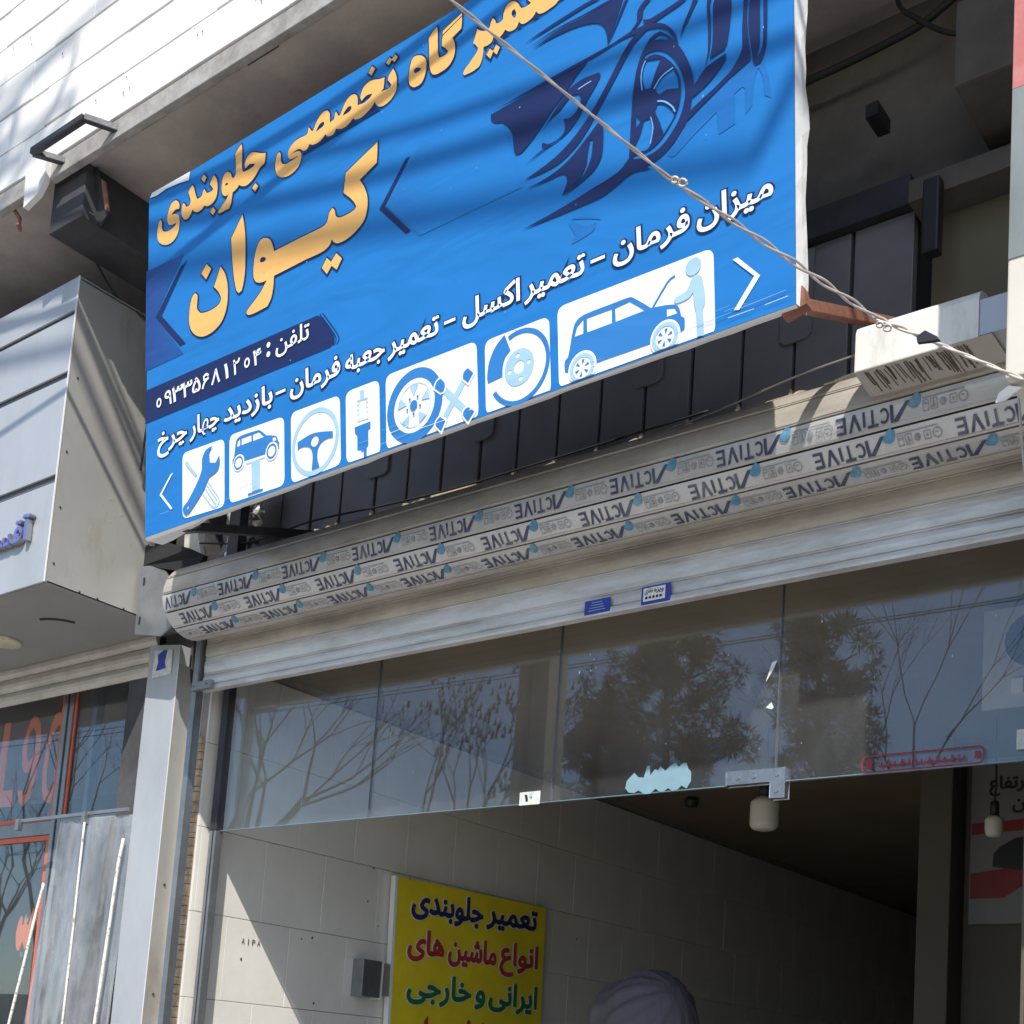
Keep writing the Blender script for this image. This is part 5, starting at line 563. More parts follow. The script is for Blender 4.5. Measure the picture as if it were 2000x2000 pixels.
["shock_icon","icon_light",2,["2049,417 2082,415 2083,363 2111,361 2113,351 2038,356 2025,357 2025,366 2050,364","2045,357 2045,336 2045,315 2045,294 2045,276 2046,258 2046,239 2040,239 2040,258 2039,276 2039,294 2039,315 2039,336 2039,357","2105,354 2106,336 2107,317 2108,299 2109,279 2110,259 2112,239 2106,239 2104,259 2103,278 2102,298 2101,317 2100,335 2099,354","2027,239 2119,236 2118,230 2027,233","2024,339 2038,339 2038,333 2024,333","2024,310 2038,310 2038,304 2024,304","2024,280 2038,280 2038,274 2024,274","2104,335 2118,334 2118,328 2104,329","2104,305 2118,305 2118,299 2104,299","2104,276 2118,276 2118,270 2104,270"]],
["plug_icon","icon_blue",2,["2006,209 2136,210 2136,166 2119,163 2120,68 2107,61 2107,6 2083,9 2080,50 2067,39 2062,58 2030,63 2029,151 2009,172"]],
["tyre_icon","icon_blue",2,["2695,205 2693,233 2688,260 2679,286 2667,311 2651,334 2633,355 2612,374 2589,389 2564,401 2537,410 2510,416 2482,418 2454,416 2427,410 2401,401 2376,389 2353,374 2332,355 2313,334 2298,311 2285,286 2277,260 2271,233 2269,205 2271,177 2277,150 2285,123 2298,98 2313,75 2332,54 2353,36 2376,20 2401,8 2427,-1 2454,-6 2482,-8 2510,-6 2537,-1 2564,8 2589,20 2612,36 2633,54 2651,75 2667,98 2679,123 2688,150 2693,177|2634,181 2629,157 2619,134 2607,114 2591,95 2572,79 2551,66 2529,57 2505,51 2480,49 2456,51 2432,57 2409,66 2389,79 2370,95 2354,114 2341,134 2332,157 2326,181 2324,205 2326,230 2332,254 2341,276 2354,297 2370,316 2389,332 2409,344 2432,354 2456,360 2480,361 2505,360 2529,354 2551,344 2572,332 2591,316 2607,297 2619,276 2629,254 2634,230 2636,205"]],
["rim_icon","icon_light",2,["2608,205 2606,225 2602,245 2594,263 2584,280 2571,296 2555,309 2538,319 2520,327 2500,331 2480,333 2460,331 2441,327 2422,319 2405,309 2390,296 2377,280 2367,263 2359,245 2354,225 2353,205 2354,185 2359,166 2367,147 2377,130 2390,115 2405,102 2422,92 2441,84 2460,79 2480,78 2500,79 2520,84 2538,92 2555,102 2571,115 2584,130 2594,147 2602,166 2606,185|2602,186 2598,167 2590,149 2580,133 2568,118 2553,105 2536,95 2518,88 2500,83 2480,82 2461,83 2442,88 2424,95 2408,105 2393,118 2380,133 2370,149 2363,167 2358,186 2357,205 2358,225 2363,243 2370,261 2380,278 2393,293 2408,305 2424,315 2442,323 2461,327 2480,329 2500,327 2518,323 2536,315 2553,305 2568,293 2580,278 2590,261 2598,243 2602,225 2604,205"]],
["rim_icon","icon_light",3,["2512,323 2449,323 2480,260","2378,272 2358,212 2428,222","2386,128 2436,91 2448,161","2524,91 2575,128 2513,161","2602,212 2583,272 2533,222"]],
["rim_icon","icon_blue",4,["2509,205 2507,216 2500,225 2491,232 2480,234 2469,232 2460,225 2454,216 2452,205 2454,194 2460,185 2469,179 2480,177 2491,179 2500,185 2507,194","2459,247 2457,252 2452,255 2446,254 2442,250 2442,244 2446,239 2452,238 2457,241","2440,189 2438,195 2433,198 2427,197 2424,192 2424,187 2427,182 2433,181 2438,184","2489,154 2487,160 2482,162 2476,161 2472,157 2472,151 2476,147 2482,146 2487,149","2538,189 2536,195 2531,198 2525,197 2521,192 2521,187 2525,182 2531,181 2536,184","2519,247 2517,252 2512,255 2506,254 2502,250 2502,244 2506,239 2512,238 2517,241"]],
["wheel_brace_icon","white_print",3,["2665,306 2654,301 2643,293 2635,282 2631,271 2623,253 2679,207 2692,208 2703,208 2715,214 2723,230 2727,248 2724,267 2714,283 2701,296 2683,315","2866,305 2854,299 2842,290 2837,276 2835,263 2834,245 2884,198 2937,259 2884,312","2871,87 2860,84 2850,78 2841,68 2836,55 2837,40 2848,20 2862,4 2883,-22 2947,42 2887,91","2666,87 2657,82 2648,75 2641,66 2635,53 2636,37 2650,18 2666,3 2691,-22 2736,52 2681,95"]],
["wheel_brace_icon","icon_light",2,["2716,248 2881,73 2852,45 2687,221","2865,222 2726,56 2696,81 2835,248"]],
["wheel_brace_icon","icon_blue",4,["2680,300 2693,288 2705,275 2713,263 2715,248 2712,235 2706,223 2700,220 2692,220 2683,219 2638,257 2642,267 2646,276 2651,284 2660,291 2670,295","2881,298 2921,258 2883,215 2846,250 2847,261 2848,273 2852,283 2860,289 2871,293","2884,78 2929,41 2884,-4 2871,11 2858,27 2849,43 2848,53 2852,61 2858,68 2865,73 2875,75","2679,81 2720,49 2689,-3 2674,11 2659,26 2648,41 2647,51 2651,59 2657,67 2663,72 2671,77"]],
["brake_disc_icon","icon_blue",2,["3054,100 3067,79 3082,60 3099,43 3118,28 3139,15 3161,5 3184,-3 3207,-7 3232,-9 3256,-8 3280,-4 3303,2 3325,12 3346,23 3366,38 3384,54 3399,73 3413,93 3424,115 3432,137 3438,161 3440,185 3440,209 3437,233 3431,257 3423,279 3412,301 3398,321 3382,339 3364,356 3345,370 3323,381 3301,390 3278,397 3254,400 3229,401 3205,399 3182,394 3159,386 3169,361 3189,368 3209,373 3230,374 3251,374 3272,371 3292,365 3312,357 3330,347 3348,335 3363,321 3377,305 3389,287 3398,269 3406,249 3411,228 3414,207 3414,186 3411,165 3406,145 3399,125 3390,106 3378,89 3364,73 3349,58 3332,46 3314,36 3294,27 3274,22 3253,18 3232,17 3211,19 3190,23 3170,30 3151,39 3133,50 3117,63 3102,78 3089,94 3078,112","3135,405 3177,304 3164,295 3151,286 3140,276 3132,261 3127,244 3123,227 3122,211 3122,194 3122,177 3020,169 3018,184 3015,199 3015,213 3018,239 3022,265 3030,290 3041,314 3055,337 3072,357 3092,375 3113,390"]],
["brake_disc_icon","icon_light",2,["3335,196 3334,213 3329,230 3322,246 3312,260 3300,272 3285,282 3270,290 3253,294 3235,296 3218,294 3201,290 3185,282 3171,272 3159,260 3149,246 3142,230 3137,213 3136,196 3137,179 3142,162 3149,146 3159,132 3171,119 3185,109 3201,102 3218,98 3235,96 3253,98 3270,102 3285,109 3300,119 3312,132 3322,146 3329,162 3334,179|3270,196 3267,209 3260,220 3249,228 3235,231 3222,228 3211,220 3203,209 3201,196 3203,183 3211,171 3222,164 3235,161 3249,164 3260,171 3267,183|3314,205 3311,213 3305,217 3297,217 3290,213 3288,205 3290,197 3297,193 3305,193 3311,197|3239,261 3237,269 3230,274 3222,274 3216,269 3213,261 3216,254 3222,249 3230,249 3237,254|3183,187 3181,194 3174,199 3166,199 3160,194 3157,187 3160,179 3166,174 3174,174 3181,179|3258,131 3255,138 3249,143 3241,143 3234,138 3232,131 3234,123 3241,118 3249,118 3255,123"]],
["van_icon","icon_blue",2,["3537,75 3535,95 3533,115 3535,133 3540,140 3548,144 3556,148 3562,172 3568,196 3573,220 3579,248 3586,277 3594,304 3600,315 3609,324 3619,331 3635,337 3652,341 3669,342 3716,343 3762,342 3809,341 3851,341 3894,341 3937,339 3943,337 3950,334 3956,330 3992,301 4027,272 4061,242 4102,235 4143,228 4183,218 4196,214 4208,208 4217,199 4226,180 4231,160 4236,141 4254,128 4255,110 4255,92 4254,75 4252,71 4248,68 4243,66 4238,65 4233,64 4228,64 4076,60 3727,64 3569,62|3597,244 3615,290 3653,317 3653,243|3675,316 3829,313 3830,241 3678,242|3849,310 3937,315 4026,241 3853,240|4153,207 4198,194 4215,164 4154,166"]],
["wheel_icon","white_print",3,["3737,63 3735,83 3729,102 3718,119 3704,133 3687,143 3668,150 3649,152 3629,150 3610,143 3593,133 3579,119 3568,102 3562,83 3560,63 3562,44 3568,25 3579,12 3593,12 3610,12 3629,12 3649,12 3668,12 3687,12 3704,12 3718,12 3729,25 3735,44"]],
["wheel_icon","icon_light",4,["3725,63 3723,80 3718,97 3708,111 3696,123 3682,132 3666,138 3649,140 3632,138 3615,132 3601,123 3589,111 3580,97 3574,80 3572,63 3574,46 3580,30 3589,16 3601,11 3615,11 3632,11 3649,11 3666,11 3682,11 3696,11 3708,16 3718,30 3723,46|3702,51 3698,39 3692,29 3683,20 3673,14 3661,10 3649,8 3636,10 3625,14 3614,20 3605,29 3599,39 3595,51 3593,63 3595,76 3599,87 3605,98 3614,107 3625,113 3636,117 3649,119 3661,117 3673,113 3683,107 3692,98 3698,87 3702,76 3704,63"]],
["wheel_icon","icon_blue",4,["3693,70 3686,87 3663,69","3665,105 3647,108 3651,78","3621,98 3610,85 3637,73","3605,57 3611,40 3634,58","3632,22 3650,19 3646,48","3676,29 3688,42 3660,54"]],
["wheel_icon","white_print",3,["4232,64 4229,84 4223,102 4213,118 4199,132 4183,142 4164,149 4145,151 4126,149 4108,142 4091,132 4077,118 4067,102 4061,84 4059,64 4061,45 4067,27 4077,12 4091,12 4108,12 4126,12 4145,12 4164,12 4183,12 4199,12 4213,12 4223,27 4229,45"]],
["wheel_icon","icon_light",4,["4220,64 4218,81 4212,97 4203,111 4192,123 4177,131 4162,137 4145,139 4128,137 4113,131 4099,123 4087,111 4078,97 4072,81 4070,64 4072,48 4078,32 4087,18 4099,11 4113,11 4128,11 4145,11 4162,11 4177,11 4192,11 4203,18 4212,32 4218,48|4197,52 4193,41 4187,31 4179,22 4168,16 4157,12 4145,11 4133,12 4122,16 4112,22 4103,31 4097,41 4093,52 4091,64 4093,76 4097,88 4103,98 4112,106 4122,113 4133,117 4145,118 4157,117 4168,113 4179,106 4187,98 4193,88 4197,76 4199,64"]],
["wheel_icon","icon_blue",4,["4188,71 4182,87 4159,69","4161,105 4144,107 4148,79","4118,98 4107,85 4134,74","4102,58 4108,42 4131,59","4129,24 4146,21 4142,50","4172,30 4183,44 4156,55"]],
["bonnet_icon","icon_blue",2,["4068,244 4085,264 4102,283 4118,303 4133,319 4148,336 4165,351 4177,356 4189,359 4200,361 4202,349 4191,347 4180,345 4172,341 4156,328 4142,311 4127,295 4111,276 4094,256 4077,237"]],
["mechanic_icon","icon_light",3,["4348,365 4347,376 4342,386 4335,395 4326,402 4316,407 4305,408 4293,407 4283,402 4274,395 4267,386 4263,376 4261,365 4263,353 4267,343 4274,334 4283,327 4293,323 4305,321 4316,323 4326,327 4335,334 4342,343 4347,353","4307,318 4313,319 4321,318 4329,315 4337,310 4344,305 4349,298 4354,287 4357,275 4359,263 4365,233 4370,203 4372,174 4368,160 4362,147 4357,133 4357,112 4359,89 4361,67 4361,46 4362,25 4362,4 4325,12 4325,34 4324,57 4323,79 4322,97 4321,115 4319,133 4316,147 4312,162 4308,176 4306,196 4304,217 4303,237 4296,230 4289,223 4280,218 4269,214 4256,212 4243,211 4231,211 4219,212 4206,214 4195,231 4198,236 4201,240 4206,244 4226,248 4247,250 4266,256 4275,267 4282,281 4288,295 4293,303 4299,312"]],
["chevron_arrow","white_print",2,["4518,323 4545,324 4662,196 4552,68 4522,74 4631,204"]],
["chevron_arrow","white_print",2,["277,369 303,374 186,256 302,132 282,127 161,256"]]]
_cnt={}
for nm,mt,ly,ss in ART:
    shapes=[[[tuple(int(q)/2000 for q in p.split(',')) for p in lp.split(' ')] for lp in s.split('|')] for s in ss]
    k=_cnt.get(nm,0); _cnt[nm]=k+1
    for i,sh1 in enumerate(shapes): flat(nm,mt,ban,[sh1],lambda x,y,ly=ly,i=i,k=k:bp(x,y,ly+.015*i+.02*(k%5)))
random.seed(44)
for k in range(26):
    u=random.choice((random.uniform(1.0,1.6),random.uniform(1.75,2.38),random.uniform(.05,.5))); v=.02+random.uniform(0,.05)*(1 if u<1.6 else .6); l=random.uniform(.02,.12); w_=random.uniform(.0006,.0016); sl=random.uniform(-.02,.03)
    flat('scuff','sky_print' if k%3 else 'white_print',ban,[[[(u,v),(u+l,v+l*sl),(u+l,v+l*sl+w_),(u,v+w_)]]],lambda x,y:bp(x,y,4.6))
for k in range(40):
    u,v=random.uniform(.1,2.35),random.uniform(.15,1.15); r_=random.uniform(.0008,.0022)
    flat('speck','sky_print',ban,[[[(u+r_*math.cos(a),v+r_*1.4*math.sin(a)) for a in range(6)]]],lambda x,y:bp(x,y,4.6))
bfn=lambda x,y,l:bp(x,y,l)
for t,a,b_,v in [['میزان', 2.1647, 2.3642, 0.2775], ['فرمان', 1.921, 2.1405, 0.2786], ['-', 1.8501, 1.8944, 0.2794], ['تعمیر', 1.638, 1.8309, 0.28], ['اکسل', 1.4222, 1.6191, 0.281], ['-', 1.3529, 1.3943, 0.2817], ['تعمیر', 1.1392, 1.332, 0.2824], ['جعبه', 0.966, 1.1229, 0.2833], ['فرمان', 0.7259, 0.9402, 0.2843], ['-', 0.6584, 0.7028, 0.285], ['بازدید', 0.4145, 0.6418, 0.2857], ['چهار', 0.2409, 0.3865, 0.2867], ['چرخ', 0.0697, 0.2223, 0.2875]]:
    if t=='-':
        for nm,mt,e,ly in (('dash_outline','navy',.0035,2.0),('dash','white_print',0,3.0)):
            flat(nm,mt,ban,[[[(a-e,v+.017-e),(b_+e,v+.017-e),(b_+e,v+.026+e),(a-e,v+.026+e)]]],lambda x,y,ly=ly:bp(x,y,ly))
        continue
    text('word_outline','navy',ban,t,a,b_,v,.0835,bfn,.075,2.0,step=.02)
    text('word','white_print',ban,t,a,b_,v,.0835,bfn,.024,3.2,step=.02)
for t,a,b_,v in [['۰', 0.0593, 0.0867, 0.4399], ['۹', 0.1047, 0.1416, 0.4332], ['۳', 0.1444, 0.2006, 0.4319], ['۳', 0.2003, 0.2489, 0.4327], ['۵', 0.2506, 0.2918, 0.4324], ['۶', 0.2983, 0.3342, 0.4308], ['۸', 0.3481, 0.3901, 0.4296], ['۱', 0.412, 0.4313, 0.4228], ['۲', 0.4557, 0.4865, 0.4249], ['۰', 0.5078, 0.5363, 0.4303], ['۴', 0.5522, 0.5892, 0.4197], [':', 0.6201, 0.6357, 0.4286], ['تلفن', 0.6578, 0.8069, 0.4377]]:
    v=.427 if t not in ('تلفن',':') else (.437 if t=='تلفن' else .432)
    if t==':':
        flat('colon','white_print',ban,[[[(a+.003+.009*math.cos(q),v+.012+dy+.009*math.sin(q)) for q in [i*.6 for i in range(10)]]] for dy in (0,.03)],lambda x,y:bp(x,y,3.3)); continue
    if t=='۶':
        w_=b_-a; h_=.047
        P_=strokeP([(a+w_*.95,v+h_*.80),(a+w_*.62,v+h_*.97),(a+w_*.30,v+h_*.86),(a+w_*.34,v+h_*.62),(a+w_*.62,v+h_*.56),(a+w_*.98,v+h_*.62)],.0085); Q_=strokeP([(a+w_*.80,v+h_*.60),(a+w_*.42,v+h_*.42),(a+w_*.22,v+h_*.2),(a+w_*.16,v)],.0085)
        flat('phone_digit','white_print',ban,[[P_]],lambda x,y:bp(x,y,3.3)); flat('phone_digit','white_print',ban,[[Q_]],lambda x,y:bp(x,y,3.4)); continue
    if t=='۰':
        cx,cy=(a+b_)/2,v+.021
        flat('phone_digit','white_print',ban,[[[(cx+.0135*math.cos(q/3),cy+.0165*math.sin(q/3)) for q in range(19)],[(cx+.0070*math.cos(-q/3),cy+.0095*math.sin(-q/3)) for q in range(19)]]],lambda x,y:bp(x,y,3.3)); continue
    text('phone_digit' if t!='تلفن' else 'word','white_print',ban,t,a,b_,v,.072 if t!='تلفن' else .076,bfn,.014,3.3,step=.02)
# ================================================================== ROLLER SHUTTER
G=1.0
sh=thing('roller_shutter','rolled up metal roller shutter with film printed ACTIVE in upside down rows on its drum','roller shutter',(-2.5,3.0,1.3))
YC,ZC,RD=2.96,1.66,.135
X0,X1=-3.955,-.50
def dp(th,r_): a=R(th); return (YC-r_*math.cos(a),ZC+r_*math.sin(a))
mb=MB(); prof=[dp(t,RD-.012) for t in range(0,360,15)]; mb.prismX(prof,X0-.0,X1); mb.build('drum_core','slatline',sh)
edges=[83,54,25,-4,-32,-60,-91,-122,-150,-180,-210,-240]
for i in range(len(edges)-1):
    a,b=edges[i],edges[i+1]; g=1.1
    th=[a-g-(a-b-2*g)*k/6 for k in range(7)]
    out=[dp(t,RD) for t in th]; inn=[dp(t,RD-.009) for t in th[::-1]]
    mt='film' if a in(-4,-32,-60) else 'slatcream'
    x0=X0-random.uniform(0,.004)
    MB().prismX(out+inn,x0,X1).build('slat',mt,sh)
    if a in (25,-4,-32,-60,54):   # raised interlock ridge of each slat
        t=b+3.6; MB().prismX([dp(t+.8,RD-.002),dp(t+.6,RD+.0022),dp(t-.6,RD+.0022),dp(t-.8,RD-.002)],x0,X1).build('slat_lip','slatcream',sh)
# rounded cap on the left end of the roll
mb=MB()
for k in range(5):
    s=k/4; r_=RD-.012-.03*s*s; x=X0-.004-.028*math.sin(s*math.pi/2)
    for t in range(0,360,12): y,z=dp(t,r_); mb.v.append((x,y,z))
n=30
for k in range(4):
    for j in range(n): mb.f.append((k*n+j,k*n+(j+1)%n,(k+1)*n+(j+1)%n,(k+1)*n+j))
mb.f.append(tuple(range(4*n,5*n))); mb.build('drum_cap','slatcream',sh,smooth=True)
# curtain slats
zs=[1.376,1.421,1.486,1.549,1.612,1.676,1.74]
for i in range(len(zs)-1):
    a,b=zs[i]+.0015,zs[i+1]-.0015; Y=3.076
    pr=[(Y-.003,a),(Y-.0065,a+.004),(Y-.0085,a+(b-a)*.3),(Y-.009,a+(b-a)*.55),(Y-.0075,a+(b-a)*.8),(Y-.0045,b-.004),(Y-.002,b),(Y+.006,b),(Y+.006,a)]
    MB().prismX(pr,-3.985,-.905).build('slat','slatlow' if i<2 else 'slatcream',sh)
    MB().prismX([(Y-.004,b-.002),(Y-.0085,b-.001),(Y-.0085,b+.0008),(Y-.003,b+.0012)],-3.985,-.905).build('slat_lip','slatlow' if i<2 else 'slatcream',sh)
MB().box(-3.985,-.905,3.074,3.082,1.37,1.75).build('curtain_back','slatline',sh)
MB().prismX([(3.06,1.356),(3.058,1.362),(3.060,1.374),(3.09,1.374),(3.09,1.356)],-3.985,-.905).build('bottom_bar','slatlow',sh,bevel=.001)
for a,b in ((-4.026,-3.998),(-.90,-.86)):
    MB().box(a,b,3.05,3.06,-H,1.60).build('guide_rail','greysteel',sh,bevel=.002)
    MB().box(a,a+.006,3.06,3.085,-H,1.60).build('guide_rail','greysteel',sh)
    MB().box(b-.006,b,3.06,3.085,-H,1.60).build('guide_rail','greysteel',sh)
MB().box(-4.01,-3.90,3.035,3.055,1.352,1.385).build('end_lock','greysteel',sh,bevel=.002)
for x in (-3.995,-3.92): MB().lathe((x,3.034,1.368),[(.004,0),(.004,.002)],8).build('bolt','black',sh)
# printed words (upside down) on three rows
def wordmesh():
    V=[];F=[]
    def addp(P,z=0):
        tri=tessellate_polygon([[Vector((x,y,0)) for x,y in P]]); o=len(V); V.extend([(x,y) for x,y in P]); F.extend([tuple(i+o for i in t) for t in tri])
    addp([(.024,-.001),(.034,-.001),(.0645,.030),(.0645,.034),(.055,.034)]); addp([(.065,.0),(.0725,.0),(.0725,.034),(.065,.034)])
    t=.0056
    # C
    P=[];Q=[]
    for k in range(11):
        a=R(42+276*k/10); P.append((.0875+.0125*math.cos(a),.017+.0155*math.sin(a))); Q.append((.0875+.0075*math.cos(a),.017+.0105*math.sin(a)))
    addp(P+Q[::-1])
    addp([(.102,.0285),(.128,.0285),(.128,.034),(.102,.034)]); addp([(.1125,0),(.118,0),(.118,.028),(.1125,.028)])
    addp([(.133,0),(.139,0),(.139,.030),(.133,.030)])
    addp([(.144,.034),(.151,.034),(.1595,.010),(.168,.034),(.175,.034),(.1625,0),(.1565,0)])
    addp([(.181,0),(.205,0),(.205,.0055),(.187,.0055),(.187,.0285),(.205,.0285),(.205,.034),(.181,.034)]); addp([(.1875,.0145),(.203,.0145),(.203,.0195),(.1875,.0195)])
    return V,F
WV,WF=wordmesh()
leaf=[(.000,.006),(-.001,-.004),(.006,-.014),(.014,-.010),(.022,-.002),(.030,.008),(.024,.014),(.014,.017),(.005,.014)]
pic=[]
def ring(cx,cy,r_,w_,n=12): return [[(cx+r_*math.cos(2*math.pi*i/n),cy+r_*math.sin(2*math.pi*i/n)) for i in range(n)],[(cx+(r_-w_)*math.cos(-2*math.pi*i/n),cy+(r_-w_)*math.sin(-2*math.pi*i/n)) for i in range(n)]]
def rect(a,b,c,d): return [[(a,b),(c,b),(c,d),(a,d)]]
def rframe(a,b,c,d,w_): return [[(a,b),(c,b),(c,d),(a,d)],[(a+w_,b+w_),(a+w_,d-w_),(c-w_,d-w_),(c-w_,b+w_)]]
pic+= [ring(.225,.017,.011,.002),rect(.222,.014,.229,.016),rframe(.240,.008,.256,.026,.0015),rect(.246,.014,.250,.020),[[(.2715+.007*math.cos(i),.017+.008*math.sin(i)) for i in [k*.63 for k in range(10)]]],rframe(.284,.006,.300,.028,.0015),rect(.288,.020,.297,.023),rect(.291,.010,.294,.020),rframe(.304,.006,.318,.028,.0015),rect(.307,.012,.315,.015),rect(.222,.001,.318,.003)]
def rowfn(xl,th):
    a0=R(th)
    def fn(x,y,l=0):
        X=xl-x*1.03; a=a0-(y-.017)*1.18/RD; r_=RD+.0030+.0004*l
        return (X,YC-r_*math.cos(a),ZC+r_*math.sin(a))
    return fn
for th,xs_,inkm in ((-18,[-3.776+.3317*k for k in range(9)],'ink'),(-46,[-3.686+.3560*k for k in range(9)],'ink'),(-75.5,[-3.969+.3335*k for k in range(10)],'ink')):
    for xl in xs_:
        fn=rowfn(xl+.012,th)
        V=[fn(x,y) for x,y in WV]
        keep=[f_ for f_ in WF if all(V[i][0]>X0+.002 and V[i][0]<X1 for i in f_)]
        if keep: pmesh('printed_word','ink',sh,V,keep)
        if xl+.012-.026>X0: flat('leaf_mark','leafink',sh,[[leaf]],fn)
        fp=[s for s in pic if all(X0+.003<xl+.012-x+.3320<X1 for x,y in s[0])]
        fn2=rowfn(xl+.012+.3320,th)
        if fp: flat('pictogram_row','greyink',sh,fp,fn2)
# end plates
sp=lambda P,d,nm,m:MB().slab(P,d).build(nm,m,sh)
sp([(-4.218,2.90,1.838),(-4.155,2.90,1.828),(-4.06,2.90,1.79),(-4.01,2.90,1.74),(-3.985,2.90,1.70),(-3.99,2.90,1.56),(-4.05,2.90,1.533),(-4.212,2.90,1.565)],(0,.006,0),'end_plate','greysteel')
MB().box(-4.188,-4.181,2.8965,2.8995,1.755,1.785).build('slot','black',sh); MB().box(-4.190,-4.183,2.8965,2.8995,1.60,1.63).build('slot','black',sh)
# jagged black sheet painted in for the shaded gap above the plate
tag(MB().slab([(-4.235,2.92,1.935),(-4.165,2.92,1.915),(-4.160,2.92,1.948),(-4.06,2.92,1.905),(-3.95,2.92,1.865),(-3.90,2.95,1.84),(-3.95,2.95,1.78),(-4.235,2.92,1.85)],(0,.02,0)).build('shaded_gap_sheet','cladback',loc=(-4.1,2.93,1.88)),'jagged black sheet standing for the shaded gap above the left end of the drum','shaded gap')
# crumpled foil duct
random.seed(31); mb=MB(); n,m_=18,14
for j in range(m_+1):
    for i in range(n):
        a=2*math.pi*i/n; r_=.075+random.uniform(-.018,.018)
        mb.v.append((-3.93+.045*j/m_*1.2+r_*1.1*math.cos(a),3.12+r_*.6*math.sin(a),1.84+.36*j/m_+random.uniform(-.008,.008)))
for j in range(m_):
    for i in range(n): mb.f.append((j*n+i,j*n+(i+1)%n,(j+1)*n+(i+1)%n,(j+1)*n+i))
mb.f.append(tuple(range(n)))
tag(mb.build('foil_duct','foil',loc=(-3.93,3.12,1.84)),'crumpled silver foil duct behind the lower left corner of the banner','duct')
tag(MB().box(-3.86,-3.80,3.02,3.06,1.84,2.3).build('frame_post','steel',loc=(-3.83,3.04,1.84)),'dark steel post between foil duct and cladding panels','post')
tag(MB().slab([(-4.10,3.0,1.98),(-4.02,3.0,1.97),(-3.98,3.0,1.86),(-4.0,3.0,1.80),(-4.09,3.0,1.86)],(0,.02,0)).build('pale_board','cream',loc=(-4.05,3,1.9)),'small pale board under the lower left banner corner','board')
# ================================================================== WHITE HOOD ON THE RIGHT
hd=thing('shutter_motor_hood','dented white sheet metal hood over the right end of the shutter','hood',(-1.0,2.75,1.6))
HX1=-.935
pr=[(2.70,1.672),(2.70,1.765),(2.706,1.780),(2.722,1.792),(2.745,1.798),(2.85,1.80),(2.85,1.672)]
MB().prismX(pr,-1.222,HX1).build('cover','hood',hd,bevel=.0015)
MB().box(HX1+.001,-.2,2.704,2.85,1.676,1.76).build('cover','alu',hd)['label']='flat grey cover plate beside the sign'
MB().slab([(-1.222,2.70,1.670),(HX1+.03,2.70,1.670),(HX1+.03,2.855,1.670),(-1.235,2.855,1.670)],(0,0,.0015)).build('underside','hoodunder',hd)
MB().prismX([(2.86,1.60),(2.86,1.668),(3.1,1.668),(3.1,1.60)],-.93,-.2).build('rear_box','hoodunder',hd,bevel=.004)
MB().slab([(-1.205,2.858,1.669),(-.93,2.858,1.669),(-.95,2.858,1.63),(-1.17,2.858,1.632)],(0,.05,0)).build('inner_flange','hoodunder',hd)
random.seed(8); mb=MB(); x=-1.20
while x<-.955:
    l=random.uniform(.5,1)*.11; wv=random.uniform(.0012,.0035); y0=2.706+random.uniform(0,.012); P=[];Q=[];xx=x
    for k in range(6):
        xx+=random.uniform(-.0012,.0012); P.append((xx-wv/2,y0+l*k/5,1.6685)); Q.append((xx+wv/2*random.uniform(.6,1.6),y0+l*k/5,1.6685))
    mb.slab(P+Q[::-1],(0,0,.0008)); x+=random.choice((.004,.005,.006,.007,.009,.014))
mb.build('tar_streaks','drip',hd)['kind']='stuff'
# ================================================================== NEIGHBOUR SIGN ON THE RIGHT
ns=thing('hanging_signboard','cream signboard with grey and red upper bands hanging right of the white hood','signboard',(-.3,2.32,1.33))
MB().box(-.745,.5,2.300,2.40,1.326,2.95).build('board','cream',ns,bevel=.004)
MB().box(-.7435,.498,2.2975,2.2995,1.56,1.905).build('grey_band','greyprint',ns)
MB().box(-.7435,.498,2.2975,2.2995,1.906,2.948).build('red_band','redprint',ns)
MB().slab([(-.765,2.33,1.318),(-.745,2.32,1.322),(-.72,2.32,1.312),(-.755,2.33,1.300),(-.775,2.34,1.306)],(0,.01,.004)).build('bent_tab','vinyl_white',ns)
# ================================================================== GLASS SHOPFRONT
gs=thing('glass_shopfront','row of frameless glass transom panes under the shutter with a steel patch fitting','shop window',(-2.4,3.2,.8))
gx=[-3.965,-3.176,-2.392,-1.632,-.90]
for a,b in zip(gx[:-1],gx[1:]):
    MB().box(a+.001,b-.001,3.198,3.206,.840 if a<-1.64 else .836,1.70).build('pane','glass',gs)
for x in gx[1:-1]: MB().box(x-.0012,x+.0012,3.1965,3.2075,.84,1.70).build('pane_joint','seam',gs)
MB().box(-3.998,-3.962,3.18,3.215,.84,1.70).build('frame_post','steel',gs,bevel=.002)
MB().box(-3.998,-3.962,3.18,3.215,-H,.838).build('frame_post','greysteel',gs,bevel=.002)
MB().box(-3.978,-3.974,3.178,3.180,-H,.838).build('post_groove','black',gs)
MB().box(-3.965,-.9,3.197,3.207,.8385,.8398).build('glass_edge','frost',gs)
MB().slab([(-1.777,3.188,.876),(-1.597,3.188,.876),(-1.597,3.188,.792),(-1.641,3.188,.792),(-1.641,3.188,.838),(-1.777,3.188,.838)],(0,.028,0)).build('patch_fitting','bright',gs,bevel=.0015)
for x,z in ((-1.74,.857),(-1.69,.857),(-1.62,.857),(-1.62,.812)):
    b=MB(); b.lathe((0,0,0),[(.006,0),(.006,.003)],10); b.v=[(x+p[0],3.186+p[2]-.002,z+p[1]) for p in b.v]; b.build('screw','greysteel',gs)
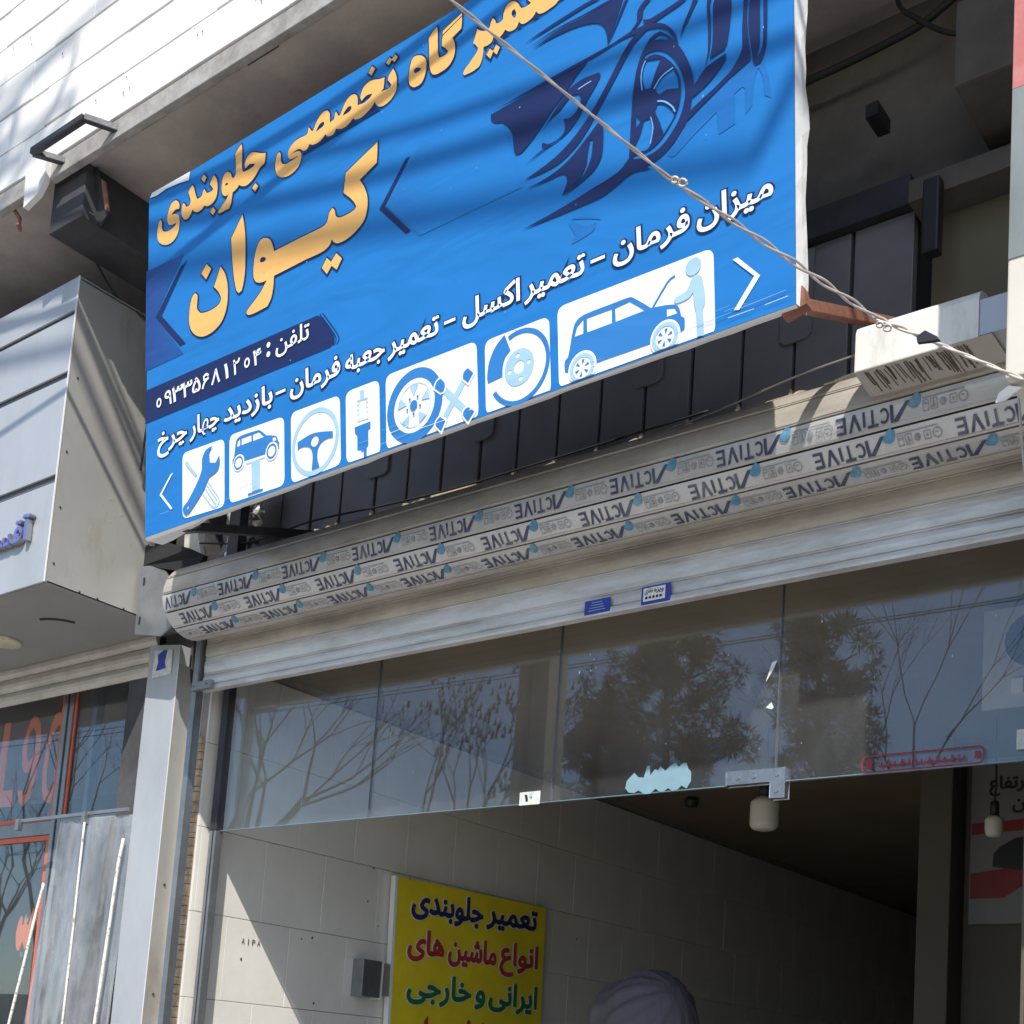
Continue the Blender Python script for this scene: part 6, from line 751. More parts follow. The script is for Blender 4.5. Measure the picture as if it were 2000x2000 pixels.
dec=[(-2.118,.859),(-2.114,.880),(-2.089,.904),(-2.075,.889),(-2.055,.886),(-2.045,.920),(-2.036,.920),(-2.033,.890),(-2.019,.908),(-2.006,.905),(-2.0,.915),(-1.981,.900),(-1.969,.912),(-1.95,.921),(-1.938,.908),(-1.925,.918),(-1.913,.918),(-1.906,.900),(-1.896,.890),(-1.895,.862),(-1.908,.842),(-1.925,.852),(-1.94,.840),(-1.955,.838),(-1.97,.848),(-1.985,.838),(-2.0,.840),(-2.012,.850),(-2.03,.836),(-2.05,.836),(-2.072,.849),(-2.085,.842),(-2.105,.845)]
MB().slab([(x,3.1955,z) for x,z in dec],(0,.0015,0)).build('calligraphy_sticker','frost',gs)
MB().box(-2.512,-2.432,3.194,3.196,.834,.876).build('number_sticker','pale',gs)
for ch,xx in (('۱',-2.490),('۶',-2.474)): text('digit','blacktxt',gs,ch,xx,xx+.011,.846,.03,lambda x,y,l:(x,3.1925-l,y),.03)
MB().box(-.985,-.93,3.194,3.196,.865,.915).build('pale_sticker','pale',gs)
def rr(x0,x1,z0,z1,r_,n=5):
    P=[]
    for cx,cz,a0 in ((x1-r_,z1-r_,0),(x0+r_,z1-r_,90),(x0+r_,z0+r_,180),(x1-r_,z0+r_,270)):
        for k in range(n+1): a=R(a0+90*k/n); P.append((cx+r_*math.cos(a),cz+r_*math.sin(a)))
    return P
rf=lambda x,y:(x,3.1950,y)
flat('red_decal','reddecal',gs,[[rr(-1.382,-1.062,.839,.886,.016),rr(-1.378,-1.066,.843,.882,.013)[::-1]],[[( -1.36+.012*math.cos(k*.785)*(1 if k%2 else .6),.862+.016*math.sin(k*.785)*(1 if k%2 else .6)) for k in range(8)]],[[( -1.08+.010*math.cos(k*.785)*(1 if k%2 else .6),.864+.013*math.sin(k*.785)*(1 if k%2 else .6)) for k in range(8)]]],rf)
random.seed(14); sc=[]
x=-1.335
while x<-1.11:
    w_=random.uniform(.008,.022); sc.append([[(x,.853),(x+w_,.851),(x+w_*1.1,.856),(x+w_*.7,.870+random.uniform(-.006,.006)),(x+w_*.5,.858),(x,.857)]]); x+=w_+.004
flat('red_script','reddecal',gs,sc,rf)
# sticker residue and paint flecks on the glass
random.seed(17); mb=MB()
for k in range(30):
    x=random.uniform(-3.8,-.95); z=random.uniform(.87,1.33); s_=random.uniform(.001,.003)*(2.0 if k%9==0 else 1); P=[(x+s_*random.uniform(.5,1.2)*math.cos(a)*.7,3.1955,z+s_*random.uniform(.5,1.6)*math.sin(a)) for a in (0,1.2,2.4,3.6,5)]
    mb.slab(P,(0,.0008,0))
mb.slab([(-1.668,3.1955,1.052),(-1.652,3.1955,1.066),(-1.644,3.1955,1.05),(-1.650,3.1955,1.045)],(0,.001,0))
mb.slab([(-1.665,3.1955,1.15),(-1.655,3.1955,1.18),(-1.640,3.1955,1.185),(-1.650,3.1955,1.16),(-1.672,3.1955,1.125)],(0,.001,0))
mb.build('paint_flecks','pale',gs)['kind']='stuff'
gp=thing('reflection_panel','pale greenish panel with a dark disc, added behind the glass to imitate a reflection','board',(-1.2,3.95,1.2))  # stand-in for a pale reflection in the glass, no board hangs here
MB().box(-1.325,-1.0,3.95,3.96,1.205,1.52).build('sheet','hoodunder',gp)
flat('dark_disc','black',gp,[[[(-1.175+.085*math.cos(a*.35),1.41+.085*math.sin(a*.35)) for a in range(18)]]],lambda x,y:(x,3.948,y))
MB().box(-1.235,-1.20,3.94,3.949,1.245,1.29).build('pale_patch','bulb',gp)
# stickers on the shutter
st=thing('blue_sticker','small plain dark blue advertising sticker on the lowest shutter slat','sticker',(-2.165,3.05,1.38))
MB().box(-2.209,-2.118,3.0575,3.0595,1.361,1.404).build('sheet','bluesticker',st)
for k in range(4): MB().box(-2.195+.004*k,-2.135-.004*k,3.0565,3.0572,1.371+.008*k,1.3725+.008*k).build('print_line','icon_light',st)
st=thing('white_sticker','white and blue advertising sticker to the right of the plain blue one on the shutter','sticker',(-1.96,3.05,1.38))
MB().box(-2.010,-1.913,3.0575,3.0595,1.359,1.412).build('sheet','bluesticker',st)
MB().box(-2.003,-1.930,3.0560,3.0572,1.368,1.407).build('sheet','whitepaint',st)
for t,a,b_,v in (('حفاری'.replace('ح','خ'),-1.998,-1.970,1.392),('ویژه'.replace('ژ','ز'),-1.966,-1.935,1.392)): text('word','blacktxt',st,t,a,b_,v,.020,lambda x,y,l:(x,3.0552-l,y),.02)
for k in range(5): MB().box(-1.995+.012*k,-1.988+.012*k,3.0545,3.0556,1.374,1.381).build('digit','blacktxt',st)
# ================================================================== SILVER COLUMN
cl=thing('silver_column','square silver composite column between the two shops','column',(-4.22,3.08,-H))
pr=[(-4.322,3.057),(-4.130,3.057),(-4.130,3.118),(-4.322,3.118)]
MB().box(-4.322,-4.131,3.057,3.059,-H,1.485).build('front_sheet','alu',cl)
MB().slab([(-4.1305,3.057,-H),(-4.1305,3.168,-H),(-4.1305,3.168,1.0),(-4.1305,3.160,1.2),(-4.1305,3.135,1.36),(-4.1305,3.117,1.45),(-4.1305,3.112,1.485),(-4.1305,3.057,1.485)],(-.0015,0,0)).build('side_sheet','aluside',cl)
MB().box(-4.316,-4.136,3.062,3.16,-H,1.48).build('core','steel',cl)
MB().box(-4.1315,-4.1295,3.0550,3.0575,-H,1.485).build('corner_edge','whitepaint',cl)
for z in (.62,.2): MB().lathe((-4.1285,3.095,z),[(.004,-.004),(.004,.004)],8).build('rivet','black',cl)
sk=thing('peeling_sticker','peeling pale green and blue sticker near the top of the silver column','sticker',(-4.22,3.05,1.5))
MB().slab([(-4.283,3.0535,1.555),(-4.175,3.0535,1.548),(-4.168,3.0535,1.447),(-4.289,3.0535,1.444)],(0,.0012,0)).build('sheet','pale',sk)
MB().slab([(-4.262,3.0515,1.535),(-4.228,3.0515,1.55),(-4.205,3.0515,1.548),(-4.215,3.0515,1.50),(-4.205,3.0515,1.475),(-4.265,3.0515,1.470),(-4.255,3.0515,1.505)],(0,.0012,0)).build('print_patch','bluesticker',sk)
MB().slab([(-4.325,3.058,1.585),(-4.132,3.058,1.56),(-4.132,3.058,1.486),(-4.325,3.058,1.486)],(0,.05,0)).build('column_head','alu',cl)
# ================================================================== LEFT SHOP
lf=thing('silver_shopfront','neighbouring shopfront with a deep silver composite fascia box at the left','shopfront',(-6,3.0,-H))
XB,YB0,YB1=-4.33,2.57,3.032
G=.977
MB().box(-9,XB-.003,YB0+.012,YB1,1.70,2.885).build('fascia_core','seam',lf)
for z0,z1 in ((1.684,2.072),(2.104,2.488),(2.516,2.745),(2.765,2.900)):
    for a,b in ((-9,-6.9),(-6.894,XB-.003)):
        MB().box(a,b,YB0,YB0+.010,z0,z1).build('panel','alu',lf,bevel=.0015)
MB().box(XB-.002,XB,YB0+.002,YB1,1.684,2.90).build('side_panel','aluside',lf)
MB().box(XB-.001,XB+.0025,YB0-.0025,YB0+.003,1.684,2.90).build('corner_trim','whitepaint',lf)
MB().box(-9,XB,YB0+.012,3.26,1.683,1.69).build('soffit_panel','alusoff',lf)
MB().box(-9,XB,YB0+.012,YB1,2.888,2.893).build('top_panel','alu',lf)
random.seed(33)
for y,z in ((2.61,2.5),(2.60,2.2),(2.60,1.98),(2.60,1.76),(2.72,1.69),(2.8,1.69),(2.92,1.69),(3.0,1.98),(3.0,2.3)):
    MB().box(XB,XB+.003,y-.003,y+.003,z,z+.006).build('rivet','black',lf)
mb=MB(); 
for k in range(26):
    y=random.gauss(2.86,.05); z=random.gauss(2.12,.14); s_=random.uniform(.001,.0028); mb.slab([(XB+.0012,y,z),(XB+.0012,y+s_,z+.003),(XB+.0012,y+s_*.8,z+s_*3),(XB+.0012,y-.001,z+s_*2)],(.0008,0,0))
mb.build('rust_flecks','brickedge',lf)
for c,mt,nm,r_ in (((-5.16,2.90),'lens','downlight',.085),):
    MB().lathe((c[0],c[1],1.672),[(r_*.9,0),(r_,.004),(r_,.012)],28).build(nm,mt,lf,smooth=True)
mb=MB(); P=[]
for k in range(13): a=R(-20+9*k*1.2); P.append((-4.71+.11*math.cos(a),2.87+.09*math.sin(a)*1.0,1.681))
MB().tube([(-4.76+.13*math.cos(R(a)),2.93+.12*math.sin(R(a)),1.681) for a in range(-78,-8,6)],.006,6).build('slot_shadow_gap','black',lf)
G=1.0
# left shutter roll and lower slats
zz=[1.475,1.535,1.60,1.665]
for a,b in zip(zz[:-1],zz[1:]):
    Y=3.10; MB().prismX([(Y,a+.001),(Y-.012,a+.02),(Y-.014,a+.036),(Y-.006,b-.006),(Y,b-.001),(Y+.006,b-.001),(Y+.006,a+.001)],-9,-4.335).build('shutter_slat','slatcream',lf)
# windows
def frame(nm,m,x0,x1,y0,y1,z0,z1,w_):
    b=MB(); b.box(x0,x1,y0,y1,z0,z0+w_); b.box(x0,x1,y0,y1,z1-w_,z1); b.box(x0,x0+w_,y0,y1,z0+w_,z1-w_); b.box(x1-w_,x1,y0,y1,z0+w_,z1-w_); return b.build(nm,m,lf)
MB().box(-9,-5.04,3.185,3.215,.888,.948).build('transom_bar','greysteel',lf,bevel=.002)
MB().box(-5.04,-4.335,3.185,3.215,.935,.958).build('transom_bar','greysteel',lf,bevel=.002)
MB().box(-5.084,-5.012,3.183,3.217,-H,1.52).build('mullion','greysteel',lf,bevel=.002)
MB().box(-5.052,-5.042,3.180,3.184,-H,1.52).build('mullion_groove','steel',lf)
frame('window_trim','orange',-5.9,-5.086,3.190,3.196,.950,1.60,.020)
frame('window_trim','orange',-5.010,-4.36,3.190,3.196,.958,1.60,.014)
frame('window_trim','orange',-5.9,-5.090,3.190,3.196,-H+.1,.886,.022)
MB().box(-4.95,-4.92,3.24,3.28,.97,1.6).build('inner_post','greysteel',lf); 
MB().box(-9,-5.085,3.198,3.204,.949,1.60).build('pane','glassdk',lf); MB().box(-5.011,-4.335,3.198,3.204,.959,1.60).build('pane','glassdk',lf); MB().box(-9,-5.085,3.198,3.204,-H,.887).build('pane','glassdk',lf)
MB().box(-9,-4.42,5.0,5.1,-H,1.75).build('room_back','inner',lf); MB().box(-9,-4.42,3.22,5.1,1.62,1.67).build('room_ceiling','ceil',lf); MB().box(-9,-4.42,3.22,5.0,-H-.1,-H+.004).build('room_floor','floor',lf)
lt=thing('orange_lettering','faded orange L90 letters behind the left shop window with small studs','lettering',(-5.45,3.21,1.0))
L90S={'L': [[(-5.5961, 1.4488), (-5.5517, 1.4483), (-5.5512, 1.3093), (-5.5512, 1.1251), (-5.4678, 1.1195), (-5.4651, 1.0441), (-5.6208, 1.0493), (-5.6237, 1.1176)]], 'nine': [[(-5.3575, 1.457), (-5.3292, 1.4451), (-5.3046, 1.4143), (-5.2857, 1.3563), (-5.2833, 1.2704), (-5.2972, 1.1564), (-5.3248, 1.0733), (-5.3696, 1.0382), (-5.4036, 1.0577), (-5.4306, 1.1157), (-5.3924, 1.1127), (-5.3803, 1.0903), (-5.3546, 1.0926), (-5.3348, 1.1595), (-5.3338, 1.228), (-5.357, 1.1957), (-5.3898, 1.1921), (-5.4166, 1.2312), (-5.4291, 1.3104), (-5.4098, 1.3824), (-5.3841, 1.4405)], [(-5.3578, 1.4028), (-5.3306, 1.3783), (-5.3201, 1.3255), (-5.3342, 1.2667), (-5.3658, 1.2395), (-5.3873, 1.2717), (-5.3923, 1.3328), (-5.3801, 1.3836)]], 'zero': [[(-5.1595, 1.4513), (-5.121, 1.4363), (-5.1087, 1.3715), (-5.1169, 1.267), (-5.1252, 1.1629), (-5.1376, 1.0802), (-5.1647, 1.0363), (-5.2027, 1.0474), (-5.2304, 1.0958), (-5.2426, 1.1942), (-5.2341, 1.3168), (-5.2142, 1.4), (-5.1932, 1.4403)], [(-5.1555, 1.3935), (-5.1429, 1.3837), (-5.1355, 1.2899), (-5.1438, 1.1855), (-5.1562, 1.1026), (-5.1819, 1.0878), (-5.2033, 1.1232), (-5.21, 1.2125), (-5.2046, 1.3138), (-5.1797, 1.3707)]]}
for k,g in L90S.items():
    flat('letter_'+k.lower(),'orangep',lt,[[g[0]]+[q[::-1] for q in g[1:]]],lambda x,y:(x,3.213,y)); flat('letter_'+k.lower()+'_back','orangep',lt,[[g[0]]+[q[::-1] for q in g[1:]]],lambda x,y:(x,3.217,y))
for x,z in []: MB().box(x-.005,x+.005,3.192,3.212,z-.010,z+.010).build('stud','bright',lt)
G=1.0155
l2=thing('orange_word','orange Persian lettering low on the glass behind the plastic curtain','lettering',(-5.15,3.17,.4))
MB().slab([(-5.222,3.168,.40),(-5.232,3.168,.45),(-5.222,3.168,.50),(-5.207,3.168,.53),(-5.197,3.168,.49),(-5.182,3.168,.49),(-5.170,3.168,.535),(-5.160,3.168,.49),(-5.140,3.168,.49),(-5.118,3.168,.56),(-5.112,3.168,.47),(-5.128,3.168,.41),(-5.150,3.168,.375),(-5.175,3.168,.42),(-5.195,3.168,.375),(-5.212,3.168,.38)],(0,.005,0)).build('letter','orangep',l2)
for x,z in ((-5.19,.51),(-5.15,.51),(-5.17,.36)): MB().box(x-.004,x+.004,3.166,3.2,z-.01,z+.01).build('stud','bright',l2)
G=1.0
# acrylic letters on the fascia
G=.977
al=thing('blue_acrylic_letters','raised blue acrylic Persian letters on the lowest silver fascia panel','lettering',(-4.53,2.55,1.85))
def solid_text(parent,t,xl,xr,y0,hs,depth,m1,m2,off):
    V0,_=textgeo(t,0); a=min(v[0] for v in V0); b=max(v[0] for v in V0); V,F=textgeo(t,off); sx=(xr-xl)/(b-a)
    n=len(V); P=[(xl+(x-a)*sx,y0+y*hs) for x,y,_ in V]
    f1=MB(); f1.v=[(x,YB0-.005-depth-.0002*(V[i][2]%5),z) for i,(x,z) in enumerate(P)]; f1.f=list(F); f1.build('letter_face',m1,parent)
    ec={}
    for f_ in F:
        for i in range(len(f_)):
            e=(f_[i],f_[(i+1)%len(f_)]); ec[e]=ec.get(e,0)+1
    s2=MB(); s2.v=[(x,YB0-.005-depth,z) for x,z in P]+[(x,YB0-.004,z) for x,z in P]
    s2.f=[(a_,b_,b_+n,a_+n) for (a_,b_) in ec if (b_,a_) not in ec]
    s2.build('letter_side',m2,parent)
solid_text(al,'آقسا',-4.70,-4.432,1.862,.118,.022,'blueacr','greysteel',.020)
G=1.0
# plastic curtain with ropes
cu=thing('plastic_curtain','clear plastic sheet curtain with mottled white cords hanging beside the silver column','curtain',(-4.55,3.04,.9))
mb=MB(); n,m_=60,14
random.seed(6)
for j in range(m_+1):
    for i in range(n+1):
        s=i/n; t=j/m_; xt=-4.80+.49*s; xb=-5.02+.66*s
        mb.v.append((xt+(xb-xt)*min(t*1.2,1),3.05+.016*math.sin(s*8.5+t*1.2)*(.5+t)+.003*math.sin(s*33+t*3),.90-1.9*t))
for j in range(m_):
    for i in range(n): a=j*(n+1)+i; mb.f.append((a,a+1,a+n+2,a+n+1))
mb.build('sheet','curtainpvc',cu,smooth=True)
for P in ([(-4.335,3.035,.80),(-4.345,3.03,.70),(-4.36,3.03,.45),(-4.385,3.03,.10),(-4.42,3.03,-.6)],[(-4.60,3.03,.88),(-4.60,3.03,.70),(-4.598,3.03,.45),(-4.60,3.03,.08),(-4.62,3.03,-.6)],[(-4.84,3.03,.640),(-4.872,3.03,.52),(-4.92,3.03,.30),(-4.98,3.03,.05),(-5.1,3.03,-.6)]):
    MB().tube(lerpP(P,4),.0065 if P[0][0]<-4.7 or P[0][0]>-4.4 else .0048,7).build('cord','rope',cu,smooth=True)
MB().box(-5.08,-4.335,3.04,3.052,.912,.926).build('hanging_rail','greysteel',cu)
for x in (-5.09,-4.61): MB().box(x-.011,x+.011,3.025,3.05,.875,.925).build('clip','greysteel',cu,bevel=.003)
# ================================================================== INSIDE THE SHOP
G=.983
ys=thing('yellow_signboard','yellow painted signboard with navy red and green Persian lettering on the inner wall','signboard',(-4.08,4.9,-.8))
XS=-4.06
MB().slab([(XS,4.31,.846),(XS,5.45,.862),(XS,5.50,-.80),(XS,4.37,-.80)],(-.028,0,0)).build('board','yellow',ys)
MB().slab([(XS+.001,4.297,.848),(XS+.001,4.314,.849),(XS+.001,4.374,-.80),(XS+.001,4.357,-.80)],(-.028,0,0)).build('edge_trim','whitepaint',ys)
yf=lambda x,y,l:(XS+.002+.0005*l,x,y+(x-4.42)*.012)
k=1.0
for t,a,b_,v,mt in (('جلوبندی',4.42,4.93,.708,'navytxt'),('تعمیر',4.968,5.372,.722,'navytxt'),('های',4.415,4.66,.515,'redtxt'),('ماشین',4.70,5.055,.515,'redtxt'),('انواع',5.095,5.40,.528,'redtxt'),('خارجی',4.432,4.882,.318,'greentxt'),('و',4.922,4.99,.325,'greentxt'),('ایرانی',5.028,5.415,.322,'greentxt')):
    text('word_outline','whitepaint',ys,t,a,b_,v,.150,yf,0,0,step=.05,shift=.0105)
    text('word',mt,ys,t,a,b_,v,.150,yf,0,5.0,step=.05,shift=.0062)
for a in (4.56,4.97): MB().slab([(XS+.004,a,.0),(XS+.004,a+.03,.0),(XS+.004,a+.028,.235),(XS+.004,a+.004,.21)],(-.002,0,0)).build('letter_stroke','redtxt',ys)
MB().slab([(XS+.004,4.87,.222),(XS+.004,4.885,.205),(XS+.004,4.9,.222),(XS+.004,4.885,.239)],(-.002,0,0)).build('letter_dot','redtxt',ys)
jb=thing('junction_box','grey metal junction box on the tiled inner wall left of the yellow board','box',(-4.08,4.2,.37))
MB().box(-4.098,-4.03,4.11,4.225,.285,.448).build('box','greysteel',jb,bevel=.004)
MB().box(-4.098,-4.035,4.232,4.242,.28,.45).build('door_edge','whitepaint',jb)
MB().box(-4.098,-4.06,4.245,4.33,.30,.445).build('open_door','aluside',jb)
G=1.0
def bulb(x,y,z,r_,h_,label):
    b=thing('light_bulb',label,'light bulb',(x,y,z),'LED bulbs hanging from the shop ceiling')
    MB().lathe((x,y,z),[(r_*.45,0),(r_*.8,.006),(r_*.97,.02),(r_,.035),(r_,h_*.75),(r_*.97,h_*.85),(r_*.55,h_)],28).build('globe','bulb',b,smooth=True)
    MB().lathe((x,y,z+h_),[(r_*.5,0),(r_*.5,.05),(r_*.4,.06)],16).build('lamp_holder','black',b,smooth=True)
    MB().tube([(x,y,z+h_+.06),(x+.004,y,z+h_+.12),(x,y,1.553)],.004,6).build('flex','cable',b)
bulb(-2.592,5,1.102,.062,.145,'large frosted bulb hanging just below the steel patch fitting')
bulb(-1.683,5.2,1.06,.036,.085,'smaller frosted bulb hanging in front of the car poster')
po=thing('car_poster','white wall poster with Persian lettering, red bands and a dark car','poster',(-1.7,5.55,1.0))
MB().box(-1.89,-1.2,5.535,5.556,.757,1.47).build('sheet','posterw',po)
pf=lambda x,y:(x,5.533,y)
flat('red_band','posterr',po,[[[(-1.885,1.142),(-1.2,1.17),(-1.2,1.215),(-1.885,1.19)]],[[(-1.885,.866),(-1.745,.866),(-1.64,.935),(-1.2,1.03),(-1.2,1.06),(-1.885,.974)]]],pf)
flat('car_picture','blacktxt',po,[[[(-1.795,1.0),(-1.790,1.055),(-1.765,1.085),(-1.70,1.12),(-1.60,1.13),(-1.45,1.12),(-1.36,1.06),(-1.3,1.03),(-1.3,.985),(-1.5,.97),(-1.7,.985)]]],lambda x,y:(x,5.5325,y))
text('word','blacktxt',po,'ارتفاع',-1.812,-1.655,1.335,.075,lambda x,y,l:(x,5.532-l*.0005,y),0,shift=.0025)
text('word','blacktxt',po,'مان',-1.715,-1.60,1.245,.075,lambda x,y,l:(x,5.532-l*.0005,y),0,shift=.0025)
tag(MB().box(-2.5,-1.6,8.5,9.0,.1,.16).build('wall_shelf','greysteel',loc=(-2,8.7,.1)),'dim metal shelf deep inside the dark shop','shelf')
tag(MB().lathe((-3.60,6.09,1.50),[(.03,0),(.04,.03),(.025,.053)],12).build('ceiling_hook','steel',loc=(-3.6,6.09,1.5)),'small dark fitting on the brown shop ceiling','ceiling fitting')
# ================================================================== WOMAN
wx,wy=-2.40,3.85
G=1.065
pe=thing('person','woman in a grey lilac headscarf and dark cloak standing in the shop doorway','person',(wx,wy,-H/1.065))
def rotz(mb,a=R(-24)): mb.v=[(wx+(x-wx)*math.cos(a)-(y-wy)*math.sin(a),wy+(x-wx)*math.sin(a)+(y-wy)*math.cos(a),z) for x,y,z in mb.v]
# cloak: one lofted body
mb=MB(); n=36
sec=[(-H/1.065+.01,.30,.27),(-H+.35,.29,.25),(-.75,.27,.22),(-.45,.26,.20),(-.25,.25,.17),(-.12,.235,.155),(-.05,.20,.14),(.0,.13,.115),(.05,.085,.085),(.12,.07,.075)]
for j,(z,a,b_) in enumerate(sec):
    for i in range(n):
        q=2*math.pi*i/n; f_=1+.03*math.sin(q*9+j*.5)*(1 if j<5 else .3); mb.v.append((wx+a*f_*math.cos(q)*.95,wy+b_*f_*math.sin(q),z))
for j in range(len(sec)-1):
    for i in range(n): mb.f.append((j*n+i,j*n+(i+1)%n,(j+1)*n+(i+1)%n,(j+1)*n+i))
mb.f.append(tuple(range(n))); mb.f.append(tuple(range((len(sec)-1)*n,len(sec)*n)))
mb.build('body','coat',pe,smooth=True)
mb=MB(); n=24
for j in range(15):
    ph=-math.pi/2+math.pi*j/14
    for i in range(n):
        q=2*math.pi*i/n; x=-.105*math.cos(ph)*math.cos(q); y=.078*math.cos(ph)*math.sin(q); z=.115*math.sin(ph)
        if x<-.06 and abs(y)<.02 and -.04<z<.03: x-=.016*(1-abs(z+.01)/.04)       # nose
        if x<-.05 and abs(abs(y)-.032)<.014 and .0<z<.03: x+=.010                  # eye sockets
        if x<-.05 and abs(y)<.03 and -.062<z<-.046: x+=.005                        # mouth
        mb.v.append((wx-.04+x,wy+y,.135+z))
for j in range(14):
    for i in range(n): mb.f.append((j*n+i,j*n+(i+1)%n,(j+1)*n+(i+1)%n,(j+1)*n+i))
rotz(mb)
mb.build('head','skin',pe,smooth=True)
mb=MB(); n,m_=120,60
for j in range(m_+1):
    ph=R(-62+152*j/m_)
    for i in range(n):
        q=2*math.pi*i/n; cx,cy,cz=math.cos(ph)*math.cos(q),math.cos(ph)*math.sin(q),math.sin(ph)
        ax=Vector((.80,.0,.60)); u=Vector((cx,cy,cz)); d_=u.dot(ax); e=(u-ax*d_); ang=math.atan2(e.y,e.dot(Vector((-.6,0,.8))))
        amp=max(0,1-abs(d_)**3)
        fold=amp*(.050*abs(math.sin(ang*5+.8*d_))+.022*math.sin(ang*17+4*d_)-.025)
        r_=1+fold; x=.190*cx*r_; y=.15*cy*r_; z=.200*cz*r_
        if cx<-.45 and cz<.80: x=max(x-.22*min(1,(-cx-.45)*4)*min(1,(.80-cz)*10),-.205-.02*max(0,.5-cz))
        if z<-.1: x*=1+(-z-.1)*.8
        mb.v.append((wx+.012+x,wy+y,.184+z))
for j in range(m_):
    ph=R(-62+152*(j+.5)/m_)
    for i in range(n):
        q=2*math.pi*(i+.5)/n
        if math.cos(q)<-.86 and math.sin(ph)<.42: continue      # face opening
        mb.f.append((j*n+i,j*n+(i+1)%n,(j+1)*n+(i+1)%n,(j+1)*n+i))
rotz(mb)
mb.build('headscarf','scarf',pe,smooth=True)
G=1.0
# ================================================================== OVERHEAD WIRES
G=.977
def owire(label,f_,Y0,Y1,xa,xb,r_,X0=-14,X1_=14,grp='overhead street cables',kink=None):
    sh_=(Y1-Y0); pts=[]
    def z(x):
        xc=min(max(x,xa),xb); v=f_[0]*xc*xc+f_[1]*xc+f_[2]; return v+(2*f_[0]*xc+f_[1])*(x-xc)+(2.2*max(0,x-kink) if kink else 0)
    x=X0
    while x<=X1_: pts.append((x-.7*sh_,Y1,z(x)-1.237*sh_)); x+=.35
    o=MB().tube(pts,r_,6).build('overhead_cable','cable',None,smooth=True,loc=pts[0]); tag(o,label,'cable',grp)
owire('black overhead cable closest to the facade',(.087,.418,4.791),1.3,1.75,-2.95,-1.5,.0115)
owire('second black overhead cable from the facade, steeper than its neighbour',(0,.144,4.502),1.3,1.75,-2.4,-1.4,.0105)
owire('middle black overhead cable over the pavement',(.026,-.089,5.557),0,1.0,-2,.45,.0155)
owire('thinner overhead cable just above the middle one',(.042,-.069,5.658),0,1.0,-1.2,.3,.012)
owire('thick bundled overhead cable near the kerb',(-.004,-.167,7.407),-1.5,-.6,-.9,1.5,.024,kink=1.50)  # upward kink added so its shadow misses the shutter drum
G=1.0
random.seed(77); cc=thing('shadow_coil','untidy coil of black cable added out of view to cast a tangled shadow','cable',(-2.15,-1.1,7.65))  # unseen coil and line added to throw a tangled shadow on the facade tiles
for k in range(9):
    c0=Vector((-2.42+random.uniform(-.28,.3),-1.1+random.uniform(-.1,.1),7.56+random.uniform(-.09,.09))); ra,rb=random.uniform(.14,.40),random.uniform(.04,.16); ph=random.uniform(0,3); tl=random.uniform(-.5,.5)
    MB().tube([c0+Vector((ra*math.cos(a),.08*math.sin(a*2+ph),rb*math.sin(a)+tl*ra*math.cos(a))) for a in [ph+i*.4 for i in range(17)]],random.uniform(.008,.017),6).build('loop','cable',cc)
MB().tube([(-16,-1.1,8.1),(-8,-1.1,7.85),(-2.4,-1.1,7.8),(2,-1.1,8.5),(14,-1.1,10.8)],.012,6).build('line','cable',cc)
for i,(Y,Z,r_) in enumerate(((-3.0,3.66,.005),(-5.4,4.62,.0055))):
    o=MB().tube([(x,Y,Z+.0009*x*x) for x in range(-30,31,2)],r_,6).build('street_wire','cable',loc=(-30,Y,Z)); tag(o,('higher' if i==0 else 'lower')+' straight wire reflected in the shop glass','wire')
fw=thing('boundary_wall','long plastered boundary wall beyond the far pavement','wall',(0,-17,-H))
MB().box(-60,40,-17.3,-17,-H-.02,1.3).build('wall','concrete',fw); MB().box(-60,40,-17.35,-16.95,1.3,1.38).build('coping','kerb_c' if 0 else 'kerb',fw)
# ================================================================== POLE AND TREES ACROSS THE PAVEMENT (seen in the glass)
pl=thing('concrete_pole','tapered H section concrete utility pole reflected in the shop glass','utility pole',(-6.5,-2.1,-H))
def hp(z,w_): return [(-6.52-w_/2,z),(-6.52+w_/2,z)]
for a0,a1,yy0,yy1,mt,nm in ((-.21,-.10,-2.2,-1.95,'concrete','flange'),(.10,.19,-2.2,-1.95,'concrete','flange'),(-.10,.10,-2.12,-2.03,'concrete','web')):
    b=MB(); s1=.62
    b.add([(-6.5+a0,yy0,-H),(-6.5+a1,yy0,-H),(-6.5+a1,yy1,-H),(-6.5+a0,yy1,-H),(-6.5+a0*s1,yy0,7),(-6.5+a1*s1,yy0,7),(-6.5+a1*s1,yy1,7),(-6.5+a0*s1,yy1,7)],[(0,3,2,1),(4,5,6,7),(0,1,5,4),(1,2,6,5),(2,3,7,6),(3,0,4,7)])
    b.build(nm,mt,pl)
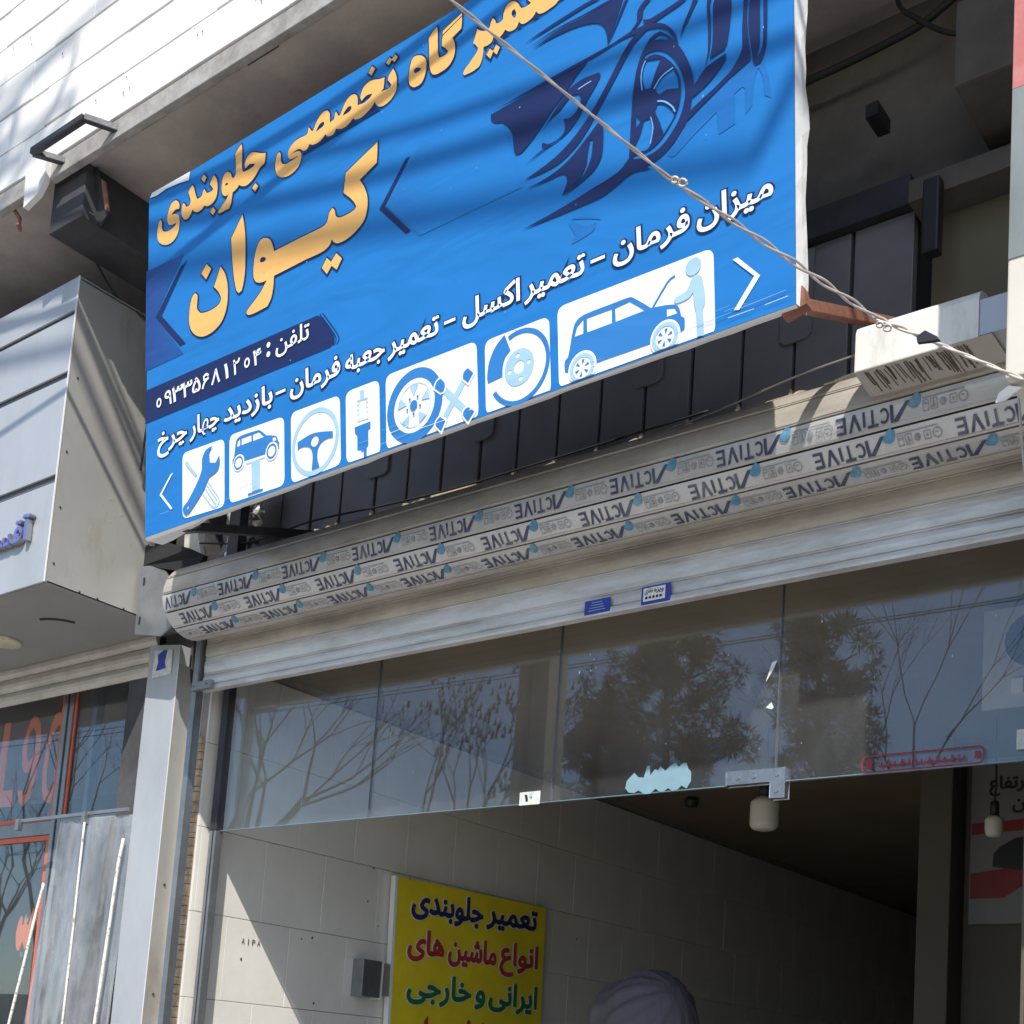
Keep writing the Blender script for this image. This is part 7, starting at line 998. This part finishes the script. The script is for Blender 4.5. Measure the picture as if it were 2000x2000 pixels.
def bare_tree(x,y,h,seed,label,lean=(0,0),spread=.5,r0=.13,depth=5,seeds=False,dirs=None):
    random.seed(seed); t=thing('bare_tree',label,'tree',(x,y,-H-.02)); tb=MB(); sb=MB(); tips=[]
    def grow(p,d,l,r_,k):
        q=p; P=[p]
        for _ in range(3):
            d=(d+Vector((random.uniform(-1,1),random.uniform(-1,1),random.uniform(-.3,.5)))*.14).normalized(); q=q+d*l/3; P.append(q)
        tb.tube(P,r_,6 if k>3 else 4 if k>1 else 3,r_*.68,caps=False)
        if k==0: tips.append((q,d)); return
        for _ in range(2 if k>2 else 3):
            a=(d+Vector((random.uniform(-1,1),random.uniform(-1,1),random.uniform(-.5,.7)))*spread*1.15).normalized(); s_=random.uniform(.0,.35)
            grow(P[3].lerp(P[2],s_ if _ else 0),a,l*random.uniform(.62,.86),r_*.60,k-1)
    d0=Vector((lean[0],lean[1],1)).normalized()
    base=Vector((x,y,-H-.02)); top=base+d0*h*.38
    tb.tube([base,base.lerp(top,.5)+Vector((.05,0,0)),top],r0,8,r0*.75)
    for q in range(3):
        a=(d0+Vector((random.uniform(-1,1),random.uniform(-1,1),.2))*spread).normalized(); grow(top,a,h*.22,r0*.6,depth)
    tb.build('trunk','bark',t)
    if seeds:
        for p,d in tips:
            if random.random()<.5:
                for _ in range(4):
                    c=p+Vector([random.uniform(-.10,.10) for _ in range(3)]); sb.add([c,c+Vector((.022,.01,-.10)),c+Vector((-.02,.02,-.11))],[(0,1,2)])
        sb.build('seed_pods','seed',t)
    return t
def pine(x,y,h,r_,seed,label,z0=.35):
    random.seed(seed); t=thing('pine_tree',label,'tree',(x,y,-H-.02)); tb=MB(); fb=MB()
    tb.tube([(x,y,-H-.02),(x+.1,y,h*.5-H),(x,y+.1,h-H-.3)],.16,8,.03); 
    for k in range(64):
        s=z0+(1-z0)*(k+random.random())/64; z=-H+h*s; a=random.uniform(0,6.283); L=r_*(1.05-s)**.6*random.uniform(.55,1.15)+.15
        e=Vector((math.cos(a)*L,math.sin(a)*L,L*random.uniform(.05,.5))); p0=Vector((x,y,z)); tb.tube([p0,p0+e*.55+Vector((0,0,-.05)),p0+e],.03,4,.008,caps=False)
        nc=int(6+L*6)
        for c in range(nc):
            cc=p0+e*random.uniform(.35,1.05)+Vector([random.gauss(0,.13) for _ in range(3)]); cs=random.uniform(.10,.22)
            for _ in range(44):
                u=Vector([random.gauss(0,1) for _ in range(3)]).normalized(); v=u.cross(Vector((random.random(),random.random(),random.random()))).normalized()*cs*.06
                b=cc+u*cs*.3; tip=cc+u*cs*random.uniform(.9,1.4); fb.add([b-v,b+v,tip],[(0,1,2)])
    tb.build('trunk','bark',t); fb.build('crown','needles',t); return t
pine(-9.95,-9.6,8.1,2.0,1,'tall broad pine on the far pavement, darkest crown of the glass reflection')
pine(-7.45,-9.4,7.7,1.35,2,'narrower pine to the right of the broad one across the road')
pine(-11.3,-9.9,6.9,1.3,3,'shortest of the three pines, left of the broad pine')
bare_tree(-14.2,-5.8,7.0,11,'leaning bare tree with dry seed pods across the pavement',lean=(.95,0),seeds=True,r0=.11,spread=.42)
bare_tree(-6.9,-8.6,7.6,17,'slender bare tree standing beside the narrower pine',lean=(.25,0),r0=.045,spread=.40,depth=4)
bare_tree(-16.3,-6.5,7.6,23,'wide forked bare tree opposite the silver column',r0=.12,spread=.55)
bare_tree(-20.6,-6.5,7.6,37,'bare tree reflected in the left shop window above the curtain',r0=.075,spread=.55)
bare_tree(-24.0,-7.5,6.4,29,'lower bare tree at the far left end of the street',r0=.07,spread=.6)
#bare_tree(-.9,-3.1,10.6,41,'tall slender bare street tree standing by the near kerb',lean=(-.02,.0),r0=.07,spread=.30,depth=4)
for o in list(bpy.data.objects):
    if '_b' in o: del o['_b']
